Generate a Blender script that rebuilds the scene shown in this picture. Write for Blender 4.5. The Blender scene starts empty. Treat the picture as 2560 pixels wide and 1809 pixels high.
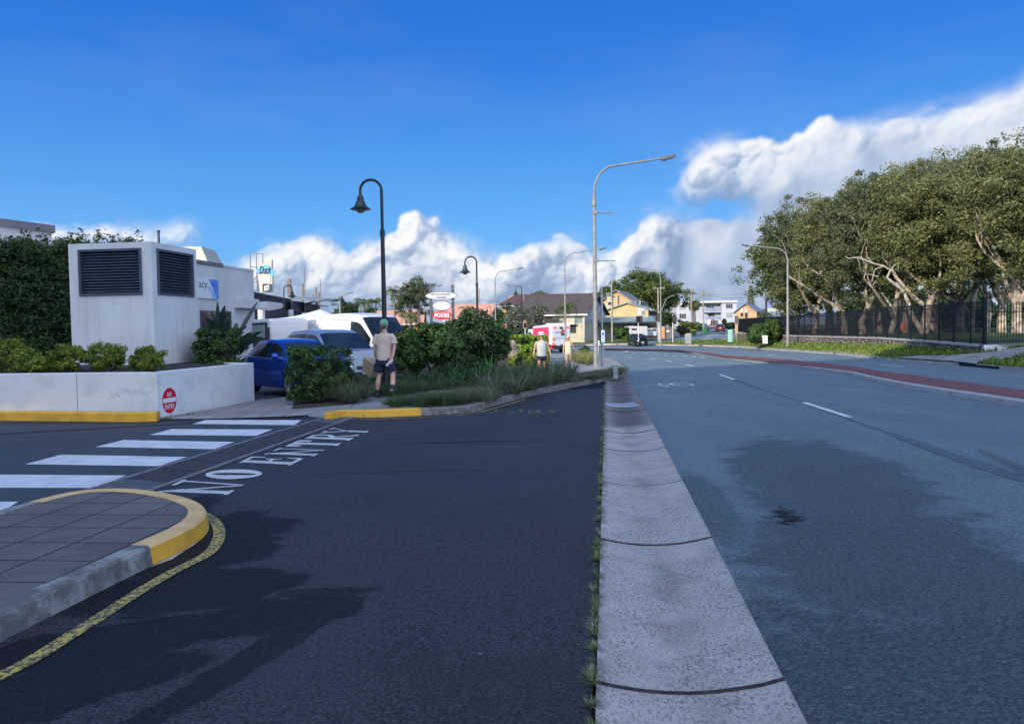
import bpy, bmesh, math, random
import numpy as np
from mathutils import Vector, Matrix, Euler
PI=math.pi; R=math.radians
S=bpy.context.scene; COL=S.collection
# ---------------------------------------------------------------- camera
CAMH=1.5; F=1924.0; PITCH=math.atan(78.5/F); ROLL=0.016
cam=bpy.data.cameras.new('camera'); camo=bpy.data.objects.new('camera',cam); COL.objects.link(camo)
cam.sensor_width=36; cam.lens=F/2560*36; cam.clip_start=.05; cam.clip_end=6000
cm=Matrix.Rotation(PI/2-PITCH,4,'X')@Matrix.Rotation(-ROLL,4,'Z')
camo.matrix_world=Matrix.Translation((0,0,CAMH))@cm
S.camera=camo
# ---------------------------------------------------------------- sun, sky, exposure
SUN_EL=R(21); SUN_DIR=Vector((.62,.785,0)).normalized()   # way the light travels over the ground
sun=bpy.data.lights.new('sun','SUN'); sun.energy=3.6; sun.angle=R(.5); sun.color=(1,.87,.70)
suno=bpy.data.objects.new('sun',sun); COL.objects.link(suno)
ld=Vector((SUN_DIR.x*math.cos(SUN_EL),SUN_DIR.y*math.cos(SUN_EL),-math.sin(SUN_EL)))
suno.rotation_euler=ld.to_track_quat('-Z','Y').to_euler()
S.view_settings.view_transform='Standard'; S.view_settings.look='None'; S.view_settings.gamma=1
S.view_settings.exposure=0.62
S.cycles.max_bounces=6; S.cycles.transparent_max_bounces=8; S.cycles.caustics_reflective=False; S.cycles.caustics_refractive=False

def pdir(px,py):
    v=cm.to_3x3()@Vector(((px-1280)/F,-(py-904.5)/F,-1)); return v
def azel(px,py):
    v=pdir(px,py).normalized(); return math.atan2(v.x,v.y), math.asin(v.z)
class NT:
    def __init__(s,tree): s.t=tree; s.n=tree.nodes; s.l=tree.links
    def new(s,typ,**k):
        n=s.n.new(typ)
        for a,b in k.items(): setattr(n,a,b)
        return n
    def link(s,a,b): s.l.new(a,b)
    def put(s,sock,v):
        if isinstance(v,(int,float)): sock.default_value=v
        elif isinstance(v,(tuple,list)): sock.default_value=tuple(v)+((1,) if len(v)==3 and len(sock.default_value)==4 else ())
        else: s.l.new(v,sock)
    def m(s,op,a,b=0,c=None,clamp=False):
        n=s.new('ShaderNodeMath',operation=op,use_clamp=clamp); s.put(n.inputs[0],a); s.put(n.inputs[1],b)
        if c is not None: s.put(n.inputs[2],c)
        return n.outputs[0]
    def ss(s,v,a,b,t0=0.,t1=1.):
        n=s.new('ShaderNodeMapRange',interpolation_type='SMOOTHSTEP'); s.put(n.inputs[0],v)
        for i,q in zip((1,2,3,4),(a,b,t0,t1)): s.put(n.inputs[i],q)
        return n.outputs[0]
    def mix(s,f,a,b,bt='MIX'):
        n=s.new('ShaderNodeMix',data_type='RGBA',blend_type=bt); s.put(n.inputs[0],f); s.put(n.inputs[6],a); s.put(n.inputs[7],b); return n.outputs[2]
    def noise(s,vec,scale,detail=4,rough=.5,dist=0):
        n=s.new('ShaderNodeTexNoise'); s.link(vec,n.inputs['Vector']); n.inputs['Scale'].default_value=scale; n.inputs['Detail'].default_value=detail
        n.inputs['Roughness'].default_value=rough; n.inputs['Distortion'].default_value=dist; return n.outputs['Fac']
    def voro(s,vec,scale,detail=0,rough=.5,feature='F1'):
        n=s.new('ShaderNodeTexVoronoi',feature=feature); s.link(vec,n.inputs['Vector']); n.inputs['Scale'].default_value=scale
        if 'Detail' in n.inputs: n.inputs['Detail'].default_value=detail; n.inputs['Roughness'].default_value=rough
        return n.outputs['Distance']
    def vadd(s,a,b,op='ADD'):
        n=s.new('ShaderNodeVectorMath',operation=op); s.put(n.inputs[0],a); s.put(n.inputs[1],b); return n.outputs[0]
    def sep(s,v):
        n=s.new('ShaderNodeSeparateXYZ'); s.link(v,n.inputs[0]); return n.outputs
W=bpy.data.worlds.new('World'); S.world=W; W.use_nodes=True
w=NT(W.node_tree); w.n.clear()
sky=w.new('ShaderNodeTexSky',sky_type='NISHITA',sun_disc=False)
sky.sun_elevation=SUN_EL; sky.sun_rotation=math.atan2(-SUN_DIR.x,-SUN_DIR.y)%(2*PI); sky.air_density=.9; sky.dust_density=.25; sky.ozone_density=3.5
hs=w.new('ShaderNodeHueSaturation'); hs.inputs['Saturation'].default_value=1.22; hs.inputs['Value'].default_value=1.0; w.link(sky.outputs[0],hs.inputs['Color'])
tc=w.new('ShaderNodeTexCoord'); D=tc.outputs['Generated']; dx,dy,dz=w.sep(D)
az=w.m('ARCTAN2',dx,dy); el=w.m('ARCSINE',dz)
# cumulus along the horizon, computed here as lit puffs over bearing and elevation
tops=[(-150,565),(60,560),(130,560),(180,560),(230,548),(300,562),(370,590),(420,560),(470,562),(560,650),(620,668),(700,640),(780,612),(830,632),(890,640),(930,592),(970,588),(1000,578),(1050,545),(1100,575),(1150,640),(1200,668),(1240,672),(1290,625),(1330,612),(1400,612),(1450,606),(1500,655),(1555,610),(1600,545),(1660,520),(1700,505),(1703,470),(1712,420),(1790,372),(1850,345),(1910,334),(1960,340),(2010,322),(2080,302),(2150,318),(2250,296),(2330,278),(2400,270),(2480,250),(2530,218),(2600,200)]
def cloudmap(azel,tops,SC=1150,AZ=(-.72,.72),EL=(-.03,.46),seed=11):
    rng=np.random.default_rng(seed); Wd=int((AZ[1]-AZ[0])*SC); Ht=int((EL[1]-EL[0])*SC)
    def fbm(n0,octv,g=.5,sx=1.,sd=0):
        r=np.random.default_rng(seed+sd); out=np.zeros((Ht,Wd),np.float32); a=1;tot=0
        for o in range(octv):
            f=n0*2**o; gw,gh=int(Wd/Ht*f/sx)+3,int(f)+3; gr=r.random((gh,gw),dtype=np.float32)
            yy=np.linspace(0,f,Ht,endpoint=False); xx=np.linspace(0,Wd/Ht*f/sx,Wd,endpoint=False); yi=yy.astype(int); xi=xx.astype(int); fy=yy-yi; fx=xx-xi; fy=(fy*fy*(3-2*fy))[:,None]; fx=(fx*fx*(3-2*fx))[None]
            A=gr[yi][:,xi];B=gr[yi][:,xi+1];C=gr[yi+1][:,xi];E=gr[yi+1][:,xi+1]; out+=a*((A*(1-fx)+B*fx)*(1-fy)+(C*(1-fx)+E*fx)*fy); tot+=a; a*=g
        return out/tot
    def blur(a,r):
        r=int(r)
        for ax in (0,1):
            for _ in range(2):
                p=np.pad(a,[(r+1,r) if i==ax else (0,0) for i in (0,1)],mode='edge'); c=np.cumsum(p,axis=ax,dtype=np.float64)
                a=((c[2*r+1:]-c[:-2*r-1]) if ax==0 else (c[:,2*r+1:]-c[:,:-2*r-1]))/(2*r+1)
        return a.astype(np.float32)
    X,Y=np.meshgrid(np.arange(Wd),np.arange(Ht)); ea=AZ[0]+X/SC; ee=EL[0]+Y/SC
    ta=[azel(x,y) for x,y in tops]; prof=np.interp(AZ[0]+np.arange(Wd)/SC,[a for a,_ in ta],[e for _,e in ta])*SC-EL[0]*SC   # in rows
    cut=np.ones((Ht,Wd),np.float32)
    def P(px,py):
        a,e=azel(px,py); return (a-AZ[0])*SC,(e-EL[0])*SC
    def ell(px,py,rx,ry):
        cx,cy=P(px,py); k=SC/1924; return ((X-cx)/(rx*k))**2+((Y-cy)/(ry*k))**2
    Hf=np.full((Ht,Wd),-200,np.float32)
    gap=np.minimum(ell(1795,528,95,36),ell(1700,512,52,30)); gap=np.minimum(gap,ell(560,640,60,50)+0); gap2=ell(90,640,30,10)
    for lev,(n,r0,r1,deep) in enumerate(((420,26,60,1.0),(1700,11,26,.75),(5200,4.5,11,.5),(6500,2.2,4.5,.4))):
        for _ in range(n):
            cx=rng.random()*Wd; top=prof[min(Wd-1,int(cx))]; r=rng.uniform(r0,r1)
            d=rng.random()**1.5*top*deep; cy=top-d-r*.8
            if cy<-r: continue
            ix,iy=int(cx),int(np.clip(cy,0,Ht-1))
            if gap[min(iy,Ht-1),min(ix,Wd-1)]<(1+r/45)**2: continue
            if lev>0:
                if Hf[iy,min(ix,Wd-1)]<-100: 
                    if rng.random()<.5: continue
                z=max(Hf[iy,min(ix,Wd-1)],-30)-r*rng.uniform(.35,.8)
            else: z=rng.uniform(-25,25)+d*.15
            x0,x1=max(0,int(cx-r)),min(Wd,int(cx+r)+2); y0,y1=max(0,int(cy-r)),min(Ht,int(cy+r)+2)
            if x1<=x0 or y1<=y0: continue
            dx=X[y0:y1,x0:x1]-cx; dy=Y[y0:y1,x0:x1]-cy; q=r*r-dx*dx-dy*dy*1.15
            h=np.where(q>0,z+np.sqrt(np.maximum(q,0)),-200); Hf[y0:y1,x0:x1]=np.maximum(Hf[y0:y1,x0:x1],h)
    wx=(fbm(10,6,.62,sd=41)-.5)*52; wy=(fbm(10,6,.62,sd=42)-.5)*52
    Hf=Hf[np.clip(Y+wy,0,Ht-1).astype(int),np.clip(X+wx,0,Wd-1).astype(int)]
    Hf=np.where((Hf<-150)&(Y<70)&(Y<prof[None,:]-40)&(gap>1.3),-30,Hf)
    solid=(Hf>-150).astype(np.float32)
    H=np.where(Hf>-150,Hf,-40)
    n1=fbm(18,6,.58,sd=3); n2=fbm(5,4,.5,sd=5); H=H+(n1-.5)*16
    def shade(H,s):
        gy,gx=np.gradient(H); nz=1/np.sqrt(1+(gx*s)**2+(gy*s)**2); nx=-gx*s*nz; ny=-gy*s*nz; L=np.array((-.50,.56,.66)); L/=np.linalg.norm(L)
        return np.clip(nx*L[0]+ny*L[1]+nz*L[2],0,1)
    depth=np.clip((prof[None,:]-Y)/(95),0,1.6); soft=np.clip(depth*1.15-.38,0,1)
    l1=.22*shade(H,.7)+.38*shade(blur(H,3),.75)+.40*shade(blur(H,10),1.1); l2=.25*shade(blur(H,4),.5)+.75*shade(blur(H,14),.9); l=l1*(1-soft)+l2*soft
    ao=np.clip((H-blur(H,14))/26,-1,1)
    big=fbm(4,5,.55,1.6,sd=9)
    low=np.clip((depth*1.05+(big-.5)*2.8-.22),0,1); low=low*low*(3-2*low)
    rightbank=np.clip((ea-.29)/.10,0,1)
    v=l*.95+ao*.13*(1-.6*soft)+.06; v=v*(1-soft*.5)+soft*.5*(.55+.9*(big-.5)); rb=rightbank*(.35+.45*np.clip(depth*2,0,1)); v=v*(1-rb)+rb*(.60+.8*(n2-.5))
    v=v-low*(.36-.20*rightbank); v=v+.18*np.clip(1-depth*4,0,1)*(1-low)
    v=v+(fbm(34,5,.65,1.3,sd=61)-.5)*.16+(n2-.5)*.22; v=np.clip(v,0,1); v=blur(v,1)*.5+v*.5
    # alpha: softened silhouette with torn edges
    a=blur(solid,3); a=np.clip((a-.5)*1.6+.5+(n1-.5)*2.2*(1-np.abs(2*a-1)),0,1); wm=np.clip((fbm(7,5,.6,1.4,sd=51)-.47)*6,0,1); fuzzy=blur(solid,11)*np.clip((fbm(20,6,.65,1.6,sd=52)-.30)*3.2,0,1); a=a*(1-wm)+np.maximum(fuzzy,a*np.clip(blur(solid,9)*2-1.05,0,1))*wm; a=blur(a,1)
    thin=np.clip((-.30-ea)/.12,0,1); wsp=fbm(9,6,.6,2.2,sd=21); a=a*(1-thin)+thin*np.clip(blur(solid,9)*1.1,0,1)*np.clip((wsp-.36)*4.5,0,.85)
    a=a*np.clip((ee+.03)/.02,0,1)
    # far faint grey veils round the edges and high wisps
    veil=np.clip((prof[None,:]+26*(big-.15)*2-Y)/42,0,1)*np.clip((big-.46)*4,0,1)*.45*(1-thin); veil=blur(veil,8)
    g=np.minimum(1,gap); veil*=g
    hi=np.clip((fbm(3,6,.6,3.0,sd=31)-.56)*3,0,1)*.13
    cs=np.array([[.27,.37,.56],[.46,.56,.74],[.74,.80,.89],[.98,.98,.98]]); t=np.array([0,.36,.66,1.]); 
    rgb=np.stack([np.interp(v,t,cs[:,i]) for i in range(3)],-1); vc=np.array((.42,.52,.78)); va=np.maximum(veil,hi)
    A=a+va*(1-a); rgb=(rgb*a[...,None]+vc*(va*(1-a))[...,None])/np.maximum(A,1e-4)[...,None]
    return rgb.astype(np.float32),A.astype(np.float32),AZ,EL

crgb,cal,CAZ,CEL=cloudmap(azel,tops)
ci=bpy.data.images.new('cloud_field',cal.shape[1],cal.shape[0],alpha=True,float_buffer=True,is_data=True); ci.alpha_mode='CHANNEL_PACKED'
ci.pixels.foreach_set(np.concatenate([crgb,cal[...,None]],-1).astype(np.float32).ravel()); ci.update(); ci.pack()
it=w.new('ShaderNodeTexImage',image=ci,extension='CLIP'); cxy=w.new('ShaderNodeCombineXYZ')
w.put(cxy.inputs[0],w.m('DIVIDE',w.m('SUBTRACT',az,CAZ[0]),CAZ[1]-CAZ[0])); w.put(cxy.inputs[1],w.m('DIVIDE',w.m('SUBTRACT',el,CEL[0]),CEL[1]-CEL[0])); w.link(cxy.outputs[0],it.inputs[0])
rp=w.new('ShaderNodeValToRGB'); e=rp.color_ramp.elements; e[0].position=0; e[0].color=(.21,.50,.86,1); e[1].position=1; e[1].color=(.03,.11,.36,1)
for po,co in ((.13,(.125,.42,.87,1)),(.32,(.030,.205,.72,1)),(.5,(.012,.12,.54,1))): k=e.new(po); k.color=co
w.put(rp.inputs[0],el); rs=w.vadd(rp.outputs[0],(6.3,6.6,7.0),'MULTIPLY')
base=w.mix(.88,hs.outputs[0],rs)
rear=w.ss(dy,.15,-.35); base=w.mix(w.m('MULTIPLY',rear,.9),base,(9.4,11.2,14.8))   # unseen sky behind the camera, brightness added to lift the shaded walls
ccol=w.vadd(it.outputs[0],(6.6,6.6,6.6),'MULTIPLY')
out=w.mix(it.outputs[1],base,ccol)
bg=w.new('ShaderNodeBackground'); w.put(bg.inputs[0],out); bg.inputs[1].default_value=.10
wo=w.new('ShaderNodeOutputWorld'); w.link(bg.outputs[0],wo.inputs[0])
W.cycles.sampling_method='MANUAL'; W.cycles.sample_map_resolution=512
# ---------------------------------------------------------------- terrain height and pixel helpers
GY=[-500,0,85,112,124,158,210,300,3000]; GZ=[6,0,-1.02,-1.06,-.72,.45,1.6,2.2,2.2]
def gz(x,y): return float(np.interp(y,GY,GZ)) if y>=0 else -.012*y
def project(p):
    q=cm.to_3x3().transposed()@(Vector(p)-Vector((0,0,CAMH))); return 1280+F*q.x/-q.z, 904.5-F*q.y/-q.z
def G(px,py,dz=0.):
    """point where the line of sight through a photo pixel meets the ground surface raised by dz"""
    v=pdir(px,py); v=v/v.y; lo,hi=.2,400.
    f=lambda t: CAMH+v.z*t-(gz(v.x*t,t)+dz)
    if f(hi)>0: return Vector((v.x*hi,hi,gz(0,hi)+dz))
    t=lo; st=.5
    while t<hi and f(t)>0: t+=st if t<60 else 1
    lo=max(.2,t-1)
    hi=t
    for _ in range(30):
        mid=(lo+hi)/2
        if f(mid)>0: lo=mid
        else: hi=mid
    return Vector((v.x*hi,hi,CAMH+v.z*hi))
def AT(px,py,d):
    v=pdir(px,py); v=v/v.y; return Vector((v.x*d,d,CAMH+v.z*d))
# ---------------------------------------------------------------- materials
MATS={}
def mat(name,c1,c2=None,rough=.7,scale=6,bump=0.,bscale=None,metal=0.,detail=3,lo=.35,hi=.65,coat=0.,spec=.5,emit=None,estr=0,alpha=None,island=0.,vec='Object',trans=0.,rvar=0.):
    if name in MATS: return MATS[name]
    m=bpy.data.materials.new(name); m.use_nodes=True; t=NT(m.node_tree); b=t.n['Principled BSDF']; MATS[name]=m
    tcn=t.new('ShaderNodeTexCoord'); geo=t.new('ShaderNodeNewGeometry'); V=tcn.outputs['Object'] if vec=='Object' else geo.outputs['Position']
    b.inputs['Roughness'].default_value=rough; b.inputs['Metallic'].default_value=metal; b.inputs['Specular IOR Level'].default_value=spec; b.inputs['Coat Weight'].default_value=coat
    if coat: b.inputs['Coat Roughness'].default_value=.04
    col=tuple(c1)+(1,)
    if c2 is not None:
        f=t.ss(t.noise(V,scale,detail,.6),lo,hi); colo=t.mix(f,c1,c2)
    else: colo=None
    if island:
        r=geo.outputs['Random Per Island']; base=colo if colo is not None else tuple(c1)
        hv=t.new('ShaderNodeHueSaturation'); t.put(hv.inputs['Color'],base if colo is not None else col)
        t.put(hv.inputs['Value'],t.ss(r,0,1,1-island,1+island)); t.put(hv.inputs['Hue'],t.ss(t.m('FRACT',t.m('MULTIPLY',r,7.3)),0,1,.5-.03,.5+.03)); colo=hv.outputs[0]
    if colo is not None: t.link(colo,b.inputs['Base Color'])
    else: b.inputs['Base Color'].default_value=col
    if rvar: t.put(b.inputs['Roughness'],t.ss(t.noise(V,scale*1.7,4,.6),.3,.7,rough-rvar,rough+rvar))
    if bump:
        bn=t.new('ShaderNodeBump'); bn.inputs['Strength'].default_value=bump; bn.inputs['Distance'].default_value=.02
        t.put(bn.inputs['Height'],t.noise(V,bscale or scale*4,3,.65)); t.link(bn.outputs[0],b.inputs['Normal'])
    if emit: b.inputs['Emission Color'].default_value=tuple(emit)+(1,); b.inputs['Emission Strength'].default_value=estr
    if alpha is not None: b.inputs['Alpha'].default_value=alpha
    if trans:
        tr=t.new('ShaderNodeBsdfTranslucent'); mx=t.new('ShaderNodeMixShader'); mx.inputs[0].default_value=trans
        if colo is not None: t.link(colo,tr.inputs[0])
        else: tr.inputs[0].default_value=col
        o=t.n['Material Output']; t.link(b.outputs[0],mx.inputs[1]); t.link(tr.outputs[0],mx.inputs[2]); t.link(mx.outputs[0],o.inputs[0])
    return m
# ---------------------------------------------------------------- mesh building
class MB:
    def __init__(s): s.v=[]; s.f=[]; s.mi=[]; s.M=Matrix(); s.k=0
    def add(s,vs,fs,k=None):
        o=len(s.v); s.v+= [tuple(s.M@Vector(p)) for p in vs]; s.f+=[tuple(i+o for i in f) for f in fs]; s.mi+=[s.k if k is None else k]*len(fs); return s
    def box(s,c,d,rz=0,k=None,rot=None):
        x,y,z=[q/2 for q in d]; m=rot if rot is not None else Matrix.Rotation(rz,3,'Z'); c=Vector(c)
        vs=[c+m@Vector((i*x,j*y,l*z)) for i in(-1,1) for j in(-1,1) for l in(-1,1)]
        return s.add(vs,[(0,1,3,2),(4,6,7,5),(0,4,5,1),(2,3,7,6),(0,2,6,4),(1,5,7,3)],k)
    def bar(s,a,b,wd,h,k=None):
        a=Vector(a); b=Vector(b); d=b-a; L=d.length; q=d.to_track_quat('X','Z').to_matrix(); return s.box((a+b)/2,(L,wd,h),k=k,rot=q)
    def quad(s,*p,k=None): return s.add(p,[tuple(range(len(p)))],k)
    def prism(s,poly,vec,k=None):
        n=len(poly); vec=Vector(vec); a=[Vector(p) for p in poly]; b=[p+vec for p in a]
        return s.add(a+b,[tuple(range(n))[::-1],tuple(range(n,2*n))]+[(i,(i+1)%n,n+(i+1)%n,n+i) for i in range(n)],k)
    def tube(s,pts,r,n=8,k=None,cap=True):
        pts=[Vector(p) for p in pts]; m=len(pts); rs=r if isinstance(r,(list,tuple)) else [r]*m; vs=[]; up=None
        for i,p in enumerate(pts):
            d=(pts[min(i+1,m-1)]-pts[max(i-1,0)]).normalized()
            if up is None: up=Vector((0,0,1)) if abs(d.z)<.9 else Vector((0,1,0))
            a=d.cross(up)
            if a.length<1e-4: up=Vector((1,0,0)); a=d.cross(up)
            a.normalize(); b=a.cross(d).normalized(); up=b
            rr=rs[i]; ra,rb=(rr if isinstance(rr,tuple) else (rr,rr))
            vs+=[p+a*ra*math.cos(2*PI*j/n)+b*rb*math.sin(2*PI*j/n) for j in range(n)]
        fs=[(i*n+j,i*n+(j+1)%n,(i+1)*n+(j+1)%n,(i+1)*n+j) for i in range(m-1) for j in range(n)]
        if cap: fs+=[tuple(range(n))[::-1],tuple(range((m-1)*n,m*n))]
        return s.add(vs,fs,k)
    def lathe(s,prof,c=(0,0,0),n=16,k=None,sx=1,sy=1):
        c=Vector(c); vs=[c+Vector((r*sx*math.cos(2*PI*j/n),r*sy*math.sin(2*PI*j/n),z)) for r,z in prof for j in range(n)]; m=len(prof)
        fs=[(i*n+j,i*n+(j+1)%n,(i+1)*n+(j+1)%n,(i+1)*n+j) for i in range(m-1) for j in range(n)]
        fs+=[tuple(range(n))[::-1],tuple(range((m-1)*n,m*n))]
        return s.add(vs,fs,k)
    def ball(s,c,r,n=12,k=None):
        rx,ry,rz=r if isinstance(r,(tuple,list)) else (r,r,r)
        return s.lathe([(math.sin(PI*i/n) or 1e-4,-math.cos(PI*i/n)*rz) for i in range(n+1)],c,n=n,k=k,sx=rx,sy=ry)
    def strip(s,A,B,k=None):
        n=len(A); return s.add(list(A)+list(B),[(i,i+1,n+i+1,n+i) for i in range(n-1)],k)
    def rows(s,rows,k=None,close=False):
        n=len(rows[0]); vs=[p for r in rows for p in r]; fs=[]
        for i in range(len(rows)-1):
            for j in range(n-1+close): fs.append((i*n+j,i*n+(j+1)%n,(i+1)*n+(j+1)%n,(i+1)*n+j))
        return s.add(vs,fs,k)
    def build(s,name,mats,parent=None,smooth=False,bevel=0,ang=40,loc=None,fix=True):
        me=bpy.data.meshes.new(name); me.from_pydata(s.v,[],s.f); mats=mats if isinstance(mats,(list,tuple)) else [mats]
        for m in mats: me.materials.append(m)
        if len(mats)>1: me.polygons.foreach_set('material_index',s.mi)
        me.update()
        if fix:
            bm=bmesh.new(); bm.from_mesh(me); bmesh.ops.recalc_face_normals(bm,faces=bm.faces); bm.to_mesh(me); bm.free()
        if smooth: me.shade_smooth(); me.set_sharp_from_angle(angle=R(ang))
        o=bpy.data.objects.new(name,me); COL.objects.link(o)
        if loc is not None: o.location=loc
        if parent: o.parent=parent
        if bevel:
            b=o.modifiers.new('bevel','BEVEL'); b.width=bevel; b.segments=2; b.limit_method='ANGLE'; b.angle_limit=R(40)
        return o
def tag(o,label=None,cat=None,group=None,kind=None):
    if label: o['label']=label
    if cat: o['category']=cat
    if group: o['group']=group
    if kind: o['kind']=kind
    return o
def thing(name,label,cat,loc=(0,0,0),rz=0,group=None):
    o=bpy.data.objects.new(name,None); COL.objects.link(o); o.location=loc; o.rotation_euler=(0,0,rz); o.empty_display_size=.3
    return tag(o,label,cat,group)
def struct(o): o['kind']='structure'; return o
def kids(o): return [c for c in bpy.data.objects if c.parent==o]
def dup(root,loc,rz=None,label=None,scale=None):
    r=root.copy(); COL.objects.link(r); r.location=loc
    if rz is not None: r.rotation_euler=(0,0,rz)
    if label: r['label']=label
    if scale: r.scale=(scale,)*3 if isinstance(scale,(int,float)) else scale
    for ch in kids(root):
        c=ch.copy(); COL.objects.link(c); c.parent=r
        for g in kids(ch):
            d=g.copy(); COL.objects.link(d); d.parent=c
    return r
RAMP=[]
def ramp_t(x,y):
    A,n=RAMP; return min(1,max(0,((x-A.x)*n.x+(y-A.y)*n.y)/1.7))
def sheet(name,poly,m,dz=0.,grid=None,parent=None,ramp=False):
    """flat paved area: polygon of ground points, cut along y so that it follows the terrain"""
    bm=bmesh.new(); vs=[bm.verts.new((p[0],p[1],0)) for p in poly]; bm.faces.new(vs)
    ys=[p[1] for p in poly]; xs=[p[0] for p in poly]
    cuts=[y for y in (grid or [85,112,124,158,210,300]) if min(ys)<y<max(ys)]
    for y in cuts: bmesh.ops.bisect_plane(bm,geom=bm.verts[:]+bm.edges[:]+bm.faces[:],plane_co=(0,y,0),plane_no=(0,1,0))
    if ramp:
        for q_ in (0,.85,1.7): bmesh.ops.bisect_plane(bm,geom=bm.verts[:]+bm.edges[:]+bm.faces[:],plane_co=(RAMP[0].x+RAMP[1].x*q_,RAMP[0].y+RAMP[1].y*q_,0),plane_no=(RAMP[1].x,RAMP[1].y,0))
    bmesh.ops.triangulate(bm,faces=bm.faces[:])
    for v in bm.verts: v.co.z=gz(v.co.x,v.co.y)+(dz if not ramp else .024+(dz-.13)+(.106)*ramp_t(v.co.x,v.co.y))
    for f in bm.faces:
        if f.normal.z<0: f.normal_flip()
    if dz>.1:
        be=[e for e in bm.edges if e.is_boundary]; r_=bmesh.ops.extrude_edge_only(bm,edges=be)
        for v in [q for q in r_['geom'] if isinstance(q,bmesh.types.BMVert)]: v.co.z-=.22
    me=bpy.data.meshes.new(name); bm.to_mesh(me); bm.free(); me.materials.append(m)
    o=bpy.data.objects.new(name,me); COL.objects.link(o)
    if parent: o.parent=parent
    return o
def textmesh(s,size,font=None,shear=0,ex=0.,sx=1.,bold=0.):
    cu=bpy.data.curves.new('t','FONT'); cu.body=s; cu.size=size; cu.align_x='CENTER'; cu.align_y='CENTER'; cu.shear=shear; cu.extrude=ex; cu.offset=bold; cu.resolution_u=3
    ob=bpy.data.objects.new('t',cu); COL.objects.link(ob); dg=bpy.context.evaluated_depsgraph_get(); me=bpy.data.meshes.new_from_object(ob.evaluated_get(dg))
    vs=[(v.co.x*sx,v.co.y,v.co.z) for v in me.vertices]; fs=[tuple(p.vertices) for p in me.polygons]
    bpy.data.objects.remove(ob); bpy.data.curves.remove(cu); bpy.data.meshes.remove(me); return vs,fs
# ================================================================ ground, roads, paving
def asphalt(name,base,dark,light,patches=(),coarse=1.,stain=.3,grain=.5):
    m=bpy.data.materials.new(name); m.use_nodes=True; t=NT(m.node_tree); b=t.n['Principled BSDF']; geo=t.new('ShaderNodeNewGeometry'); V=geo.outputs['Position']
    cell=t.voro(V,75/coarse); agg=t.noise(V,62/coarse,4,.9)
    c=t.mix(t.ss(agg,.42,.60),dark,light); c=t.mix(t.m('MULTIPLY',t.ss(cell,.20,.02),.6),c,tuple(q*1.8 for q in light))
    mid=t.noise(V,.55,4,.62); c=t.mix(t.m('MULTIPLY',t.ss(mid,.42,.72),stain),c,tuple(q*.55 for q in base))
    big=t.noise(t.vadd(V,(1,.18,1),'MULTIPLY'),.9,2,.5); c=t.mix(t.m('MULTIPLY',t.ss(big,.48,.75),.22),c,tuple(min(1,q*1.6) for q in base))
    spk=t.ss(t.voro(V,5.),.045,.03); spk=t.m('MULTIPLY',spk,t.ss(t.noise(V,2.6,2),.52,.56)); c=t.mix(t.m('MULTIPLY',spk,.8),c,(.5,.5,.48))
    rough=None
    x,y,z=t.sep(V); wet=None
    pn=t.noise(V,1.9,8,.72) if patches else 0
    for (cx,cy,rx,ry,rot,amt) in patches:
        ca,sa=math.cos(rot),math.sin(rot); X=t.m('SUBTRACT',x,cx); Y=t.m('SUBTRACT',y,cy)
        u=t.m('DIVIDE',t.m('ADD',t.m('MULTIPLY',X,ca),t.m('MULTIPLY',Y,sa)),rx); v=t.m('DIVIDE',t.m('SUBTRACT',t.m('MULTIPLY',Y,ca),t.m('MULTIPLY',X,sa)),ry)
        d=t.m('SQRT',t.m('ADD',t.m('MULTIPLY',u,u),t.m('MULTIPLY',v,v))); d=t.m('ADD',d,t.m('MULTIPLY',t.m('SUBTRACT',pn,.5),1.9))
        q=t.m('MULTIPLY',t.ss(d,1.05,.88) if coarse<1.5 else t.ss(d,1.2,.72),amt); wet=q if wet is None else t.m('MAXIMUM',wet,q)
    if wet is not None: c=t.mix(wet,c,t.mix(t.ss(agg,.4,.7),tuple(q*.20 for q in dark),tuple(q*(.42 if coarse>1.5 else .30) for q in light)))
    t.link(c,b.inputs['Base Color']); b.inputs['Roughness'].default_value=.62 ; b.inputs['Specular IOR Level'].default_value=.5 if coarse>1.5 else .2
    bn=t.new('ShaderNodeBump'); bn.inputs['Strength'].default_value=.85*grain+.1; bn.inputs['Distance'].default_value=.012*coarse
    t.put(bn.inputs['Height'],t.m('ADD',t.m('MULTIPLY',cell,-.9),agg)); t.link(bn.outputs[0],b.inputs['Normal']); return m
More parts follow.
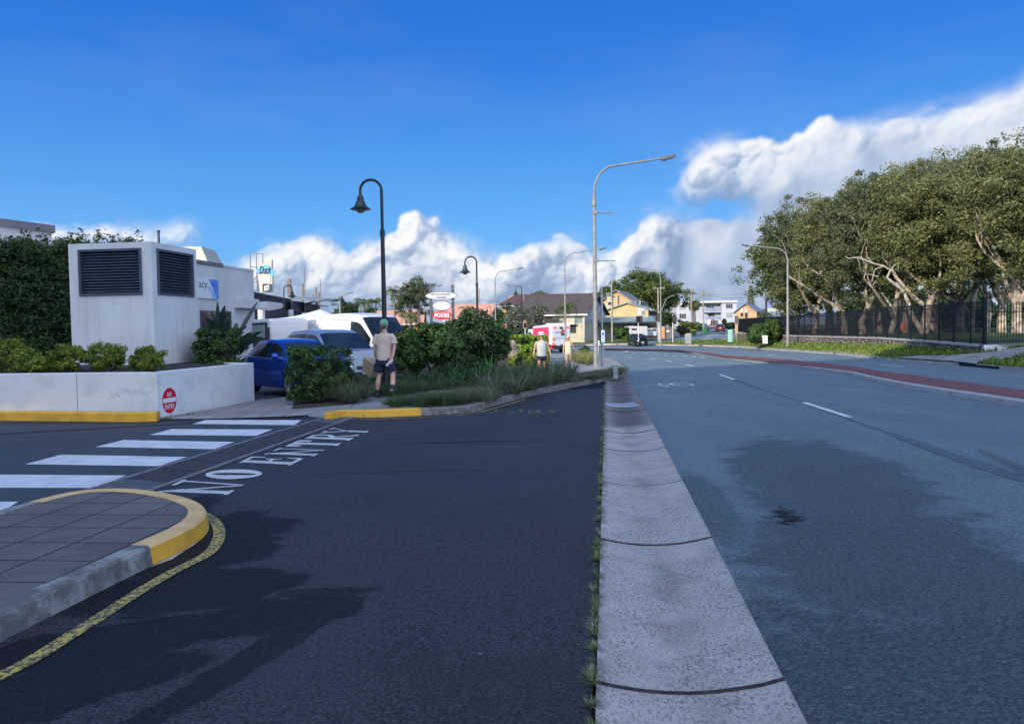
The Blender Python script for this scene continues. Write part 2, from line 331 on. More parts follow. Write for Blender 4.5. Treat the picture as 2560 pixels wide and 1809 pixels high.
def pavers(name,c1,c2,joint,sx,sy,jw,rot=0.,off=(0,0),rough=.75,bump=.6,stag=0.,moss=.3):
    m=bpy.data.materials.new(name); m.use_nodes=True; t=NT(m.node_tree); b=t.n['Principled BSDF']; geo=t.new('ShaderNodeNewGeometry'); V=geo.outputs['Position']
    x,y,z=t.sep(V); ca,sa=math.cos(rot),math.sin(rot)
    u=t.m('ADD',t.m('DIVIDE',t.m('ADD',t.m('MULTIPLY',x,ca),t.m('MULTIPLY',y,sa)),sx),off[0]); v=t.m('ADD',t.m('DIVIDE',t.m('SUBTRACT',t.m('MULTIPLY',y,ca),t.m('MULTIPLY',x,sa)),sy),off[1])
    if stag: u=t.m('ADD',u,t.m('MULTIPLY',t.m('FLOOR',v),stag))
    du=t.m('MULTIPLY',t.m('SUBTRACT',.5,t.m('ABSOLUTE',t.m('SUBTRACT',t.m('FRACT',u),.5))),sx); dv=t.m('MULTIPLY',t.m('SUBTRACT',.5,t.m('ABSOLUTE',t.m('SUBTRACT',t.m('FRACT',v),.5))),sy)
    wob=t.m('MULTIPLY',t.m('SUBTRACT',t.noise(V,20,3),.5),jw*.8); dj=t.m('ADD',t.m('MINIMUM',du,dv),wob); j=t.ss(dj,jw*.35,jw)
    cb=t.new('ShaderNodeCombineXYZ'); t.put(cb.inputs[0],t.m('FLOOR',u)); t.put(cb.inputs[1],t.m('FLOOR',v)); wn=t.new('ShaderNodeTexWhiteNoise'); t.link(cb.outputs[0],wn.inputs[0])
    c=t.mix(t.ss(t.noise(V,2.2,6,.65),.3,.7),c1,c2); c=t.mix(t.m('MULTIPLY',wn.outputs[0],.35),c,tuple(q*.7 for q in c1)); c=t.mix(t.m('MULTIPLY',t.ss(t.noise(V,60,4,.7),.45,.7),moss),c,tuple(q*.55 for q in c1))
    c=t.mix(j,joint,c); t.link(c,b.inputs['Base Color']); b.inputs['Roughness'].default_value=rough
    bn=t.new('ShaderNodeBump'); bn.inputs['Strength'].default_value=bump; bn.inputs['Distance'].default_value=.01; t.put(bn.inputs['Height'],t.m('ADD',j,t.m('MULTIPLY',t.noise(V,120,4,.7),.35))); t.link(bn.outputs[0],b.inputs['Normal']); return m
def patchpaint(name,col,under,amount=.5,scale=14,rough=.6):
    """worn road paint: flakes show the surface under it"""
    m=bpy.data.materials.new(name); m.use_nodes=True; t=NT(m.node_tree); b=t.n['Principled BSDF']; geo=t.new('ShaderNodeNewGeometry'); V=geo.outputs['Position']
    n=t.noise(V,scale,8,.72); c=t.mix(t.ss(t.noise(V,4,4),.35,.7),col,tuple(q*.78 for q in col)); c=t.mix(t.ss(n,amount-.04,amount+.03),under,c); t.link(c,b.inputs['Base Color']); b.inputs['Roughness'].default_value=rough
    bn=t.new('ShaderNodeBump'); bn.inputs['Strength'].default_value=.5; bn.inputs['Distance'].default_value=.006; t.put(bn.inputs['Height'],t.noise(V,220,4,.7)); t.link(bn.outputs[0],b.inputs['Normal']); return m
def grassmat(name,c1,c2,c3):
    m=bpy.data.materials.new(name); m.use_nodes=True; t=NT(m.node_tree); b=t.n['Principled BSDF']; geo=t.new('ShaderNodeNewGeometry'); V=geo.outputs['Position']
    c=t.mix(t.ss(t.noise(V,.35,5,.6),.35,.65),c1,c2); c=t.mix(t.m('MULTIPLY',t.ss(t.noise(V,1.7,5,.65),.5,.7),.6),c,c3); c=t.mix(t.m('MULTIPLY',t.ss(t.noise(V,30,4,.7),.4,.65),.5),c,tuple(q*.5 for q in c1))
    t.link(c,b.inputs['Base Color']); b.inputs['Roughness'].default_value=.9
    bn=t.new('ShaderNodeBump'); bn.inputs['Strength'].default_value=1; bn.inputs['Distance'].default_value=.08; t.put(bn.inputs['Height'],t.noise(V,14,6,.7)); t.link(bn.outputs[0],b.inputs['Normal']); return m

def pe(px,py,rx,ry,rot,a): q=G(px,py); return (q.x,q.y,rx,ry,rot,a)
A_ROAD=asphalt('main_road_asphalt',(.17,.225,.25),(.105,.15,.175),(.24,.31,.34),
   patches=[(3.25,8.0,.95,3.3,-.20,.66),(2.1,2.9,1.7,1.5,0,.8),(2.5,4.9,1.0,1.5,-.1,.72),(3.9,3.4,1.5,1.3,.2,.75),(5.6,8.6,.10,1.4,-.3,.5),(1.75,6.9,.22,1.6,-.12,.5)],coarse=1.7,stain=.3,grain=1.3)
def pe(px,py,rx,ry,rot,a): q=G(px,py); return (q.x,q.y,rx,ry,rot,a)
A_APRON=asphalt('apron_asphalt',(.050,.053,.058),(.019,.020,.023),(.088,.092,.100),
   patches=[pe(545,1350,.55,1.0,.1,.95),pe(430,1300,.3,1.2,.1,.9),pe(470,1480,.75,.42,.35,.95),pe(330,1600,.9,.3,.45,.95),pe(700,1540,.55,.28,.4,.9),pe(120,1720,.7,.3,.5,.9),pe(640,1640,.12,.9,-.35,.8),pe(800,1480,.35,.10,.1,.8),pe(1330,965,4.5,2.4,.2,.95),pe(1200,1105,1.5,.12,0,.6),pe(1000,1180,1.0,.07,.1,.5)],coarse=1.15,stain=.5,grain=1.0)
A_LOT=asphalt('crossing_asphalt',(.06,.07,.082),(.04,.048,.056),(.08,.092,.105),patches=[(-8,15.2,5,.45,0,.6)],coarse=.7,stain=.25,grain=.35)
M_GRASS=grassmat('lawn_grass',(.075,.13,.02),(.115,.17,.03),(.15,.17,.05)); M_PARK=grassmat('park_grass',(.045,.085,.02),(.07,.11,.025),(.11,.10,.05)); M_SOIL=mat('garden_soil',(.035,.026,.02),(.075,.058,.042),rough=.95,scale=9,bump=.9,vec='World')
M_CONC=mat('pale_concrete',(.36,.34,.31),(.47,.45,.42),rough=.8,scale=3,bump=.35,bscale=70,vec='World',detail=7)
M_KERB=mat('weathered_kerb_concrete',(.12,.125,.12),(.30,.31,.30),rough=.85,scale=5.5,bump=.6,bscale=60,vec='World',detail=8,lo=.4,hi=.62)
M_KERBD=mat('dirty_kerb_concrete',(.11,.105,.095),(.24,.23,.21),rough=.85,scale=7,bump=.6,bscale=60,vec='World',detail=8)
M_YELK=patchpaint('yellow_kerb_paint',(.80,.42,.035),(.16,.12,.07),.36,9)
M_YELTOP=patchpaint('faded_yellow_paint',(.80,.52,.22),(.62,.42,.2),.33,5)
M_YLINE=patchpaint('worn_yellow_line',(.60,.46,.09),(.04,.042,.046),.505,38)
M_WLINE=patchpaint('white_road_paint',(.72,.74,.76),(.10,.11,.12),.355,30)
M_WWORN=patchpaint('worn_white_paint',(.62,.64,.64),(.05,.05,.055),.41,26)
# the ground: one sheet out to the horizon
b=MB(); xs=[-3000,-800,-300,-120,-60,-30,0,30,60,120,300,800,3000]; ysg=[-400,-60,-20,0,20,40,60,85,100,112,124,140,158,185,210,250,300,600,1500,3000]
b.rows([[(x,y,gz(x,y)-.30) for x in xs] for y in ysg]); struct(b.build('ground',M_PARK))
g=lambda *p:[G(x,y) for x,y in p]
struct(sheet('road',[(-75,-18),(60,-18),(60,116.5),(-75,116.5)],A_ROAD,-.012))
struct(sheet('side_street',[(4,116.4),(33.5,116.4),(41,140),(50,166),(66,216),(50,216),(37,165),(30,141),(20,127),(4,125)],A_ROAD,.02))
# dished concrete channel between the apron and the carriageway
GL=lambda y:-.06+.1232*y; GR=lambda y:.74+.1273*y
mg=bpy.data.materials.new('gutter_concrete'); mg.use_nodes=True; t=NT(mg.node_tree); bb=t.n['Principled BSDF']; V=t.new('ShaderNodeNewGeometry').outputs['Position']; x,y,z=t.sep(V)
cx=t.m('SUBTRACT',x,t.m('ADD',.36,t.m('MULTIPLY',y,.1252))); grime=t.ss(t.m('ABSOLUTE',t.m('ADD',cx,t.m('MULTIPLY',t.m('SUBTRACT',t.noise(V,2.2,5,.6),.5),.55))),.22,.0)
c=t.mix(t.ss(t.noise(V,2.5,7,.7),.35,.7),(.50,.465,.435),(.38,.35,.325)); c=t.mix(t.m('MULTIPLY',t.m('MULTIPLY',grime,t.ss(t.noise(V,1.1,4,.6),.40,.62,.12,1.)),.55),c,(.19,.17,.15))
pit=t.ss(t.noise(t.vadd(V,(1,.6,1),'MULTIPLY'),70,4,.8),.50,.58); c=t.mix(t.m('MULTIPLY',pit,t.ss(t.noise(V,3.5,3),.25,.7,.30,.95)),c,(.12,.11,.105))
edge=t.ss(t.m('ABSOLUTE',cx),.36,.44); c=t.mix(t.m('MULTIPLY',edge,t.ss(t.noise(V,9,5),.35,.6)),c,(.11,.10,.085))
wet=t.ss(t.m('ADD',y,t.m('MULTIPLY',t.noise(V,1.5,4),1.6)),13.4,14.6); c=t.mix(t.m('MULTIPLY',wet,t.ss(t.m('ABSOLUTE',cx),.5,.1,.45,.9)),c,(.085,.075,.075))
t.link(c,bb.inputs['Base Color']); bb.inputs['Roughness'].default_value=.8; bn=t.new('ShaderNodeBump'); bn.inputs['Strength'].default_value=.7; bn.inputs['Distance'].default_value=.006; t.put(bn.inputs['Height'],t.noise(V,150,6,.75)); t.link(bn.outputs[0],bb.inputs['Normal'])
M_JOINT=mat('joint_dirt',(.02,.018,.015),(.05,.045,.035),rough=.95,scale=30)
b=MB(); joints=[-2.2,-.6,.75,1.9]+[G(1485,yy).y for yy in (1715,1352,1208,1123,1078,1045)]; joints+=[joints[-1]+1.55*i for i in range(1,13)]; joints=[-6]+sorted(joints)
prof=[(i/8,-.055*(1-(2*i/8-1)**2)) for i in range(9)]; gap=.011
for i in range(len(joints)-1):
    y0=joints[i]+gap; y1=joints[i+1]-gap
    if y1<=y0: continue
    n=3; rws=[]
    for q in range(n+1):
        yy=y0+(y1-y0)*q/n; lift=.004*math.sin(i*2.3); rws.append([(GL(yy)+(GR(yy)-GL(yy))*u,yy,gz(0,yy)+h+.018+lift) for u,h in prof])
    b.rows(rws)
    for row in (rws[0],rws[-1]): b.strip(row,[(p[0],p[1],p[2]-.05) for p in row])
    b.strip([r[0] for r in rws],[(r[0][0],r[0][1],r[0][2]-.06) for r in rws]); b.strip([r[-1] for r in rws],[(r[-1][0],r[-1][1],r[-1][2]-.06) for r in rws])
struct(b.build('gutter',mg,smooth=True,ang=30))
b=MB(); rg=random.Random(5)
for yj in joints[1:]:
    wj=rg.uniform(.010,.017) if yj<20 else .02; A_=[];B_=[]
    for u,h in prof: x_=GL(yj)+(GR(yj)-GL(yj))*u; e_=rg.uniform(-.004,.004); A_.append((x_,yj-wj+e_,gz(0,yj)+h+.0215)); B_.append((x_,yj+wj+e_,gz(0,yj)+h+.0215))
    b.strip(A_,B_)
struct(b.build('gutter_joint',M_JOINT))
# the carriageway itself stays below the dish: cut its sheet out of the channel with a dirt bed
b=MB(); rws=[[(GL(yy)+(GR(yy)-GL(yy))*u,yy,gz(0,yy)+h+.002) for u,h in prof] for yy in joints[:1]+[y for y in range(-5,38,3)]]; b.rows(rws); struct(b.build('gutter_bed',M_JOINT))
bpy.data.objects['road'].data.transform(Matrix.Translation((0,0,-.055)))
# raise the two running surfaces each side of the channel back to grade
nearR=[(GR(-18)+0,-18),(60,-18),(60,116.3)]+[G(1493,897)[:2],G(1534,900)[:2],G(1555,911)[:2],(GR(34)+.0,34.2)]+[(GR(yy)+.012*math.sin(yy*5),yy) for yy in np.arange(33.5,-5,-.5)]
o=sheet('carriageway',[(p[0],p[1]) for p in nearR],A_ROAD,.0); struct(o)
kerbline=[(790,1046),(853,1044),(950,1043),(1053,1039),(1143,1034),(1190,1029),(1300,997),(1381,979),(1460,963),(1512,954),(1546,944)]
KL=[G(*p) for p in kerbline]
apron=[(GL(yy)-.012-.01*math.sin(yy*7),yy) for yy in np.arange(-6,27,.5)]+[(p.x,p.y) for p in reversed(KL)]+[(-40,17.5),(-40,-6)]
struct(sheet('driveway_apron',apron,A_APRON,.004))
drL=[(1925,85),(560,505),(200,616)]; drR=[(2040,98),(868,527),(560,640)]
c8=lambda p:(p[0]/2.296,1000+p[1]/2.296)
dl=[G(*c8(p)) for p in drL]; dr=[G(*c8(p)) for p in drR]
dirL=(dl[0]-dl[1]).normalized(); 
lot=[(dl[0].x,dl[0].y),(dl[1].x,dl[1].y),(dl[1].x-dirL.x*9,dl[1].y-dirL.y*9),(-40,-2),(-40,60),(-14,60),(-3.6,31),(G(740,985).x,G(740,985).y),(G(640,1002).x,G(640,1002).y),(G(830,1040).x,G(830,1040).y)]
struct(sheet('car_park',lot,A_LOT,.010))
# trench drain
b=MB(); a0,a1=dl[0],dl[1]-dirL*1.5; b0,b1=dr[0],dr[1]-dirL*1.5; up=Vector((0,0,.016)); n=14
for i in range(n):
    f0=i/n+.0012; f1=(i+1)/n-.0012; q=[a0.lerp(a1,f0)+up,a0.lerp(a1,f1)+up,b0.lerp(b1,f1)+up,b0.lerp(b1,f0)+up]; b.prism(q,(0,0,-.05),k=1 if i in(0,1,n-1,n-2,n-3) else 0)
M_DRAIN=mat('dark_drain_plate',(.028,.026,.03),(.05,.045,.045),rough=.75,scale=12,bump=.4,vec='World'); M_DRAIN2=mat('grey_drain_concrete',(.06,.07,.08),(.10,.11,.12),rough=.8,scale=8,vec='World')
struct(b.build('trench_drain',[M_DRAIN,M_DRAIN2]))
b=MB()
for (p,q) in ((a0,a1),(b0,b1)): b.bar(p+Vector((0,0,.017)),q+Vector((0,0,.017)),.03,.02)
struct(b.build('drain_edge',mat('drain_edge_steel',(.17,.16,.16),(.3,.3,.32),rough=.5,scale=20)))
# ---- painted markings (structure: they are the road's own surface)
def flat(b,pts,dz,k=None): b.add([(p[0],p[1],gz(p[0],p[1])+dz) for p in pts],[tuple(range(len(pts)))],k)
b=MB()
for st in ([(1105,140),(1180,117),(1730,118),(1690,147)],[(858,203),(985,170),(1563,172),(1470,209)],[(548,273),(708,233),(1348,244),(1232,286)],[(145,373),(350,318),(1075,331),(915,384)],[(-260,508),(-60,432),(725,438),(545,510)],[(-760,700),(-560,585),(105,590),(-80,704)]):
    flat(b,[G(*c8(p)) for p in st],.014)
struct(b.build('zebra_crossing',M_WLINE))
# NO ENTRY in stretched serif capitals, reading away from the camera
LET={'N':[[(0,0),(.28,0),(.28,.05),(.19,.08),(.19,.75),(.12,1),(0,1),(0,.95),(.08,.92),(.08,.08),(0,.05)],[(.12,1),(0,1),(.78,-.02),(.90,-.02)],[(.62,1),(.98,1),(.98,.95),(.90,.92),(.90,-.02),(.80,.1),(.80,.92),(.62,.95)]],
'E':[[(0,0),(.26,0),(.26,1),(0,1),(0,.95),(.08,.92),(.08,.08),(0,.05)],[(.26,0),(.85,0),(.85,.3),(.76,.3),(.68,.08),(.26,.08)],[(.26,.92),(.66,.92),(.74,.72),(.83,.72),(.83,1),(.26,1)],[(.26,.47),(.48,.47),(.52,.36),(.6,.36),(.6,.66),(.52,.66),(.48,.55),(.26,.55)]],
'T':[[(.3,0),(.7,0),(.7,.05),(.6,.08),(.6,.92),(.4,.92),(.4,.08),(.3,.05)],[(0,.92),(1,.92),(1,1),(0,1)],[(0,.7),(.08,.7),(.14,.92),(0,.92)],[(1,.7),(.92,.7),(.86,.92),(1,.92)]],
'R':[[(0,0),(.36,0),(.36,.05),(.27,.08),(.27,1),(0,1),(0,.95),(.08,.92),(.08,.08),(0,.05)],[(.27,1),(.6,1),(.8,.9),(.85,.75),(.8,.6),(.6,.48),(.27,.48),(.27,.55),(.5,.55),(.62,.65),(.64,.77),(.6,.88),(.5,.93),(.27,.93)],[(.42,.48),(.6,.48),(.85,.08),(1,.05),(1,0),(.72,0)]],
'Y':[[(.32,0),(.7,0),(.7,.05),(.6,.08),(.6,.45),(.42,.45),(.42,.08),(.32,.05)],[(.42,.45),(.6,.45),(.22,.95),(.32,.96),(.32,1),(0,1),(0,.96),(.06,.94)],[(.55,.45),(.62,.5),(.9,.94),(1,.96),(1,1),(.7,1),(.7,.96),(.8,.93),(.52,.52)]],
'O':None}
b=MB()   # measured corners of each letter: base near, base far, top far, top near
QL=[('N',(572.7,1237),(607.6,1213.4),(455,1202.5),(396,1231)),('O',(640,1200),(668,1176),(530,1174),(498,1199)),('E',(729.5,1163.3),(762,1146),(631.5,1141.5),(599,1157)),('N',(788,1140.5),(809,1126),(697,1122),(662,1136)),('T',(838,1118.5),(858,1106.5),(746,1102.5),(714,1116.5)),('R',(875,1101.5),(897,1089),(788,1086),(764,1097)),('Y',(912,1085),(926,1077),(832,1071),(803,1083))]
for ch,*q in QL:
    q=[G(*p) for p in q]; P=lambda u,v:(q[0]*(1-u)+q[1]*u)*(1-v)+(q[3]*(1-u)+q[2]*u)*v
    if ch=='O':
        n=20; ot=[P(.5+.5*math.cos(2*PI*i/n),.5+.5*math.sin(2*PI*i/n)) for i in range(n+1)]; inn=[P(.5+.12*math.cos(2*PI*i/n),.5+.40*math.sin(2*PI*i/n)) for i in range(n+1)]
        for i in range(n): flat(b,[ot[i],ot[i+1],inn[i+1],inn[i]],.012)
    else:
        for n_,pl in enumerate(LET[ch]): cu_=(min(p[0] for p in pl)+max(p[0] for p in pl))/2; flat(b,[P(p[0]+math.copysign(.085,p[0]-cu_),p[1]) for p in pl],.012+.0006*n_)
struct(b.build('no_entry_lettering',M_WWORN))
# lane dashes
def line(b,p,q,wd,dz=.006,n=1):
    p=Vector(p); q=Vector(q); d=(q-p); d.z=0; nn=Vector((-d.y,d.x,0)).normalized()*wd/2
    for i in range(n):
        a=p.lerp(q,i/n); c=p.lerp(q,(i+1)/n); flat(b,[a+nn,c+nn,c-nn,a-nn],dz)
c6=lambda p:(1450+p[0]/4.175,850+p[1]/4.175); c7=lambda p:(1800+p[0]/3.02,600+p[1]/3.02)
b=MB()
for p,q in ((( 1455,358),(1610,412)),((1100,255),(1180,272)),((898,212),(950,222)),((720,190),(780,200)),((465,170),(540,175)),((1390,98),(1465,102)),((1675,122),(1740,129)),((1955,154),(2050,161))): line(b,G(*c6(p)),G(*c6(q)),.13)
line(b,G(2010,1006),G(2125,1043),.13)
for p,q in (((1210,940),(1400,958)),((360,865),(425,871)),((150,843),(205,848))): line(b,G(*c7(p)),G(*c7(q)),.13)
for x_,y_ in ((560,135),(685,140),(795,148),(895,154),(990,162),(1090,169),(1190,175),(1285,179)): line(b,G(*c6((x_-18,y_-2))),G(*c6((x_+18,y_+2))),.22)
line(b,G(*c6((480,119))),G(*c6((545,116))),.5); flat(b,[G(*c6(p)) for p in ((450,120),(495,113),(500,127))],.006)
line(b,G(1491,877),G(1528,878),.15)
# side street markings beyond the junction
for x0,y0,x1,y1 in ((1753,848,1782,845),(1765,841,1803,836),(1805,848,1815,846),(1810,837,1826,838)): line(b,G(x0,y0),G(x1,y1),.5,dz=.03)
struct(b.build('lane_marking',M_WLINE))
# bicycle symbol
b=MB(); c0=G(1668,962)
def ring(b,c,rx,ry,wd,a0=0,a1=2*PI,n=22):
    for i in range(n):
        t0=a0+(a1-a0)*i/n; t1=a0+(a1-a0)*(i+1)/n; f=lambda t,k:(c.x+(rx+k)*math.cos(t),c.y+(ry+k)*math.sin(t)); flat(b,[f(t0,wd/2),f(t1,wd/2),f(t1,-wd/2),f(t0,-wd/2)],.006)
wh1=G(1704,961); wh2=G(1640,966)
ring(b,wh1,.32,.75,.09); ring(b,wh2,.3,.72,.09,-.2*PI,.75*PI)
fr=[G(1700,961),G(1681,958),G(1678,962),G(1704,964)]
for i in range(3): line(b,fr[i],fr[i+1],.09,.007)
line(b,fr[1],G(1648,961),.09,.0075); line(b,fr[2],G(1655,966),.09,.0072); line(b,G(1646,958),G(1652,963),.09,.008)
struct(b.build('bicycle_marking',M_WWORN))
# tar seam running across the lanes
b=MB(); sm=[(1836,949),(1900,972),(2000,1003),(2120,1047),(2230,1085),(2330,1122),(2450,1163),(2620,1215)]
mt=mat('tar_seam',(.035,.05,.06),(.10,.135,.155),rough=.6,scale=25,vec='World',lo=.3,hi=.6)
sg=[Vector(G(*p)) for p in sm]; pl_=[]; rg=random.Random(4)
for a_,c_ in zip(sg[:-1],sg[1:]):
    n=max(2,int((c_-a_).length/.12)); pl_+=[a_.lerp(c_,i/n) for i in range(n)]
A_=[];B_=[]
for i,p in enumerate(pl_):
    d_=(pl_[min(i+1,len(pl_)-1)]-pl_[max(0,i-1)]).normalized(); nn=Vector((-d_.y,d_.x,0)); wide=.03+.055*max(0,math.sin(i*.045+1.2))+(.03 if p.y<11 else 0); A_.append((*(p+nn*(wide+rg.uniform(-.02,.02))).xy,gz(0,p.y)+.004)); B_.append((*(p-nn*(wide+rg.uniform(-.02,.02))).xy,gz(0,p.y)+.004))
b.strip(A_,B_)
struct(b.build('tar_seam',mt))
# pothole-like broken patch
b=MB(); random.seed(3)
for i in range(60):
    u=random.gauss(0,.38); v=random.gauss(0,.3); p=G(1968+u*52,1292+v*30+u*14); a=random.gauss(.1,.5); d=Vector((math.cos(a),math.sin(a),0))*random.uniform(.012,.07); line(b,p-d,p+d,random.uniform(.006,.022),.004+i*.00006)
struct(b.build('road_crack',mat('crack_dark',(.008,.008,.01),rough=.9)))
# ---- kerbs
def offset(pts,d):
    out=[]
    for i,p in enumerate(pts):
        a=pts[max(0,i-1)]; c=pts[min(len(pts)-1,i+1)]; t_=Vector((c[0]-a[0],c[1]-a[1],0)).normalized(); out.append(Vector((p[0]-t_.y*d,p[1]+t_.x*d,0)))
    return out
def kerb(name,pts,h,wd,mats,batter=.02,side=1,base=0.,seg=None,inner=.0):
    P_=[Vector((p[0],p[1],0)) for p in pts]; t1=offset(P_,side*batter); t1b=offset(P_,side*(batter+.015)); t2=offset(P_,side*wd); Z=lambda q,dz:Vector((q.x,q.y,gz(q.x,q.y)+base+dz)); b=MB()
    b.k=0; b.strip([Z(p,-.03) for p in P_],[Z(p,h-.02) for p in t1]); b.k=1 if len(mats)>1 else 0
    b.strip([Z(p,h-.02) for p in t1],[Z(p,h) for p in t1b]); b.strip([Z(p,h) for p in t1b],[Z(p,h-inner) for p in t2]); b.strip([Z(p,h-inner) for p in t2],[Z(p,-.03) for p in t2])
    for e_ in (0,-1): b.quad(Z(P_[e_],-.03),Z(t1[e_],h-.02),Z(t1b[e_],h),Z(t2[e_],h-inner),Z(t2[e_],-.03))
    return struct(b.build(name,mats,smooth=True,ang=35))
def dense(pts,st=.35):
    out=[]
    for a,c in zip(pts[:-1],pts[1:]):
        n=max(1,int((Vector(c[:2])-Vector(a[:2])).length/st)); out+=[Vector(a[:2]).lerp(Vector(c[:2]),i/n) for i in range(n)]
    return out+[Vector(pts[-1][:2])]
def smoothp(pts,it=2):
    pts=[Vector(p[:2]) for p in pts]
    for _ in range(it):
        q=[pts[0]]
        for a,c in zip(pts[:-1],pts[1:]): q+=[a.lerp(c,.25),a.lerp(c,.75)]
        pts=q+[pts[-1]]
    return pts
isl=[(-2.72,-3),(-2.62,3.92),(-2.47,5.19),(-2.40,5.62),(-2.42,6.05),(-2.60,6.5),(-2.98,6.92),(-3.5,7.28),(-3.95,7.38),(-4.25,7.15),(-4.35,6.5),(-4.45,3),(-4.6,-3)]
ip=isl[:2]+[tuple(p) for p in smoothp(isl[1:-2],2)][1:]+isl[-2:]
ye=[i for i,p in enumerate(ip) if p[1]>5.17]; i0,i1=ye[0],ye[-1]
# split where the yellow paint starts
kerb('kerb',ip[:i0+1],.14,.15,[M_KERB]); kerb('kerb',ip[i0:i1-2],.142,.16,[M_YELK,M_YELTOP]); kerb('kerb',ip[i1-3:],.14,.15,[M_KERB])
inn=offset([Vector((p[0],p[1],0)) for p in ip],.13); M_SLAB=pavers('island_slab',(.105,.095,.088),(.17,.155,.14),(.012,.012,.012),.425,.43,.012,rot=R(-5),off=(.28,.31),moss=.4)
struct(sheet('traffic_island',[(p.x,p.y) for p in inn],M_SLAB,.135))
# concrete skirt chips at its foot
b=MB(); flat(b,[G(372,1421),G(482,1366),G(500,1352),G(470,1370),G(430,1400)],.008); struct(b.build('kerb_skirt',M_CONC))
b=MB(); yl=[c8(p) for p in ((1075,628),(1130,640),(1190,668),(1240,705),(1262,760),(1250,820),(1215,870),(1150,915),(1060,955),(940,1020),(780,1115),(600,1235),(400,1360),(200,1490),(0,1590),(-200,1690))]
ypts=smoothp([G(*p) for p in yl],1); 
for w0_,w1_ in ((.046,-.044),):
    o1=offset([Vector((p[0],p[1],0)) for p in ypts],w0_); o2=offset([Vector((p[0],p[1],0)) for p in ypts],w1_); b.strip([(p.x,p.y,gz(p.x,p.y)+.010) for p in o1],[(p.x,p.y,gz(p.x,p.y)+.010) for p in o2])

yk=[G(*p) for p in ((840,1047),(950,1047),(1053,1043),(1143,1038),(1190,1031),(1250,1015),(1305,999))]
o1=offset(yk,-.03); o2=offset(yk,-.11); b.strip([(p.x,p.y,gz(p.x,p.y)+.010) for p in o1],[(p.x,p.y,gz(p.x,p.y)+.010) for p in o2])
struct(b.build('yellow_line',M_YLINE))
# footpath, its kerb and planting beds on the near side
_a=G(775,1046); _b=G(722,985); _d=(_b-_a).normalized(); RAMP.extend([_a,Vector((_d.y,-_d.x,0))])
K1=[G(*p) for p in ((832,1049),(853,1044),(950,1043),(1053,1039))]; K2=[G(*p) for p in ((1053,1039),(1143,1034),(1190,1029),(1245,1012),(1300,997),(1381,979),(1460,963),(1512,954),(1548,943),(1569,930),(1560,917),(1545,905),(1520,898),(1480,894),(1400,890),(1345,889))]
kerb('kerb',[(K1[0].x,K1[0].y)]+[(p.x,p.y) for p in K1[1:]],.15,.17,[M_YELK,M_YELK]); kerb('kerb',smoothp(K2,1),.145,.16,[M_KERBD])
M_PATH=pavers('footpath_slabs',(.25,.25,.25),(.33,.325,.31),(.09,.085,.075),1.5,1.5,.02,rot=.12,moss=.2); M_PAV=pavers('sidewalk_pavers',(.26,.235,.215),(.33,.30,.28),(.08,.075,.07),.6,.3,.012,rot=.1,moss=.25)
KI=offset(smoothp(K2,1),.14)
fp=[Vector((p.x,p.y,0)) for p in offset(K1,.15)]+[Vector((p.x,p.y,0)) for p in KI[1:]]+[G(1300,893),G(1130,925),G(900,955),G(800,975),G(733,990),G(724,1012),G(770,1041)]
struct(sheet('footpath',[(p[0],p[1]) for p in fp],M_PATH,.13,ramp=True))
pv=[G(395,1050),G(637,1003),G(700,995),G(800,985),G(960,1000),G(860,1042),G(835,1036),G(700,1041)]
struct(sheet('sidewalk',[(p.x,p.y) for p in pv],M_PAV,.022))
M_BRD=pavers('sidewalk_border',(.30,.29,.28),(.36,.35,.33),(.05,.05,.045),.45,.9,.02,rot=.04)
bd=[G(395,1050),G(400,1043),G(640,1037),G(835,1028),G(850,1036),G(700,1044),G(520,1050)]
struct(sheet('sidewalk_border',[(p.x,p.y) for p in bd],M_BRD,.028))
bed1=[(p.x,p.y) for p in offset(smoothp(K2,1),.17)[:22]]; 
ko=offset(smoothp(K2,1),.165); b1=[p for p in ko if p.y<33.5 and project((p.x,p.y,gz(0,p.y)+.15))[0]<1545][1:]+[G(*p,.15) for p in ((1490,925),(1400,938),(1300,947),(1212,962),(1120,985),(1030,1003))]
struct(sheet('planting_bed',[(p.x,p.y) for p in b1],M_SOIL,.15))
b2=[G(*p,.15) for p in ((730,1008),(880,1003),(905,992),(1000,982),(1110,970),(1215,955),(1260,942),(1345,927),(1350,905),(1320,893),(1200,900),(1000,925),(900,940),(800,958),(735,985))]
struct(sheet('planting_bed',[(p.x,p.y) for p in b2],M_SOIL,.145,ramp=True))
b3=[G(*p,.15) for p in ((1437,905),(1445,898),(1480,896),(1483,908),(1470,912))]
struct(sheet('planting_bed',[(p.x,p.y) for p in b3],M_SOIL,.15))
# ---- median with red paving and pale edging
far=[(2640,992),(2560,975),(2480,960),(2296/6.378+2200,850+795/6.378)]
mtop=[(2640,990)]+[(2200+p[0]/6.378,850+p[1]/6.378) for p in ((2296,795),(1700,715),(1100,635),(500,550),(0,492))]+[c7(p) for p in ((1000,953),(700,920),(400,890),(0,866))]+[c6(p) for p in ((1500,150),(1200,117),(1050,99),(800,93),(500,88),(250,86))]
mbot=[(2640,1033)]+[(2200+p[0]/6.378,850+p[1]/6.378) for p in ((2296,1075),(1700,975),(1100,880),(500,775),(0,683))]+[c7(p) for p in ((1000,1022),(700,980),(400,938),(0,893))]+[c6(p) for p in ((1500,184),(1200,142),(1050,116),(800,106),(500,99),(250,94))]
mmid=[(2640,1013)]+[(2200+p[0]/6.378,850+p[1]/6.378) for p in ((2296,940),(1700,850),(1100,770),(500,680),(0,592))]+[c7(p) for p in ((1000,990),(700,955),(400,920),(0,880))]+[c6(p) for p in ((1500,168),(1200,128),(1050,108),(800,99),(500,94),(250,91))]
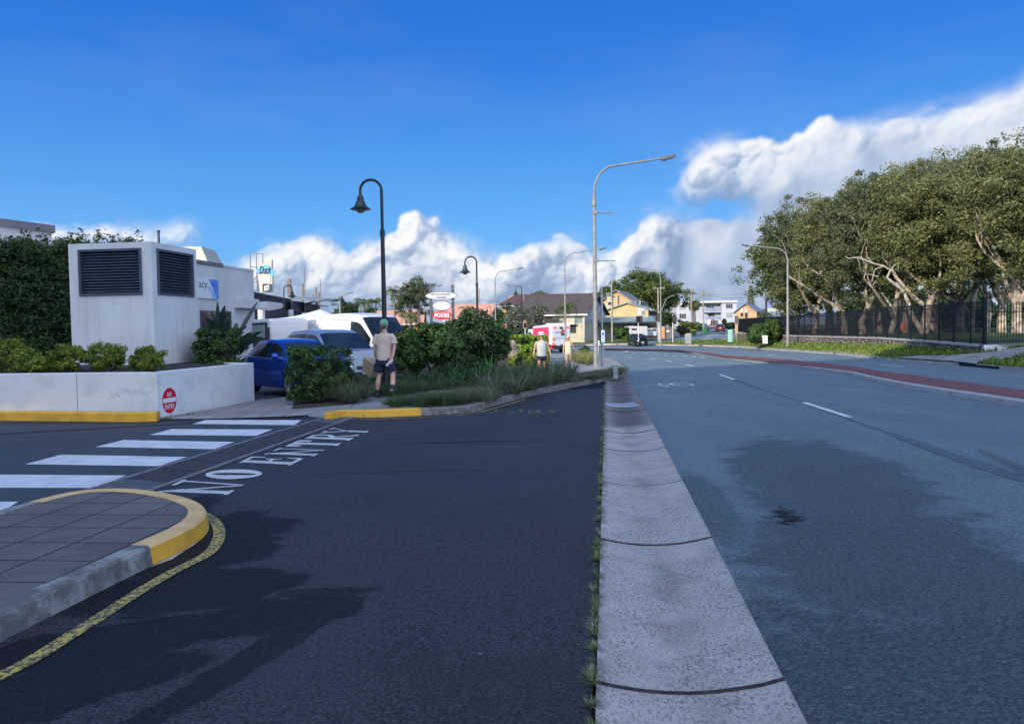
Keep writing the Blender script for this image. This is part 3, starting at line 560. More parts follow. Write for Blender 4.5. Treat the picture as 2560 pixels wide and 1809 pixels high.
T_=[G(*p,.13) for p in mtop]; Bt=[G(*p) for p in mbot]; Md=[G(*p,.13) for p in mmid]
M_RED=pavers('median_red_paving',(.17,.058,.054),(.22,.085,.075),(.10,.04,.035),.24,.12,.006,stag=.5,rough=.8,moss=.4)
M_EDGE=pavers('median_edging',(.34,.35,.35),(.43,.43,.42),(.12,.12,.12),2.4,50,.02,rot=.62,off=(0,.5),moss=.15)
Bk=offset(Bt,-.03 if False else .0); Bu=[Vector((b_.x,b_.y,gz(b_.x,b_.y)+.10)).lerp(Vector((m_.x,m_.y,gz(m_.x,m_.y)+.13)),.12) for b_,m_ in zip(Bt,Md)]
b=MB(); b.strip(Bt,Bu); b.strip(Bu,Md); struct(b.build('median_kerb',M_EDGE,smooth=True,ang=30))
b=MB(); b.strip([p+Vector((0,0,.006)) for p in Md],T_); b.k=1; Tk=offset(T_,0); b.strip(T_,[Vector((p.x+.02,p.y+.15,p.z-.16)) for p in T_]); struct(b.build('median_paving',[M_RED,M_EDGE]))
# ---- far verge, park edge
kr=[(2760,948),(2640,936),(2560,928),(2480,921),(2396,913),(2300,906),(2214,900),(2081,885),(1932,875),(1860,868.5),(1800,866),(1740,864),(1690,863.5),(1655,862.5),(1630,861)]
KR=[G(*p) for p in kr]
FEN=[(2790,38.2,905),(2560,37.2,868),(2455,37.5,862),(2330,45,852),(2200,55,843),(2075,69,840),(1950,88,837),(1845,119,831)]   # px, depth, py of the foot of the fence
def fenz(px):
    xs_=[f[0] for f in FEN][::-1]; return float(np.interp(px,xs_,[f[1] for f in FEN][::-1])), float(np.interp(px,xs_,[f[2] for f in FEN][::-1]))
wallfoot=[(2790,920),(2560,864),(2500,878),(2455,882),(2330,869),(2200,861),(2075,857),(1950,853),(1845,845)]
def back(px):
    if px>=1845: d,_=fenz(px); yy=float(np.interp(px,[q[0] for q in wallfoot][::-1],[q[1] for q in wallfoot][::-1])); return AT(px,yy,d-.25)
    yy=float(np.interp(px,[1620,1680,1760,1845],[859,852,850,846])); d=float(np.interp(px,[1620,1700,1845],[117.5,121,119])); return AT(px,yy,d)
def verge(px,t_):
    k=G(px,float(np.interp(px,[q[0] for q in kr][::-1],[q[1] for q in kr][::-1]))); 
    a=Vector((k.x,k.y,k.z+.12)); 
    d=back(px); return a.lerp(d,t_)
vx=list(np.linspace(2760,1850,34))+list(np.linspace(1840,1632,12))
NJ=10; b=MB(); b.rows([[verge(px,j/NJ)+Vector((0,0,.04*math.sin(px*.05+j)*(0<j<NJ))) for j in range(NJ+1)] for px in vx]); struct(b.build('verge',M_GRASS,smooth=True,ang=80))
kerb('kerb',[(p.x,p.y) for p in reversed([verge(px,0) for px in vx])],.125,.30,[M_CONC],side=-1 if False else 1,batter=.05) if False else None
b=MB(); kk=[Vector(verge(px,0)) for px in vx]; 
b.strip([p+Vector((0,0,-.16)) for p in kk],[p+Vector((.02,.06,.012)) for p in kk]); b.strip([p+Vector((.02,.06,.012)) for p in kk],[p+Vector((.1,.34,.016)) for p in kk]); struct(b.build('kerb',mat('bleached_kerb',(.33,.31,.27),(.48,.46,.42),rough=.85,scale=1.5,vec='World')))
def vy(px,y_):   # the verge point that shows at a given photo height
    lo,hi=0.,1.
    for _ in range(24):
        m_=(lo+hi)/2
        if project(verge(px,m_))[1]>y_: lo=m_
        else: hi=m_
    return lo
lowE=[(2215,900),(2250,902),(2300,907),(2400,913),(2441,910),(2460,904),(2521,899),(2560,886),(2700,858)]; upE=[(2215,898),(2250,895),(2288,892),(2372,891),(2474,883),(2560,870),(2700,850)]
b=MB(); A=[];Bq=[]
for px in np.linspace(2216,2700,40):
    l_=float(np.interp(px,[q[0] for q in lowE],[q[1] for q in lowE])); u_=float(np.interp(px,[q[0] for q in upE],[q[1] for q in upE]))
    row=[verge(px,a_)+Vector((0,0,.07)) for a_ in np.linspace(vy(px,l_),vy(px,u_),5)]; A.append(row)
b.rows(A); struct(b.build('path',mat('park_path_concrete',(.19,.185,.17),(.30,.29,.27),rough=.85,scale=1.3,vec='World')))
# pedestrian edge strip on verge near the junction (bare concrete path behind the kerb)
b=MB(); A=[[verge(px,a_)+Vector((0,0,.03)) for a_ in (.01,.12)] for px in np.linspace(2200,1640,30)]; b.rows(A); struct(b.build('path',mat('dusty_path',(.28,.25,.2),(.4,.37,.32),rough=.9,scale=1.3,vec='World')))
# park lawn behind the fence
fpts=[]
for px in list(np.linspace(2790,1845,16)): d,yy=fenz(px); fpts.append(AT(px,yy,d))
b=MB(); rr=[]
for p in fpts:
    row=[]
    for q in (0,2,6,14,30,60,120): row.append(Vector((p.x+q*.85,p.y+q*.45,max(.42,p.z)+(.0 if q<3 else .15*math.sin(q)))))
    rr.append(row)
b.rows(rr); struct(b.build('park_lawn',M_PARK,smooth=True,ang=80))
# far lawn in front of the houses, and the strip of paving beside the side street
lw=[(-70,116.3),(16.2,116.3),(18.5,117.5),(17.5,124),(14,150),(-70,150)]
b=MB(); rws=[]
for yy in (116.3,118,121,125,135,150,190): rws.append([Vector((x_,yy+(1.5 if x_>14 and yy<118 else 0),max(gz(0,yy),np.interp(yy,[116,121,135,190],[-.88,-.62,-.05,1.2]))+.06)) for x_ in (-90,-50,-20,0,8,13,17.0,18.2+.12*(yy-116))])
b.rows(rws); struct(b.build('house_lawn',M_GRASS))
b=MB(); kk=[Vector((x_,116.2,gz(0,116.2)+.0)) for x_ in np.linspace(-60,17.5,30)]; b.strip(kk,[p+Vector((0,.05,.2)) for p in kk]); b.strip([p+Vector((0,.05,.2)) for p in kk],[p+Vector((0,.5,.22)) for p in kk]); struct(b.build('kerb',bpy.data.materials['bleached_kerb']))
dv=[(19.5,122.5),(31,141),(37,160),(33,162),(24,150),(17,128)]
o=struct(sheet('driveway',dv,M_PATH,.2))
# ================================================================ vegetation makers
def fast(name,V,Fc,m,parent=None,smooth=False):
    me=bpy.data.meshes.new(name); n=len(V); k=Fc.shape[1]; me.vertices.add(n); me.vertices.foreach_set('co',np.asarray(V,np.float32).ravel()); me.loops.add(Fc.size); me.loops.foreach_set('vertex_index',Fc.astype(np.int32).ravel())
    me.polygons.add(len(Fc)); me.polygons.foreach_set('loop_start',np.arange(0,Fc.size,k,dtype=np.int32)); me.update(calc_edges=True); me.validate() if False else None
    if smooth: me.shade_smooth()
    me.materials.append(m); o=bpy.data.objects.new(name,me); COL.objects.link(o)
    if parent: o.parent=parent
    return o
def leaves(P,N,size,rng,el=1.8,jit=.7,curl=.25):
    """folded diamond leaves: P points, N outward directions -> vertices, faces"""
    n=len(P); d=N+rng.normal(0,jit,(n,3)); d/=np.linalg.norm(d,axis=1)[:,None]+1e-9; u=np.cross(d,rng.normal(0,1,(n,3))); u/=np.linalg.norm(u,axis=1)[:,None]+1e-9; s=(size*rng.uniform(.6,1.35,n))[:,None]
    t=u*s*el*.5; wv=np.cross(d,u)*s*.5; V=np.stack([P-t,P+wv*.9+d*s*curl*.5,P+t+d*s*curl*-.6,P-wv*.9+d*s*curl*.5],1).reshape(-1,3)
    return V,np.arange(n*4).reshape(n,4)
def clumps(C,Rr,n,rng,flat=.75,shell=.5):
    """n leaf points about each clump centre; returns points and outward directions"""
    k=len(C); D=rng.normal(0,1,(k*n,3)); D/=np.linalg.norm(D,axis=1)[:,None]; r=rng.uniform(shell,1,(k*n,1))**.8*np.repeat(np.broadcast_to(Rr,(k,)),n)[:,None]; D2=D*np.array([1,1,flat]); return np.repeat(C,n,0)+D2*r, D*np.array([1,1,1.])+np.array([0,0,.35])
def leafmat(name,c1,c2,tr=.25,isl=.45,rough=.55,scale=1.5,world=False):
    return mat(name,c1,c2,rough=rough,scale=scale,island=isl,trans=tr,vec='World' if world else 'Object',spec=.35,detail=2)
LM_DARK=leafmat('hedge_leaf',(.020,.050,.016),(.040,.085,.022)); LM_MID=leafmat('shrub_leaf',(.035,.085,.018),(.065,.13,.028)); LM_YEL=leafmat('yellow_green_leaf',(.11,.19,.022),(.235,.285,.035),tr=.3)
LM_LIME=leafmat('lime_leaf',(.17,.30,.03),(.30,.42,.05),tr=.35); LM_GUM=leafmat('paperbark_leaf',(.11,.135,.050),(.180,.195,.078),tr=.22,isl=.28,scale=.35,world=True); LM_GUM2=leafmat('dark_paperbark_leaf',(.07,.095,.048),(.125,.145,.07),tr=.2,isl=.4,scale=.35,world=True)
LM_FIG=leafmat('fig_leaf',(.05,.085,.022),(.10,.14,.034),tr=.2,scale=.3,world=True); LM_GRS=leafmat('tuft_blade',(.055,.10,.035),(.11,.165,.06),tr=.3,isl=.5); LM_GRY=leafmat('grey_tuft_blade',(.11,.14,.075),(.2,.22,.12),tr=.3,isl=.5); LM_DRY=leafmat('straw_grass_blade',(.30,.27,.10),(.24,.28,.08),tr=.3,isl=.4)
LM_PALM=leafmat('palm_leaf',(.06,.10,.025),(.12,.16,.05),tr=.25); LM_STRAP=leafmat('strap_leaf',(.035,.10,.02),(.07,.16,.03),tr=.25)
M_BARK=mat('paperbark',(.17,.135,.105),(.47,.41,.335),rough=.9,scale=2.6,bump=.9,bscale=9,vec='Object',detail=6,lo=.38,hi=.6); M_BROWN=mat('brown_bark',(.09,.07,.055),(.20,.17,.14),rough=.9,scale=5,bump=.8); M_DEAD=mat('bleached_branch',(.30,.27,.22),(.44,.41,.35),rough=.8,scale=4)
def bush(name,label,cat,loc,r,n=30,per=60,leaf=.05,m=None,group=None,seed=1,lump=.32,stem=True,el=1.7,box=None,rz=0):
    rng=np.random.default_rng(seed); rx,ry,rz_=r
    t=thing(name,label,cat,loc,rz,group)
    if box:   # clipped hedge block
        a=rng.uniform(-1,1,(n,3)); f=rng.integers(0,3,n); a[np.arange(n),f]=np.sign(a[np.arange(n),f]); a[:,2]=np.abs(a[:,2])*2-1 if False else a[:,2]; a[::3]*=rng.uniform(.2,.85,(len(a[::3]),1)); C=a*np.array([rx,ry,rz_])*.92; C[:,2]+=rz_
        V,D=clumps(C,min(rx,ry,rz_)*lump,per,rng,1,.2)
    else:
        D0=rng.normal(0,1,(n,3)); D0/=np.linalg.norm(D0,axis=1)[:,None]; D0[:,2]=np.where(D0[:,2]<-.93,-D0[:,2],D0[:,2]); rad=rng.uniform(.55,.92,(n,1))*(1+.14*np.sin(D0[:,:1]*5+seed)*np.cos(D0[:,1:2]*4)); C=D0*rad*np.array([rx,ry,rz_]); C[:,2]+=rz_*.95
        V,D=clumps(C,min(rx,rz_)*lump*rng.uniform(.7,1.3,n),per,rng,.85,.3)
    V[:,2]=np.where(V[:,2]<.03,.03+rng.random(len(V))*.25*rz_,V[:,2])
    LV,LF=leaves(V,D+ (V-np.array([0,0,rz_]))/np.array([rx,ry,rz_])*.8,leaf,rng,el); fast('foliage',LV,LF,m,t)
    if box: b=MB(); b.box((0,0,rz_*.95),(rx*1.35,ry*1.1,rz_*1.35)); b.build('dark_core',mat('hedge_interior',(.008,.014,.006),(.02,.03,.012),rough=1,scale=6),t,bevel=.1)  # near-black filler box stands in for the shaded depth of the foliage
    if stem:
        b=MB()
        for i in range(5):
            a=i*1.3+seed; b.tube([(0.05*math.cos(a),.05*math.sin(a),-.1),(rx*.3*math.cos(a),ry*.3*math.sin(a),rz_*.7),(rx*.55*math.cos(a),ry*.55*math.sin(a),rz_*1.25)],[.02+rz_*.02,.015+rz_*.01,.006],5)
        b.build('stem',M_BROWN,t)
    return t
def blades(n,L,wd,rng,spread=.9,droop=1.,base=.06,seg=4):
    a=rng.uniform(0,2*PI,n); tilt=rng.uniform(.08,spread,n); l=L*rng.uniform(.6,1.1,n); dr=droop*rng.uniform(.5,1.4,n); bp=np.stack([np.cos(a)*base*rng.uniform(0,1,n),np.sin(a)*base*rng.uniform(0,1,n),np.zeros(n)],1)
    out=np.stack([np.cos(a),np.sin(a),np.zeros(n)],1); side=np.stack([-np.sin(a),np.cos(a),np.zeros(n)],1); rowsL=[]; p=bp.copy(); ang=tilt.copy(); k=seg
    for i in range(k+1):
        w_=wd*(1-(i/k)**1.5)*.5+.0006; rowsL.append(np.stack([p-side*w_,p+side*w_],1)); ang=ang+dr*.32*(i+1)/k*1.2; d=out*np.sin(ang)[:,None]+np.array([0,0,1.])*np.cos(ang)[:,None]; p=p+d*(l/k)[:,None]
    V=np.stack(rowsL,1).reshape(-1,3); V[:,2]=np.maximum(V[:,2],.004); m=(k+1)*2; Fb=np.array([[2*i,2*i+1,2*i+3,2*i+2] for i in range(k)]); Fc=(np.arange(n)[:,None,None]*m+Fb[None]).reshape(-1,4); return V,Fc
def tuftmesh(seed,n,L,wd,m,**k):
    rng=np.random.default_rng(seed); V,Fc=blades(n,L,wd,rng,**k); o=fast('grass_blades',V,Fc,m); return o
TUFT={}
def tuft(kind,label,cat,loc,sc=1.,rz=0,group=None,name='grass_tuft'):
    spec={'lom':(170,.95,.011,LM_GRS,dict(spread=.85,droop=1.15,base=.12)),'lomg':(170,.8,.010,LM_GRY,dict(spread=.95,droop=1.2,base=.14)),'fine':(220,.42,.007,LM_GRS,dict(spread=.9,droop=.8,base=.25)),'fineg':(240,.38,.006,LM_GRY,dict(spread=.9,droop=.7,base=.3)),
      'dry':(260,.75,.009,LM_DRY,dict(spread=.95,droop=.8,base=.3)),'strap':(60,.95,.05,LM_STRAP,dict(spread=1.0,droop=.9,base=.12,seg=5)),'weed':(34,.13,.006,leafmat('weed_blade',(.13,.19,.06),(.22,.27,.11),tr=.3),dict(spread=1.2,droop=.6,base=.03)),'weedg':(34,.12,.007,leafmat('pale_weed_blade',(.26,.29,.16),(.36,.37,.22),tr=.3),dict(spread=1.2,droop=.5,base=.03))}[kind]
    key=(kind,int(rz*10)%3)
    if key not in TUFT:
        o=tuftmesh(hash(kind)%97+key[1]*7 if False else sum(map(ord,kind))+key[1]*7,spec[0],spec[1],spec[2],spec[3],**spec[4]); TUFT[key]=o.data; bpy.data.objects.remove(o)
    o=bpy.data.objects.new(name,TUFT[key]); COL.objects.link(o); o.location=loc; o.rotation_euler=(0,0,rz); o.scale=(sc,)*3; return tag(o,label,cat,group)
def frond(L,n,rng,droop=1.,lw=.03,ll=.5,updeg=50):
    """one feather frond along +x from the origin: returns verts, faces"""
    V=[];Fc=[]; ang=R(updeg); p=np.array([0.,0,0]); pts=[]; k=10
    for i in range(k+1):
        pts.append((p.copy(),ang)); p=p+np.array([math.cos(ang),0,math.sin(ang)])*L/k; ang-=droop*.22
    for j in range(n):
        f=(j+.5)/n; q=f*k; i=int(q); fr=q-i; P0=pts[i][0]*(1-fr)+pts[min(k,i+1)][0]*fr; an=pts[i][1]; l=ll*math.sin(PI*(.12+.85*f))**.7
        for s in (-1,1):
            d=np.array([math.cos(an)*.45,s*.8,-.35+.25*math.sin(an)]); d/=np.linalg.norm(d); d=d+rng.normal(0,.06,3); m_=P0+d*l*.55; e=P0+d*l+np.array([0,0,-.22*l]); w_=np.array([math.cos(an),0,math.sin(an)])*lw; o=len(V); V+=[P0-w_*.3,P0+w_*.5,m_+w_*.6,e,m_-w_*.6]; Fc.append([o,o+1,o+2,o+4]); Fc.append([o+4,o+2,o+3,o+3])
    for i in range(k):
        a,b_=pts[i][0],pts[i+1][0]; o=len(V); w_=np.array([0,.018*(1-i/k)+.004,0]); V+=[a-w_,a+w_,b_+w_,b_-w_]; Fc.append([o,o+1,o+2,o+3])
    return np.array(V),Fc
def palm(label,loc,h,L=2.2,nf=22,seed=1,droop=1.,group=None,m=None,skirt=0,updeg=55,name='palm_tree',ll=.5,tr=.13):
    rng=np.random.default_rng(seed); t=thing(name,label,'palm',loc,seed*1.1,group); b=MB(); lean=rng.uniform(-.25,.25)
    b.tube([(0,0,-.3),(lean*.3,0,h*.5),(lean,0,h)],[tr*1.4,tr,tr*.8],9); b.build('trunk',M_BROWN,t,smooth=True)
    AV=[];AF=[]; o=0
    for i in range(nf+skirt):
        V,Fc=frond(L*rng.uniform(.8,1.1),26,rng,droop*rng.uniform(.8,1.2),.035,ll,rng.uniform(5,85) if i<nf else rng.uniform(-60,-20)); a=i*2.4+rng.uniform(-.3,.3); ca,sa=math.cos(a),math.sin(a); V=V@np.array([[ca,sa,0],[-sa,ca,0],[0,0,1]])+np.array([lean,0,h]); AV.append(V); AF+=[[q+o for q in f] for f in Fc]; o+=len(V)
    me=bpy.data.meshes.new('fronds'); me.from_pydata(np.concatenate(AV).tolist(),[],[tuple(dict.fromkeys(f)) for f in AF]); me.materials.append(m or LM_PALM); ob=bpy.data.objects.new('fronds',me); COL.objects.link(ob); ob.parent=t; return t
def treeskel(rng,h,spread,trunk_r,forks=4,levels=3,lean=(0,0),low=.35,up=.75):
    """recursive limbs: returns tubes [(points, radii)] and tip points"""
    tubes=[];tips=[]
    def limb(p,d,L,r,lv):
        k=5; pts=[Vector(p)]; rad=[r]; q=Vector(p); d=Vector(d).normalized()
        for i in range(k):
            d=(d+Vector(rng.normal(0,.16,3))+Vector((0,0,.07 if lv else .02))).normalized(); q=q+d*L/k; pts.append(q.copy()); rad.append(r*(1-.55*(i+1)/k))
        tubes.append((pts,rad))
        if lv>=levels: tips.extend([tuple(pts[-1]),tuple(pts[-2]),tuple(pts[-3])]); return
        nf=forks if lv==0 else int(rng.integers(2,5))
        for j in range(nf):
            f=rng.uniform(.55,1) if j else 1; i=min(k,max(1,int(f*k))); a=rng.uniform(0,2*PI) if lv else j*2*PI/nf+rng.uniform(-.4,.4); s=Vector((math.cos(a),math.sin(a),0)); nd=(d*(.55 if lv else .3)+s*spread*rng.uniform(.7,1.2)+Vector((0,0,up*rng.uniform(.4,1.1))))
            limb(pts[i],nd,L*rng.uniform(.62,.85) if lv else h*rng.uniform(.32,.45),rad[i]*rng.uniform(.5,.72),lv+1)
    limb((0,0,-.3),(lean[0],lean[1],1),h*low,trunk_r,0); return tubes,np.array(tips)
def tree(name,label,loc,h,seed,m,bark,spread=.8,tr=.3,per=90,leaf=.12,cl=.9,group=None,forks=4,levels=3,low=.35,lean=(0,0),rz=0,up=.75,sq=1.,el=1.6,extra=0,sides=7,cat='tree',gap=0,width=None,fill=0,zlo=.36):
    rng=np.random.default_rng(seed); tb,tips=treeskel(rng,h,spread,tr,forks,levels,lean,low,up); t=thing(name,label,cat,loc,rz,group); b=MB()
    zt=np.percentile(tips[:,2],96); kz=(h*.93)/zt; kx=1.
    if width: kx=width/2/np.percentile(np.hypot(tips[:,0],tips[:,1]),92)
    sc=lambda p:(p[0]*kx,p[1]*kx,p[2]*kz if p[2]>0 else p[2])
    for pts,rad in tb: b.tube([sc(p) for p in pts],rad,sides if rad[0]>.06 else 4,cap=False)
    b.build('trunk',bark,t,smooth=True)
    C=tips*np.array([kx,kx,kz]); 
    if extra: C=np.concatenate([C,C[rng.integers(0,len(C),extra)]+rng.normal(0,cl*1.1,(extra,3))])
    C=C[C[:,2]>h*.22]; C=C[rng.random(len(C))>gap]
    if fill:
        w2=(width or 9)/2; e_=(np.hypot(C[:,0],C[:,1])/w2)**2+((C[:,2]-(1+zlo)/2*h)/((1-zlo)/2*h))**2; C=C[(e_<1.12)&(C[:,2]<h*.985)]
        q=rng.normal(0,1,(fill,3)); q/=np.linalg.norm(q,axis=1)[:,None]; rr=rng.random((fill,1))**.42; wd=(width or 9)/2; lum=1+.16*np.sin(q[:,:1]*6+seed)+.12*np.cos(q[:,1:2]*5-seed); q=q*rr*lum*np.array([wd,wd,(1-zlo)/2*h]); q[:,2]+=(1+zlo)/2*h-.2; C=np.concatenate([C,q])
    V,D=clumps(C,cl*rng.uniform(.55,1.25,len(C)),per,rng,.62*sq,.15); LV,LF=leaves(V,D,leaf,rng,el,jit=.8); fast('crown',LV,LF,m,t); return t
# ================================================================ near left: planter, vent tower, hedge
M_WALL=mat('white_render',(.55,.555,.55),(.62,.625,.62),rough=.85,scale=.8,bump=.25,bscale=60,vec='World'); M_WALL2=mat('white_render_stained',(.60,.605,.60),(.70,.705,.70),rough=.85,scale=2.5,bump=.3,bscale=50,vec='World',detail=7,lo=.3,hi=.55)
M_LOUV=mat('slate_blue_louvre',(.05,.068,.10),(.065,.088,.125),rough=.45,scale=3); M_BLACK=mat('black_void',(.006,.006,.008),rough=.9)
PC=G(395,1047); PE=G(637,1003); ZT=.77; PL=AT(-120,1047,16.2); PL=Vector((PL.x,16.15,0))
t=thing('planter','long white rendered planter wall with no entry sign, filled with dark mulch','planter',(PC.x,PC.y,gz(0,PC.y)))
def W2(b_,a,c,z0,z1,th,k=None,):
    a=Vector((a.x,a.y,0)); c=Vector((c.x,c.y,0)); d=(c-a).normalized(); n=Vector((-d.y,d.x,0))*th; b_.prism([(a.x,a.y,z0),(c.x,c.y,z0),(c.x+n.x,c.y+n.y,z0),(a.x+n.x,a.y+n.y,z0)],(0,0,z1-z0),k); return n
OF=Matrix.Translation(-Vector(t.location))
PQ=PE+Vector((-2.2,1.6,0)); 
dirR=(PE-PC); dirR.z=0; dirR.normalize()
for nm,a,c in (('front_wall',PL,PC),('side_wall',PC,PE),('return_wall',PE,PQ)):
    b=MB(); b.M=OF; 
    a2=a if nm!='side_wall' else a+dirR*0; W2(b,a2,c,-.45,ZT-(.0 if nm!='return_wall' else .003),.2)
    b.build(nm,M_WALL2,t,bevel=.018)
b=MB(); b.M=OF; x0=AT(206,1047,16).x; b.box((x0,PC.y+(x0-PC.x)/(PL.x-PC.x)*(PL.y-PC.y)+.008,.25),(.009,.02,1.0)); b.build('joint',M_JOINT,t)
b=MB(); b.M=OF; rg=random.Random(2)
for i in range(34):
    u=i/34; x_=AT(285+u*105,985,16).x; y_=PC.y+.0+(PL.y-PC.y)*((x_-PC.x)/(PL.x-PC.x))-.004; z_=.40-rg.random()*.12+.1*math.sin(u*3); l_=rg.uniform(.12,.34); b.bar((x_,y_,z_),(x_+l_*.45,y_,z_-l_*.8),.004,.006)
b.build('scuff_marks',mat('scuff_grey',(.36,.37,.37),(.5,.5,.5),rough=.9,scale=30),t)
b=MB(); b.M=OF; soil=[(PL.x,PL.y+.15,ZT-.09),(PC.x-.1,PC.y+.2,ZT-.09),(PE.x-.15,PE.y,ZT-.06),(PE.x-1.8,PE.y+1.5,ZT+.02),(-11,22.5,ZT+.1),(PL.x-2,22.5,ZT+.1)]; b.quad(*soil); b.build('mulch',mat('black_mulch',(.012,.010,.010),(.035,.03,.028),rough=.95,scale=14,bump=1,bscale=30,vec='World'),t)
# yellow kerb at its foot
yl=[G(-80,1053),G(0,1052),G(170,1054),G(335,1056),G(392,1054)]; kerb('kerb',[(p.x,p.y) for p in yl],.19,.3,[M_YELK],batter=.01)
# no entry sign fixed to the side wall
def onwall(px,z,off=.012):
    lo,hi=0.,6.
    for _ in range(30):
        m_=(lo+hi)/2
        if project(PC+dirR*m_+Vector((0,0,z)))[0]<px: lo=m_
        else: hi=m_
    n=Vector((dirR.y,-dirR.x,0)); return lo
s0,s1=onwall(402,.4),onwall(442,.4); nrm=Vector((dirR.y,-dirR.x,0)); M_SW=mat('sign_white',(.74,.76,.78),rough=.4); M_SR=mat('sign_red',(.58,.012,.03),rough=.4)
st=thing('no_entry_sign','small rectangular NO ENTRY sign with red disc on the white planter wall','sign',PC+dirR*s0,0)
z1=.66; z0=.02; P=lambda u,v,o:tuple(dirR*(s1-s0)*u+nrm*o+Vector((0,0,z0+(z1-z0)*v)))
b=MB(); b.prism([P(0,0,.003),P(1,0,.003),P(1,1,.003),P(0,1,.003)],tuple(nrm*.006)); b.build('plate',M_SW,st)
b=MB(); n=36; b.prism([P(.5+.45*math.cos(2*PI*i/n),.5+.42*math.sin(2*PI*i/n),.0095) for i in range(n)],tuple(nrm*.002)); b.build('disc',M_SR,st)
b=MB(); b.prism([P(.09,.44,.012),P(.91,.44,.012),P(.91,.585,.012),P(.09,.585,.012)],tuple(nrm*.002)); b.build('bar',M_SW,st)
def text_on(name,s,P,cu,cv,h,wd,m,parent,off,bold=.0,shear=0,sp=1.):
    """write s in the plane given by P(u,v,offset): centre, height and width in P's units"""
    vs,fs=textmesh(s,1.,bold=bold,shear=shear); xs=[v[0] for v in vs]; ys_=[v[1] for v in vs]; W_=max(xs)-min(xs); H_=max(ys_)-min(ys_); mx=(max(xs)+min(xs))/2; my=(max(ys_)+min(ys_))/2
    b=MB(); b.add([P(cu+(v[0]-mx)/W_*wd,cv+(v[1]-my)/H_*h,off) for v in vs],fs); return b.build(name,m,parent,fix=False)
text_on('lettering','NO',P,.5,.70,.15,.27,M_SW,st,.013,bold=.02); text_on('lettering','ENTRY',P,.5,.30,.16,.60,M_SW,st,.013,bold=.02)
# vent tower
c0=AT(377.6,603.5,19.6); cl=AT(170,609.5,19.9); cr=AT(490,626,21.6); top=c0.z; c0=Vector((c0.x,c0.y,0)); cl=Vector((cl.x,cl.y,0)); cr=Vector((cr.x,cr.y,0)); cb=cl+cr-c0
t=thing('vent_tower','white rendered vent tower with two dark louvre panels behind the planter','vent tower',(c0.x,c0.y,.55)); OFm=Matrix.Translation(-Vector((c0.x,c0.y,.55)))
zb=.5
def wallhole(b,a,c,z0,z1,u0,u1,v0,v1):   # wall panel with a rectangular opening (absolute heights v0..v1)
    q=lambda u,z:(a.x+(c.x-a.x)*u,a.y+(c.y-a.y)*u,z)
    for U0,U1,A,B_ in ((0,u0,z0,z1),(u1,1,z0,z1),(u0,u1,z0,v0),(u0,u1,v1,z1)): b.quad(q(U0,A),q(U1,A),q(U1,B_),q(U0,B_))
    d=(c-a).normalized(); n=Vector((-d.y,d.x,0)); 
    if n.dot(a-cb)>0: n=-n
    r=lambda u,z:tuple(Vector(q(u,z))+n*.12)
    for (ua,za,ub,zb_) in ((u0,v0,u1,v0),(u0,v1,u1,v1),(u0,v0,u0,v1),(u1,v0,u1,v1)): b.quad(q(ua,za),q(ub,zb_),r(ub,zb_),r(ua,za))
    return n
b=MB(); b.M=OFm; v1=top-.155; v0=top-1.33
n1=wallhole(b,cl,c0,zb,top,.125,.88,v0,v1); n2=wallhole(b,c0,cr,zb,top-.0,.10,.90,v0,v1)
b.quad((cr.x,cr.y,zb),(cb.x,cb.y,zb),(cb.x,cb.y,top),(cr.x,cr.y,top)); b.quad((cb.x,cb.y,zb),(cl.x,cl.y,zb),(cl.x,cl.y,top),(cb.x,cb.y,top)); b.quad((cl.x,cl.y,top),(c0.x,c0.y,top),(cr.x,cr.y,top),(cb.x,cb.y,top))
mm=bpy.data.materials.new('tower_render'); mm.use_nodes=True; tt=NT(mm.node_tree); bb=tt.n['Principled BSDF']; V=tt.new('ShaderNodeNewGeometry').outputs['Position']; x,y,z=tt.sep(V)
c=tt.mix(tt.ss(tt.noise(V,.9,4),.3,.7),(.62,.62,.61),(.71,.715,.71)); strk=tt.noise(tt.vadd(V,(9,9,.5),'MULTIPLY'),1,3,.6); c=tt.mix(tt.m('MULTIPLY',tt.ss(strk,.5,.7),.3),c,(.42,.41,.38))
low_dark=tt.m('MULTIPLY',tt.ss(tt.m('ADD',z,tt.m('MULTIPLY',tt.noise(V,2.5,6,.7),1.2)),2.05,1.2),tt.ss(y,20.3,21.4)); c=tt.mix(tt.m('MULTIPLY',low_dark,.75),c,(.10,.10,.10)); tt.link(c,bb.inputs['Base Color']); bb.inputs['Roughness'].default_value=.85  # darker grey towards the base, at the far end of the side face
b.build('tower_wall',mm,t)
for (a,c_,n_,u0,u1) in ((cl,c0,n1,.125,.88),(c0,cr,n2,.10,.90)):
    q=lambda u,z,o=0:Vector((a.x+(c_.x-a.x)*u,a.y+(c_.y-a.y)*u,z))+n_*o
    b=MB(); b.M=OFm; f=.05
    for (p1,p2) in ((q(u0,v0+.03,-.01),q(u1,v0+.03,-.01)),(q(u0,v1-.03,-.01),q(u1,v1-.03,-.01)),(q(u0+.012,v0,-.012),q(u0+.012,v1,-.012)),(q(u1-.012,v0,-.012),q(u1-.012,v1,-.012))): b.bar(p1,p2,.06,.06)
    lv=b.build('louvre',M_LOUV,t)
    b=MB(); b.M=OFm; ns=14; 
    for i in range(ns):
        z_=v0+.08+(v1-v0-.15)*(i+.5)/ns; A0,A1=q(u0+.02,z_+.028,.075),q(u1-.02,z_+.028,.075); B0,B1=q(u0+.02,z_-.022,.0),q(u1-.02,z_-.022,.0); b.prism([A0,A1,B1,B0],(0,0,-.006))
    b.build('slats',M_LOUV,lv)
    b=MB(); b.M=OFm; b.quad(q(u0,v0,.13),q(u1,v0,.13),q(u1,v1,.13),q(u0,v1,.13)); b.build('void',M_BLACK,lv)
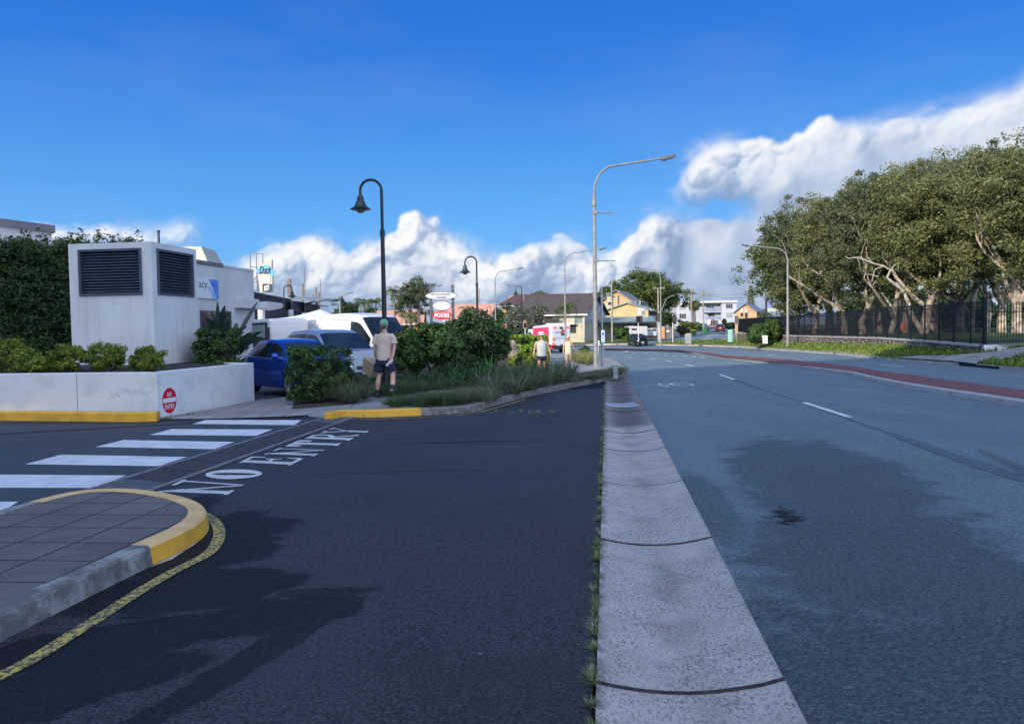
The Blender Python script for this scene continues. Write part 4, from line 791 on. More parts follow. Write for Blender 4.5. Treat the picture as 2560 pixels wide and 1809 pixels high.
# clipped shrubs in the planter
for i,(px,py,d,rx,rz_,lab) in enumerate(((14,905,17.6,.62,.37,'widest yellow-green shrub cut by the picture edge, at the far left of the planter'),(84,914,17.0,.36,.22,'lowest small yellow-green shrub, second from the left in the planter'),(170,917,17.6,.42,.29,'round yellow-green shrub in the middle of the planter row, before the hedge'),(266,917,17.8,.44,.31,'tallest round yellow-green shrub in front of the vent tower face'),(373,921,17.2,.40,.26,'round yellow-green shrub at the corner of the vent tower, nearest the sign'))):
    p=AT(px,py,d); bush('round_shrub',lab,'shrub',(p.x,p.y,ZT-.08),(rx*1.05,rx*.95,rz_*1.18),n=80,per=75,leaf=.032,m=LM_YEL,group='clipped shrubs in the white planter',seed=20+i,lump=.30)
# tall hedge behind
def hedgewall(label,a,c,th,z0,z1,seed,n,per,leaf,m,name='hedge',cl=.35,top=.2,cat='hedge',group=None):
    rng=np.random.default_rng(seed); a=np.array(a); c=np.array(c); t=thing(name,label,cat,((a[0]+c[0])/2,(a[1]+c[1])/2,z0),0,group); u=rng.random(n); side=rng.random(n); L=c-a; nn=np.array([L[1],-L[0]])/np.linalg.norm(L); w_=np.where(side<.6,rng.uniform(-.5,-.28,n),rng.uniform(-.5,.5,n))*-th; z=np.where((side>.6)&(rng.random(n)<.5),z1-z0,rng.random(n)*(z1-z0)); z=z+top*np.sin(u*23)*(z>(z1-z0)*.85)
    C=np.stack([a[0]+L[0]*u+nn[0]*w_-(a[0]+c[0])/2,a[1]+L[1]*u+nn[1]*w_-(a[1]+c[1])/2,z],1); V,D=clumps(C,cl*rng.uniform(.5,1.2,n),per,rng,.8,.2); D[:,:2]+=nn*.8; LV,LF=leaves(V,D,leaf,rng,1.7); fast('foliage',LV,LF,m,t)
    b=MB(); b.box((0,0,(z1-z0)*.45),(np.linalg.norm(L)*.96,th*.45,(z1-z0)*.86),math.atan2(L[1],L[0])); b.build('dark_core',mat('hedge_interior',(.008,.014,.006),(.02,.03,.012),rough=1,scale=6),t); return t  # solid near-black core put in as the hedge's shaded inside
a=AT(-90,800,24.2); c=AT(378,800,26.); zt=AT(60,598,23).z
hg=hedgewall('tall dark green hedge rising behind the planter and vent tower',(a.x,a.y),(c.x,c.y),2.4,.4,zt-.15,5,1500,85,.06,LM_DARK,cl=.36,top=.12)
rng=np.random.default_rng(8); sp=[]; b=MB()
for i in range(46):
    u=rng.random()**.8; x=a.x+(c.x-a.x)*u*1.0; y=a.y+(c.y-a.y)*u-.8; h=rng.uniform(.12,.5)*(1 if u>.38 else .35); bx=Vector((x-hg.location.x,y-hg.location.y,zt-.2-hg.location.z)); e_=bx+Vector((rng.uniform(-.2,.2),0,h+.2)); b.tube([bx,e_],[.008,.003],3)
    for q in np.linspace(.3,1,9): sp.append(bx.lerp(e_,q)+Vector(rng.normal(0,.045,3)))
    for q in np.linspace(.6,1,8): sp.append(bx.lerp(e_,q)+Vector(rng.normal(0,.07,3)))
b.build('sprigs',M_BROWN,hg); LV,LF=leaves(np.array(sp),np.tile([0,0,1.],(len(sp),1)),.07,rng,1.8); fast('sprig_leaves',LV,LF,LM_DARK,hg)
# ================================================================ tower block behind the camera that throws the foreground into shade
Ls=60/math.tan(SUN_EL); sh=Vector((SUN_DIR.x*Ls,SUN_DIR.y*Ls,0)); eg=[(-60,60),(-20,42),(-5,32),(0,27.8),(5.3,34.8),(18,44.5),(75,80)]
pl=[(x-sh.x,y-sh.y,0) for x,y in eg]; pl=pl+[(pl[-1][0]+5,pl[-1][1]-40,0),(pl[0][0]-20,pl[0][1]-60,0)]
t=thing('apartment_tower','tall pale apartment tower standing behind the viewer across the car park','tower',(pl[3][0],pl[3][1],0))
b=MB(); b.M=Matrix.Translation((-pl[3][0],-pl[3][1],-1)); b.prism(pl,(0,0,61)); b.build('tower_wall',mat('tower_paint',(.5,.49,.46),(.56,.55,.52),rough=.9,scale=.1),t)
b=MB(); M_GLASS=mat('window_glass',(.03,.04,.05),rough=.08,spec=.8); M_GLASSB=mat('blue_window_glass',(.10,.15,.20),(.2,.26,.30),rough=.12,spec=.8,scale=.8)
for i in range(len(eg)-1):
    p=Vector(pl[i]); q=Vector(pl[i+1])
    for fl in range(17):
        for s in range(3): b.bar(p.lerp(q,.06+s*.32)-Vector(pl[3])+Vector((0,0,3+fl*3.3)),p.lerp(q,.30+s*.32)-Vector(pl[3])+Vector((0,0,3+fl*3.3)),.3,1.6)
b.build('window',M_GLASS,t)
# ================================================================ street furniture
M_GREEN=mat('dark_green_pole_paint',(.006,.010,.011),(.012,.018,.018),rough=.4,scale=3,spec=.5); M_GLOBE=mat('lamp_globe',(.30,.33,.30),rough=.25,trans=.3); M_GALV=mat('galvanised_steel',(.20,.205,.20),(.27,.275,.265),rough=.6,metal=.2,scale=4); M_LIGHTBOX=mat('luminaire_grey',(.10,.105,.11),rough=.5)
M_STEELD=mat('dark_steel',(.035,.04,.045),(.06,.065,.07),rough=.5,scale=5)
def swanlamp(label,loc,h,dirx,s=1.,ang=0.):
    t=thing('swan_neck_lamp',label,'street lamp',loc,ang,'swan neck lamps with bell shades'); a=.285*s
    b=MB(); b.tube([(0,0,0),(0,0,h*.74)],[.075,.055],12); b.tube([(0,0,h*.735),(0,0,h*.765)],[.068,.068],12); b.tube([(0,0,0),(0,0,.5)],[.11,.10],12)
    top=h-a; pts=[(0,0,h*.76),(0,0,top)]+[(dirx*(a-a*math.cos(PI*i/12)),0,top+a*math.sin(PI*i/12)) for i in range(1,13)]+[(dirx*2*a,0,top-.12)]; b.tube(pts,[.042]*2+[.036]*13,10); b.build('pole',M_GREEN,t,smooth=True)
    b=MB(); z=top-.12; pr=[(.002,0),(.06,-.005),(.085,-.05),(.092,-.11),(.09,-.16),(.118,-.165),(.12,-.19),(.14,-.25),(.18,-.31),(.24,-.345),(.28,-.37),(.272,-.378),(.22,-.36),(.15,-.35),(.002,-.35)]
    b.lathe([(r*s,z+q*s) for r,q in pr],(dirx*2*a,0,0),20); b.build('lamp_shade',mat('bell_shade_green',(.012,.026,.024),(.022,.042,.038),rough=.45,scale=3),t,smooth=True,ang=50)
    b=MB(); b.ball((dirx*2*a,0,z-.36*s),(.14*s,.14*s,.12*s),14); b.build('globe',M_GLOBE,t,smooth=True); return t
def lamp_at(label,px,ptop,d,dirx,zb=None,s=1.):
    T=AT(px,ptop,d); g=gz(T.x,T.y)+.12 if zb is None else zb; swanlamp(label,(T.x,T.y,g),T.z-g,dirx,s)
lamp_at('nearest dark green swan neck lamp, rising above the walking person',953,449,20.8,-1)
lamp_at('green swan neck lamp rising from the bushes just beside the oval shop signs',1191,641,38,-1)
lamp_at('green swan neck lamp beside the near end of the dark roofed house',1304,715,74,-1)
lamp_at('smaller green swan neck lamp showing against the dark tiled roof',1302,749,104,-1)
lamp_at('farthest swan neck lamp, against the pink tiled roof',1227,766,118,-1)
lamp_at('grey green swan neck lamp in front of the dark slatted screen',709,713,52,1)
lamp_at('swan neck lamp in front of the slim upright posts of the shopping centre',775,744,64,1)
def streetlight(label,px,ptop,d,reach,r0=.1,stubs=(),zb=None,fl=1,pbase=None,group='tall road lights with curved outreach arms'):
    """ptop: height in the photo of the luminaire; reach in metres, signed"""
    T=AT(px,ptop,d); g=(gz(T.x,T.y)+.12) if zb is None else zb; h=T.z-g; t=thing('street_light',label,'street light',(T.x,T.y,g),0,group); sx=1 if reach>0 else -1; A=abs(reach)
    b=MB(); hc=h-1.65 if h>5 else h-1; b.tube([(0,0,0),(0,0,hc*.55),(0,0,hc*.8),(0,0,hc)],[r0,r0*.82,r0*.66,r0*.6],12); b.tube([(0,0,hc*.93),(0,0,hc*.965)],[r0*.85]*2,10)
    b.tube([(0,0,0),(0,0,.04)],[r0*1.9]*2,10); b.build('pole',M_GALV,t,smooth=True)
    pts=[(0,0,hc)]; 
    for i in range(1,9): q=PI/2*i/8*.92; pts.append((sx*A*.30*(1-math.cos(q)),0,hc+(h-hc)*.80*math.sin(q)))
    pts.append((sx*A,0,h-.02)); b=MB(); b.tube(pts,[r0*.55]*3+[r0*.45]*(len(pts)-4)+[r0*.38],9); b.build('arm',M_GALV,t,smooth=True)
    b=MB(); x=sx*A; b.prism([(x-.02*sx,-.1,h-.07),(x+.2*sx,-.15,h-.09),(x+.62*sx,-.14,h+.02),(x+.66*sx,-.08,h+.06),(x+.66*sx,.08,h+.06),(x+.62*sx,.14,h+.02),(x+.2*sx,.15,h-.09),(x-.02*sx,.1,h-.07)],(0,0,.13)); b.box((x+.12*sx,0,h-.08),(.2,.16,.1)); b.build('luminaire',M_LIGHTBOX,t,bevel=.015)
    for (pz,ln) in stubs:
        z=AT(px,pz,d).z-g; b=MB(); b.tube([(0,0,z),(ln,0,z-.005)],.028,7); b.box((ln*.03,0,z),(.16,.3,.13)); b.box((ln,0,z-.04),(.02,.02,.1)); b.build('banner_arm',M_GALV,t)
    return t
streetlight('tallest grey road light beside the kerb end, with two short banner arms',1484,398,37.2,3.25,.115,((532,.98),(652,.98)))
streetlight('grey road light standing behind the two walkers, one banner arm',1411,624,77,3.5,.105,((695,1.2),))
streetlight('road light whose foot is hidden by the big dark bush',1237,672,101,3.1,.11)
streetlight('thin road light reaching toward the swan neck lamp it stands behind',1309,712,134,-2.4,.11)
streetlight('grey road light at the corner by the black oncoming car',1651,668,104,-2.9,.11,zb=-.98)
streetlight('road light on the far verge against the paperbark trees',1969,612,77,-3.9,.15,zb=-.62)
streetlight('road light seen just behind the oval shop signs',1048,715,110,2.6,.13)
streetlight('short road light with a level arm, over the white marquee end',849,733,112,1.3,.2)
M_TIMBER=mat('weathered_pole_timber',(.20,.185,.16),(.34,.32,.29),rough=.9,scale=3,bump=.4)
def utility(label,px,ptop,pbot,d,arms,r=.16,lamp=None):
    T=AT(px,ptop,d); B_=AT(px,pbot,d); h=T.z-B_.z; t=thing('utility_pole',label,'power pole',(T.x,T.y,B_.z-.1),0,'timber power poles beyond the junction'); b=MB(); b.tube([(0,0,0),(0,0,h)],[r,r*.7],9); b.build('pole',M_TIMBER,t,smooth=True)
    for (pz,wl,wr) in arms:
        z=AT(px,pz,d).z-B_.z; b=MB(); b.box(((wr-wl)/2,-.14,z),(wl+wr,.12,.14)); 
        for q in (-wl+.1,-wl*.5,wr*.5,wr-.1): b.tube([(q,-.14,z+.05),(q,-.14,z+.25)],.04,6)
        b.build('crossarm',M_TIMBER,t)
    if lamp:
        b=MB(); b.tube([(0,-.1,lamp*.0+h*.42),(.6,-.1,h*.6),(1.2,-.1,h*.78),(1.9,-.1,h*.84),(2.4,-.1,h*.85)],.06,7); b.build('lamp_arm',M_GALV,t)
    return t
utility('timber power pole in front of the tan brick flats, no crossarm',1529,704,853,115,((732,.9,.0),))
utility('timber power pole between the two rooflines of flats, beside the street light',1645,718,849,119,((719,.8,1.0),),lamp=1)
utility('timber power pole in front of the weeping palm',1728,722,818,150,((747,.6,.6),))
utility('power pole with long double crossarms before the white flats',1758,716,822,140,((734,1.15,1.15),(738,1.0,1.0)))
utility('power pole rising behind the bushes next to a swan neck lamp',1198,720,860,150,((749,.8,.8),))
def wire(label,pts,r=.014):
    P_=[AT(*p) for p in pts]; b=MB(); out=[]
    for a,c in zip(P_[:-1],P_[1:]):
        for i in range(8): q=a.lerp(c,i/8); q.z-=.35*math.sin(PI*i/8); out.append(q)
    out.append(P_[-1]); o=P_[0].copy(); b.tube([q-o for q in out],r,4); tag(b.build('power_line',mat('wire_black',(.03,.03,.035),rough=.6),loc=o),label,'power line',group='power lines')
wire('upper power line running from the long crossarms to the paperbark trees',[(1645,719,119),(1758,734,140),(1905,728,120)],.02)
wire('power line between the palm pole and the trees on the far verge',[(1728,745,150),(1758,738,140),(1905,741,120)],.02)
wire('power line over the brick flats roof',[(1503,740,150),(1529,732,115),(1645,719,119)],.02)
wire('long low power line crossing behind the oval signs',[(780,787,150),(1198,749,150),(1320,753,150)],.02)
M_SIGB=mat('signal_black',(.008,.008,.009),rough=.55); M_RED=mat('red_signal_light',(.5,.01,.01),rough=.4,emit=(1,.03,.02),estr=3.2); M_WP=mat('white_post_paint',(.62,.63,.62),(.7,.7,.7),rough=.5,scale=5)
def signal(label,px,pt,pb,pbase,d,lit=False,heads=((0,0),),rim=False,zb=None,side=0):
    A=AT(px,pt,d); B_=AT(px,pb,d); h=A.z-B_.z; base=AT(px,pbase,d).z if zb is None else zb; t=thing('traffic_light',label,'traffic light',(A.x,A.y,base),0,'traffic lights at the junction'); k=h/.95; ht=A.z-base
    b=MB(); b.tube([(0,.12,0),(0,.12,ht+.15)],.055,9); b.build('pole',M_WP,t,smooth=True)
    for (ox,ang) in heads:
        m=Matrix.Translation((ox,0,0))@Matrix.Rotation(ang,4,'Z'); b=MB(); b.M=m; w_=.52*k; b.box((side,0,ht-h/2),(w_,.05,h)); b.box((side,-.06,ht-h/2),(w_*.55,.12,h*.9)); hd=b.build('signal_head',M_SIGB,t,bevel=.03)
        for i in range(3):
            z=ht-h*(.2+.3*i); b=MB(); b.M=m; n=10; b.rows([[(side+.13*k*math.cos(PI*j/n),-.12-q,z+.13*k*math.sin(PI*j/n)) for j in range(n+1)] for q in (0,.16)]); b.build('visor',M_SIGB,hd)
            if lit and i==0:
                for s_ in (-1,1): b=MB(); b.M=m; x=side+s_*.11*k; r_=.085*k; b.prism([(x-s_*r_,-.135,z-r_),(x+s_*r_,-.135,z),(x-s_*r_,-.135,z+r_),(x-s_*r_*.2,-.135,z)],(0,-.015,0)); b.build('red_arrow',M_RED,hd)
        if rim: b=MB(); b.M=m; b.box((side,.035,ht-h/2),(w_+.06,.02,h+.06)); b.build('rim',M_WP,hd)
    return t
signal('traffic light showing two red arrows beside the tall grey pole',1493,794,813,871,88,True)
signal('white edged traffic light with red arrows beside the swan neck lamp',1312.5,804,819,861,98,True,rim=True)
signal('twin headed traffic light behind the black oncoming car',1596,789,806,850,108,False,((-.18,.9),(.3,-.35)))
signal('dark traffic light seen from behind, next to the timber power pole',1648,782,804,856,106,False,((0,2.6),))
signal('dark traffic light on the corner by the brown gatepost wall',1682,788,806,856,108,False,((.2,2.9),))
# ---- oval signs of the shopping centre
D0=45; o=AT(1077,1000,D0); t=thing('shopping_centre_sign','three oval signs between two dark posts, reading MOOLOOLABA Central and POKIES','sign',(o.x,o.y,gz(0,D0)))
M_POST=mat('charcoal_post',(.05,.06,.075),(.07,.08,.10),rough=.5,scale=3); M_OV=mat('oval_sign_face',(.50,.51,.55),(.56,.57,.60),rough=.4,scale=3); M_NAVY=mat('navy_lettering',(.012,.02,.16),rough=.5); M_DGR=mat('dark_green_lettering',(.02,.05,.045),rough=.5); M_CRIM=mat('crimson_sign',(.48,.02,.045),rough=.4); M_WHT=mat('plain_white',(.8,.8,.8),rough=.5)
k=D0/F
for px in (1076,1131):
    A=AT(px,712,D0)-t.location; b=MB(); b.box((A.x,.12,(A.z-1)/2),(.16,.16,A.z+1)); b.build('post',M_POST,t)
    b=MB(); 
    for pz in (721,752,772): z=(AT(px,pz,D0)-t.location).z; b.box((A.x,.12,z),(.168,.168,.02))
    b.build('band',M_GALV,t)
for nm,cx,cy,rx,ry,m in (('oval_panel',1103,739,38.8,10.2,M_OV),('oval_panel',1104.4,764,23,11.6,M_OV),('oval_panel',1104.8,787.3,23.5,11,M_CRIM)):
    c=AT(cx,cy,D0)-t.location; b=MB(); n=40; b.prism([(c.x+rx*k*math.cos(2*PI*i/n),0,c.z+ry*k*math.sin(2*PI*i/n)) for i in range(n)],(0,-.05,0)); pn=b.build(nm,m,t)
    b=MB(); b.tube([(c.x+rx*k*math.cos(2*PI*i/n),-.052,c.z+ry*k*math.sin(2*PI*i/n)) for i in range(n+1)],.012,4,cap=False); b.build('edge_trim',M_POST if m is M_OV else M_CRIM,pn)
    P=lambda u,v,of,c=c:(c.x+u*k,-.053-of,c.z+v*k)
    if cy==739: text_on('lettering','MOOLOOLABA',P,0,3.6,4.0,48,M_DGR,pn,.002,bold=.012,sp=1); text_on('lettering','Central',P,0,-4.2,6.4,26,M_NAVY,pn,.002,bold=.01,shear=.35)
    elif cy<770: b=MB(); b.box((c.x,-.056,c.z),(23*k,.006,2.2*k)); b.build('blank_strip',mat('peeled_strip',(.58,.57,.52),rough=.6),pn)
    else:
        text_on('lettering','POKIES',P,.3,-.8,9.4,37,M_WHT,pn,.003,bold=.025)
        b=MB(); 
        for i in range(12): x=-16.5+i*3; q=P(x,6.6,.003); b.prism([(q[0]+.9*k*math.cos(a),q[1],q[2]+.9*k*math.sin(a)) for a in [2*PI*j/6 for j in range(6)]],(0,-.006,0))
        b.build('white_dots',M_WHT,pn)
# ---- small signs and posts
def post_sign(label,px,pt,pbase,d,sw,sh_,m,ztop=None,r=.03,name='sign_post',mp=None,lift=0.,face=None):
    A=AT(px,pt,d); B_=AT(px,pbase,d); t=thing(name,label,'sign post',(B_.x,B_.y,B_.z)); h=A.z-B_.z; b=MB(); b.tube([(0,.03,-.1),(0,.03,h)],r,8); b.build('post',mp or M_GALV,t)
    if sw: b=MB(); b.box((0,-.02,h-sh_/2-lift),(sw,.02,sh_)); pn=b.build('panel',m,t); 
    if face: face(pn,h-sh_/2-lift)
    return t
M_BLUW=mat('pale_blue_sign',(.40,.50,.68),(.5,.58,.72),rough=.4,scale=4); M_TEALB=mat('sign_blue',(.04,.12,.45),rough=.4)
def busface(pn,z):
    b=MB(); b.box((0,-.032,z+.17),(.09,.006,.16)); b.box((0,-.032,z-.22),(.13,.006,.05)); b.build('symbol',M_TEALB,pn)
post_sign('grey post with pale blue bus stop panel beside the tall road light',1506,722,921,37.5,.0,.1,M_BLUW,r=.055,mp=mat('pole_grey',(.2,.22,.24),(.3,.32,.33),rough=.6,scale=6))
A=AT(1507,825,37.2); B2=AT(1507,856,37.2); o=thing('bus_stop_panel','narrow pale blue bus stop panel on the grey post','sign',(A.x,A.y-.06,B2.z)); b=MB(); b.box((0,0,(A.z-B2.z)/2),(.17,.02,A.z-B2.z)); pn=b.build('panel',M_BLUW,o,bevel=.008); b=MB(); b.box((0,-.013,.42),(.09,.006,.15)); b.box((0,-.013,.24),(.05,.006,.05)); b.box((0,-.013,.07),(.11,.006,.03)); b.build('symbol',M_TEALB,pn)
post_sign('thin yellowed post with small grey sign before the pale house',1455,812,866,95,.2,.55,mat('faded_sign',(.3,.33,.35),rough=.6),r=.035,mp=mat('yellowed_post',(.45,.42,.28),rough=.6))
post_sign('white stub post left of the garbage truck cab',1327,825,848,95,.14,.5,M_WHT,r=.04,mp=M_WP)
post_sign('low white marker plate on a post near the traffic light',1496,851,884,62,.16,.28,M_WHT,r=.02,mp=M_WP)
post_sign('grey square sign back on a thin post at the end of the black fence',1842,790,864,104,.55,1.05,mat('sign_back_grey',(.10,.10,.10),(.13,.13,.13),rough=.6,scale=3),r=.045)
# green and grey service cabinets
A=AT(1825,822,106); B_=AT(1827,853,106); o=thing('service_cabinet','pale mint green service cabinet on the verge beside the fence end','cabinet',(B_.x,B_.y,B_.z-.1)); h=A.z-B_.z; b=MB(); b.box((-.1,0,h/2),(.55,.5,h)); b.build('body',mat('mint_green_paint',(.30,.55,.47),(.36,.6,.52),rough=.5,scale=2),o,bevel=.03); b=MB(); b.box((-.02,-.255,h*.62),(.03,.02,.12)); b.build('handle',M_STEELD,o)
A=AT(1720,832,104); B_=AT(1720,857,104); o=thing('service_cabinet','grey round topped service cabinet on the verge near the side street','cabinet',(B_.x,B_.y,B_.z-.1)); h=A.z-B_.z; w2=.40; b=MB(); n=10; b.prism([(-w2,-.2,0),(w2,-.2,0),(w2,-.2,h*.85)]+[(w2*math.cos(PI*i/n),-.2,h*.85+h*.15*math.sin(PI*i/n)) for i in range(1,n)]+[(-w2,-.2,h*.85)],(0,.4,0)); b.build('body',mat('cabinet_grey',(.25,.28,.31),(.3,.33,.36),rough=.5,scale=2),o)
b=MB(); n=10; b.tube([(w2*1.02*math.cos(PI*i/n),-.2,h*.85+h*.17*math.sin(PI*i/n)) for i in range(n+1)],.03,5); b.build('rim',M_WP,o)
A=AT(1910,838,84); o=thing('sandwich_board','small white notice board with pink writing at the foot of the dark bush','sign',(A.x,A.y-.3,AT(1910,857,84).z-.05)); b=MB(); b.prism([(-.27,-.12,0),(.27,-.12,0),(.27,0,.86),(-.27,0,.86)],(0,.02,0)); pn=b.build('board',M_WHT,o); b=MB(); b.box((0,-.10,.22),(.38,.02,.10)); b.build('pink_print',mat('pink_print',(.6,.18,.18),rough=.6),pn); b=MB(); b.box((-.02,-.045,.66),(.25,.02,.12)); b.box((0,-.06,.5),(.3,.02,.05)); b.build('grey_print',mat('grey_print',(.3,.3,.33),rough=.6),pn)
# drain grate and inlet in the channels
g0=G(1553,1011); t=thing('drain_grate','galvanised steel drain grate set across the concrete channel','grate',(g0.x,g0.y,g0.z)); b=MB(); b.box((0,0,-.055),(.5,1.08,.03)); b.box((0,0,-.045),(.72,1.06,.02)); b.build('pit',M_BLACK,t); b=MB()
dd=lambda x:-.046*(1-(2*x/.86)**2)+.022
for i in range(12): x=-.33+i*.66/11; b.box((x,0,dd(x)),(.034,1.0,.02))
b.build('bars',mat('bright_galvanised',(.5,.53,.56),(.62,.65,.68),rough=.35,metal=.3,scale=20),t); b=MB(); 
for y_ in (-.5,0,.5): b.tube([(x,y_,dd(x)-.002) for x in np.linspace(-.36,.36,9)],.012,5)
b.build('frame',M_STEELD,t)
pa=verge(2403,0); pb=verge(2438,0); t=thing('storm_drain_inlet','pale concrete lintel over a dark stormwater inlet in the far kerb','drain',pa); b=MB(); d=(pb-pa); b.prism([(0,-.12,.02),(d.x,d.y-.12,d.z+.02),(d.x,d.y+.6,d.z+.06),(0,.6,.06)],(0,0,.11)); b.build('lintel',M_WALL,t); b=MB(); b.prism([(.05,-.05,-.16),(d.x-.05,d.y-.05,d.z-.16),(d.x-.05,d.y+.3,d.z-.16),(.05,.3,-.16)],(0,0,.20)); b.build('opening',M_BLACK,t)
pc=verge(2497,0); b=MB(); d2=pc-pb; b.prism([Vector((0,-.04,-.15))+d,Vector((0,-.04,-.15))+d+d2,Vector((0,.2,-.15))+d+d2,Vector((0,.2,-.15))+d],(0,0,.13)); b.build('side_opening',M_BLACK,t)
# ================================================================ shops on the near left
k=1/F
def zat(px,py,d): return AT(px,py,d).z
# pharmacy
w0=AT(634,700,38.); w1=AT(452,700,32.); w0.z=w1.z=0; dw=(w1-w0).normalized(); nw=Vector((-dw.y,dw.x,0)); nw=nw if nw.x>0 else -nw; w1=w0+dw*12; zt=zat(634,679,38.)
t=thing('pharmacy','white rendered pharmacy building with a blue swoosh sign beside the vent tower','building',(w0.x,w0.y,-.5)); OFm=Matrix.Translation((-w0.x,-w0.y,.5))
b=MB(); b.M=OFm; b.prism([(w0.x,w0.y,-1),(w1.x,w1.y,-1),(w1.x-9,w1.y+1,-1),(w0.x-9,w0.y+1.2,-1)],(0,0,zt+1)); b.build('wall',M_WALL,t)
Pw=lambda px,py,of=0.:( lambda s:w0+dw*s+nw*of+Vector((0,0,0)) )(0)
def ws(px):
    lo,hi=0.,14.
    for _ in range(40):
        m_=(lo+hi)/2
        if project(w0+dw*m_+Vector((0,0,2)))[0]>px: lo=m_
        else: hi=m_
    return lo
def wp(px,py,of=.0):
    s=ws(px); p=w0+dw*s; return Vector((p.x,p.y,zat(px,py,p.y)))+nw*of
def wbox(b,x0,x1,y0,y1,o0,o1):   # block on that wall between photo columns x0..x1, rows y0 (at x0) y1
    a=wp(x0,y0,o0); c=wp(x1,y0,o0); a2=wp(x0,y1,o0); zt_=(a.z+c.z)/2; zb_=a2.z
    b.prism([(a.x,a.y,zb_),(c.x,c.y,zb_),(c.x,c.y,zt_),(a.x,a.y,zt_)],nw*(o1-o0))
M_FASC=mat('grey_fascia',(.13,.13,.15),(.17,.17,.19),rough=.6,scale=2)
b=MB(); b.M=OFm; s=ws(560); b.prism([w0+dw*s+nw*-.25+Vector((0,0,zt)),w1+nw*-.25+Vector((0,0,zt)),w1+nw*.06+Vector((0,0,zt)),w0+dw*s+nw*.06+Vector((0,0,zt))],(0,0,.16)); b.build('fascia',M_FASC,t)
b=MB(); b.M=OFm; b.prism([w0+nw*-.4+Vector((0,0,zt)),w0+dw*s+nw*-.4+Vector((0,0,zt)),w0+dw*s+nw*.03+Vector((0,0,zt)),w0+nw*.03+Vector((0,0,zt))],(0,0,.10)); b.build('parapet',M_WALL,t)
q0=wp(545,700,.02); q1=wp(470,700,.02); z0_,z1_=wp(545,748).z,wp(545,700).z
b=MB(); b.M=OFm; b.prism([(q0.x,q0.y,z0_),(q1.x,q1.y,z0_),(q1.x,q1.y,z1_),(q0.x,q0.y,z1_)],nw*.05); sg=b.build('sign_panel',mat('pharmacy_sign_face',(.68,.72,.78),rough=.4),t)
Lq=(q1-q0); Lq.z=0; LL=Lq.length; Lq.normalize(); P=lambda u,v,of:tuple(OFm@(q0+Lq*(LL-u*LL)+Vector((0,0,z0_-q0.z+(z1_-z0_)*v))+nw*(.052+of)))
b=MB(); n=14; arc=[P(.72+.22*math.sin(i/n*PI/2*1.0)*1.0-.06,1-i/n,.0) for i in range(n+1)]; b.add([*arc,P(1,0,0),P(1,1,0)],[tuple(range(n+3))]); b.build('blue_swoosh',mat('sign_blue_grad',(.05,.14,.62),(.12,.32,.75),rough=.4,scale=1.2),sg,fix=False)
b=MB(); arc=[P(.62+.2*(1-(1-i/n)**2)*.0+.2*math.sin(i/n*PI/2)-.03,(1-i/n)*.62,.004) for i in range(n+1)]; arc2=[P(.74+.2*math.sin(i/n*PI/2)-.03,(1-i/n)*.62,.004) for i in range(n+1)]; b.strip(arc,arc2); b.build('light_swoosh',mat('sign_pale_blue',(.25,.48,.8),rough=.4),sg,fix=False)
s_a,s_b=(LL-(ws(496.5)-ws(545)))/LL,(LL-(ws(517)-ws(545)))/LL
text_on('lettering','acy',P,(s_a+s_b)/2,.60,.40,abs(s_b-s_a),mat('charcoal_lettering',(.03,.035,.045),rough=.5),sg,.004,bold=.0)
b=MB(); b.M=OFm; wbox(b,587,632,747,770,.0,.38); b.build('light_box',mat('light_box_shell',(.62,.60,.62),rough=.5),t,bevel=.02)
b=MB(); b.M=OFm; wbox(b,500,577,777,832,.0,.05); wf=b.build('window',mat('aluminium_frame',(.10,.11,.12),rough=.4),t); b=MB(); b.M=OFm; wbox(b,502,536,780,830,.02,.056); wbox(b,539,575,780,830,.02,.056); b.build('pane',M_GLASS,wf)
c=wp(570,665,-1.5); rb=thing('roof_plant_box','tapered beige plant box on the pharmacy roof','roof box',(c.x,c.y,zt-.1)); b=MB(); zz=zat(570,633,38)-zt+.1; bw=1.05; b.add([(-bw,-1,0),(bw,-1,0),(bw,1,0),(-bw,1,0),(-bw*.80,-.8,zz),(bw*.55,-.8,zz),(bw*.55,.8,zz),(-bw*.80,.8,zz)],[(0,1,5,4),(1,2,6,5),(2,3,7,6),(3,0,4,7),(4,5,6,7)]); b.box((.0,0,.04),(2.6,2.3,.12)); b.build('casing',mat('beige_sheet',(.40,.40,.34),(.46,.46,.40),rough=.6,scale=2),rb)
c=AT(497,652,44); rb=thing('red_rooftop_sign','small plain red block just showing above the pharmacy roof','sign',(c.x,c.y,zt-.2)); b=MB(); b.box((0,0,(c.z-zt)/2+.2),(.4,.2,c.z-zt+.6)); b.build('panel',mat('red_panel',(.55,.06,.03),rough=.5),rb)
c=AT(396,576,30); rb=thing('flue_pipe','dark slim flue pipe standing behind the vent tower','pipe',(c.x,c.y,0)); b=MB(); b.tube([(0,0,0),(0,0,c.z-.04)],.05,8); b.tube([(0,0,c.z-.05),(0,0,c.z)],.075,8); b.build('pipe',M_STEELD,rb)
c=AT(128,563,36); c2=AT(-40,533,33); rb=thing('grey_office_building','pale grey building with dark fascia rising behind the hedge at the picture edge','building',(c.x,c.y,-.4)); b=MB(); q=Vector((c2.x-c.x,c2.y-c.y,0)); zc=c.z+.4; b.prism([(0,0,0),tuple(q),tuple(q+Vector((-8,8,0))),(-8,8,0)],(0,0,zc-.12)); b.build('wall',mat('grey_render',(.47,.47,.47),(.52,.52,.52),rough=.85,scale=1),rb)
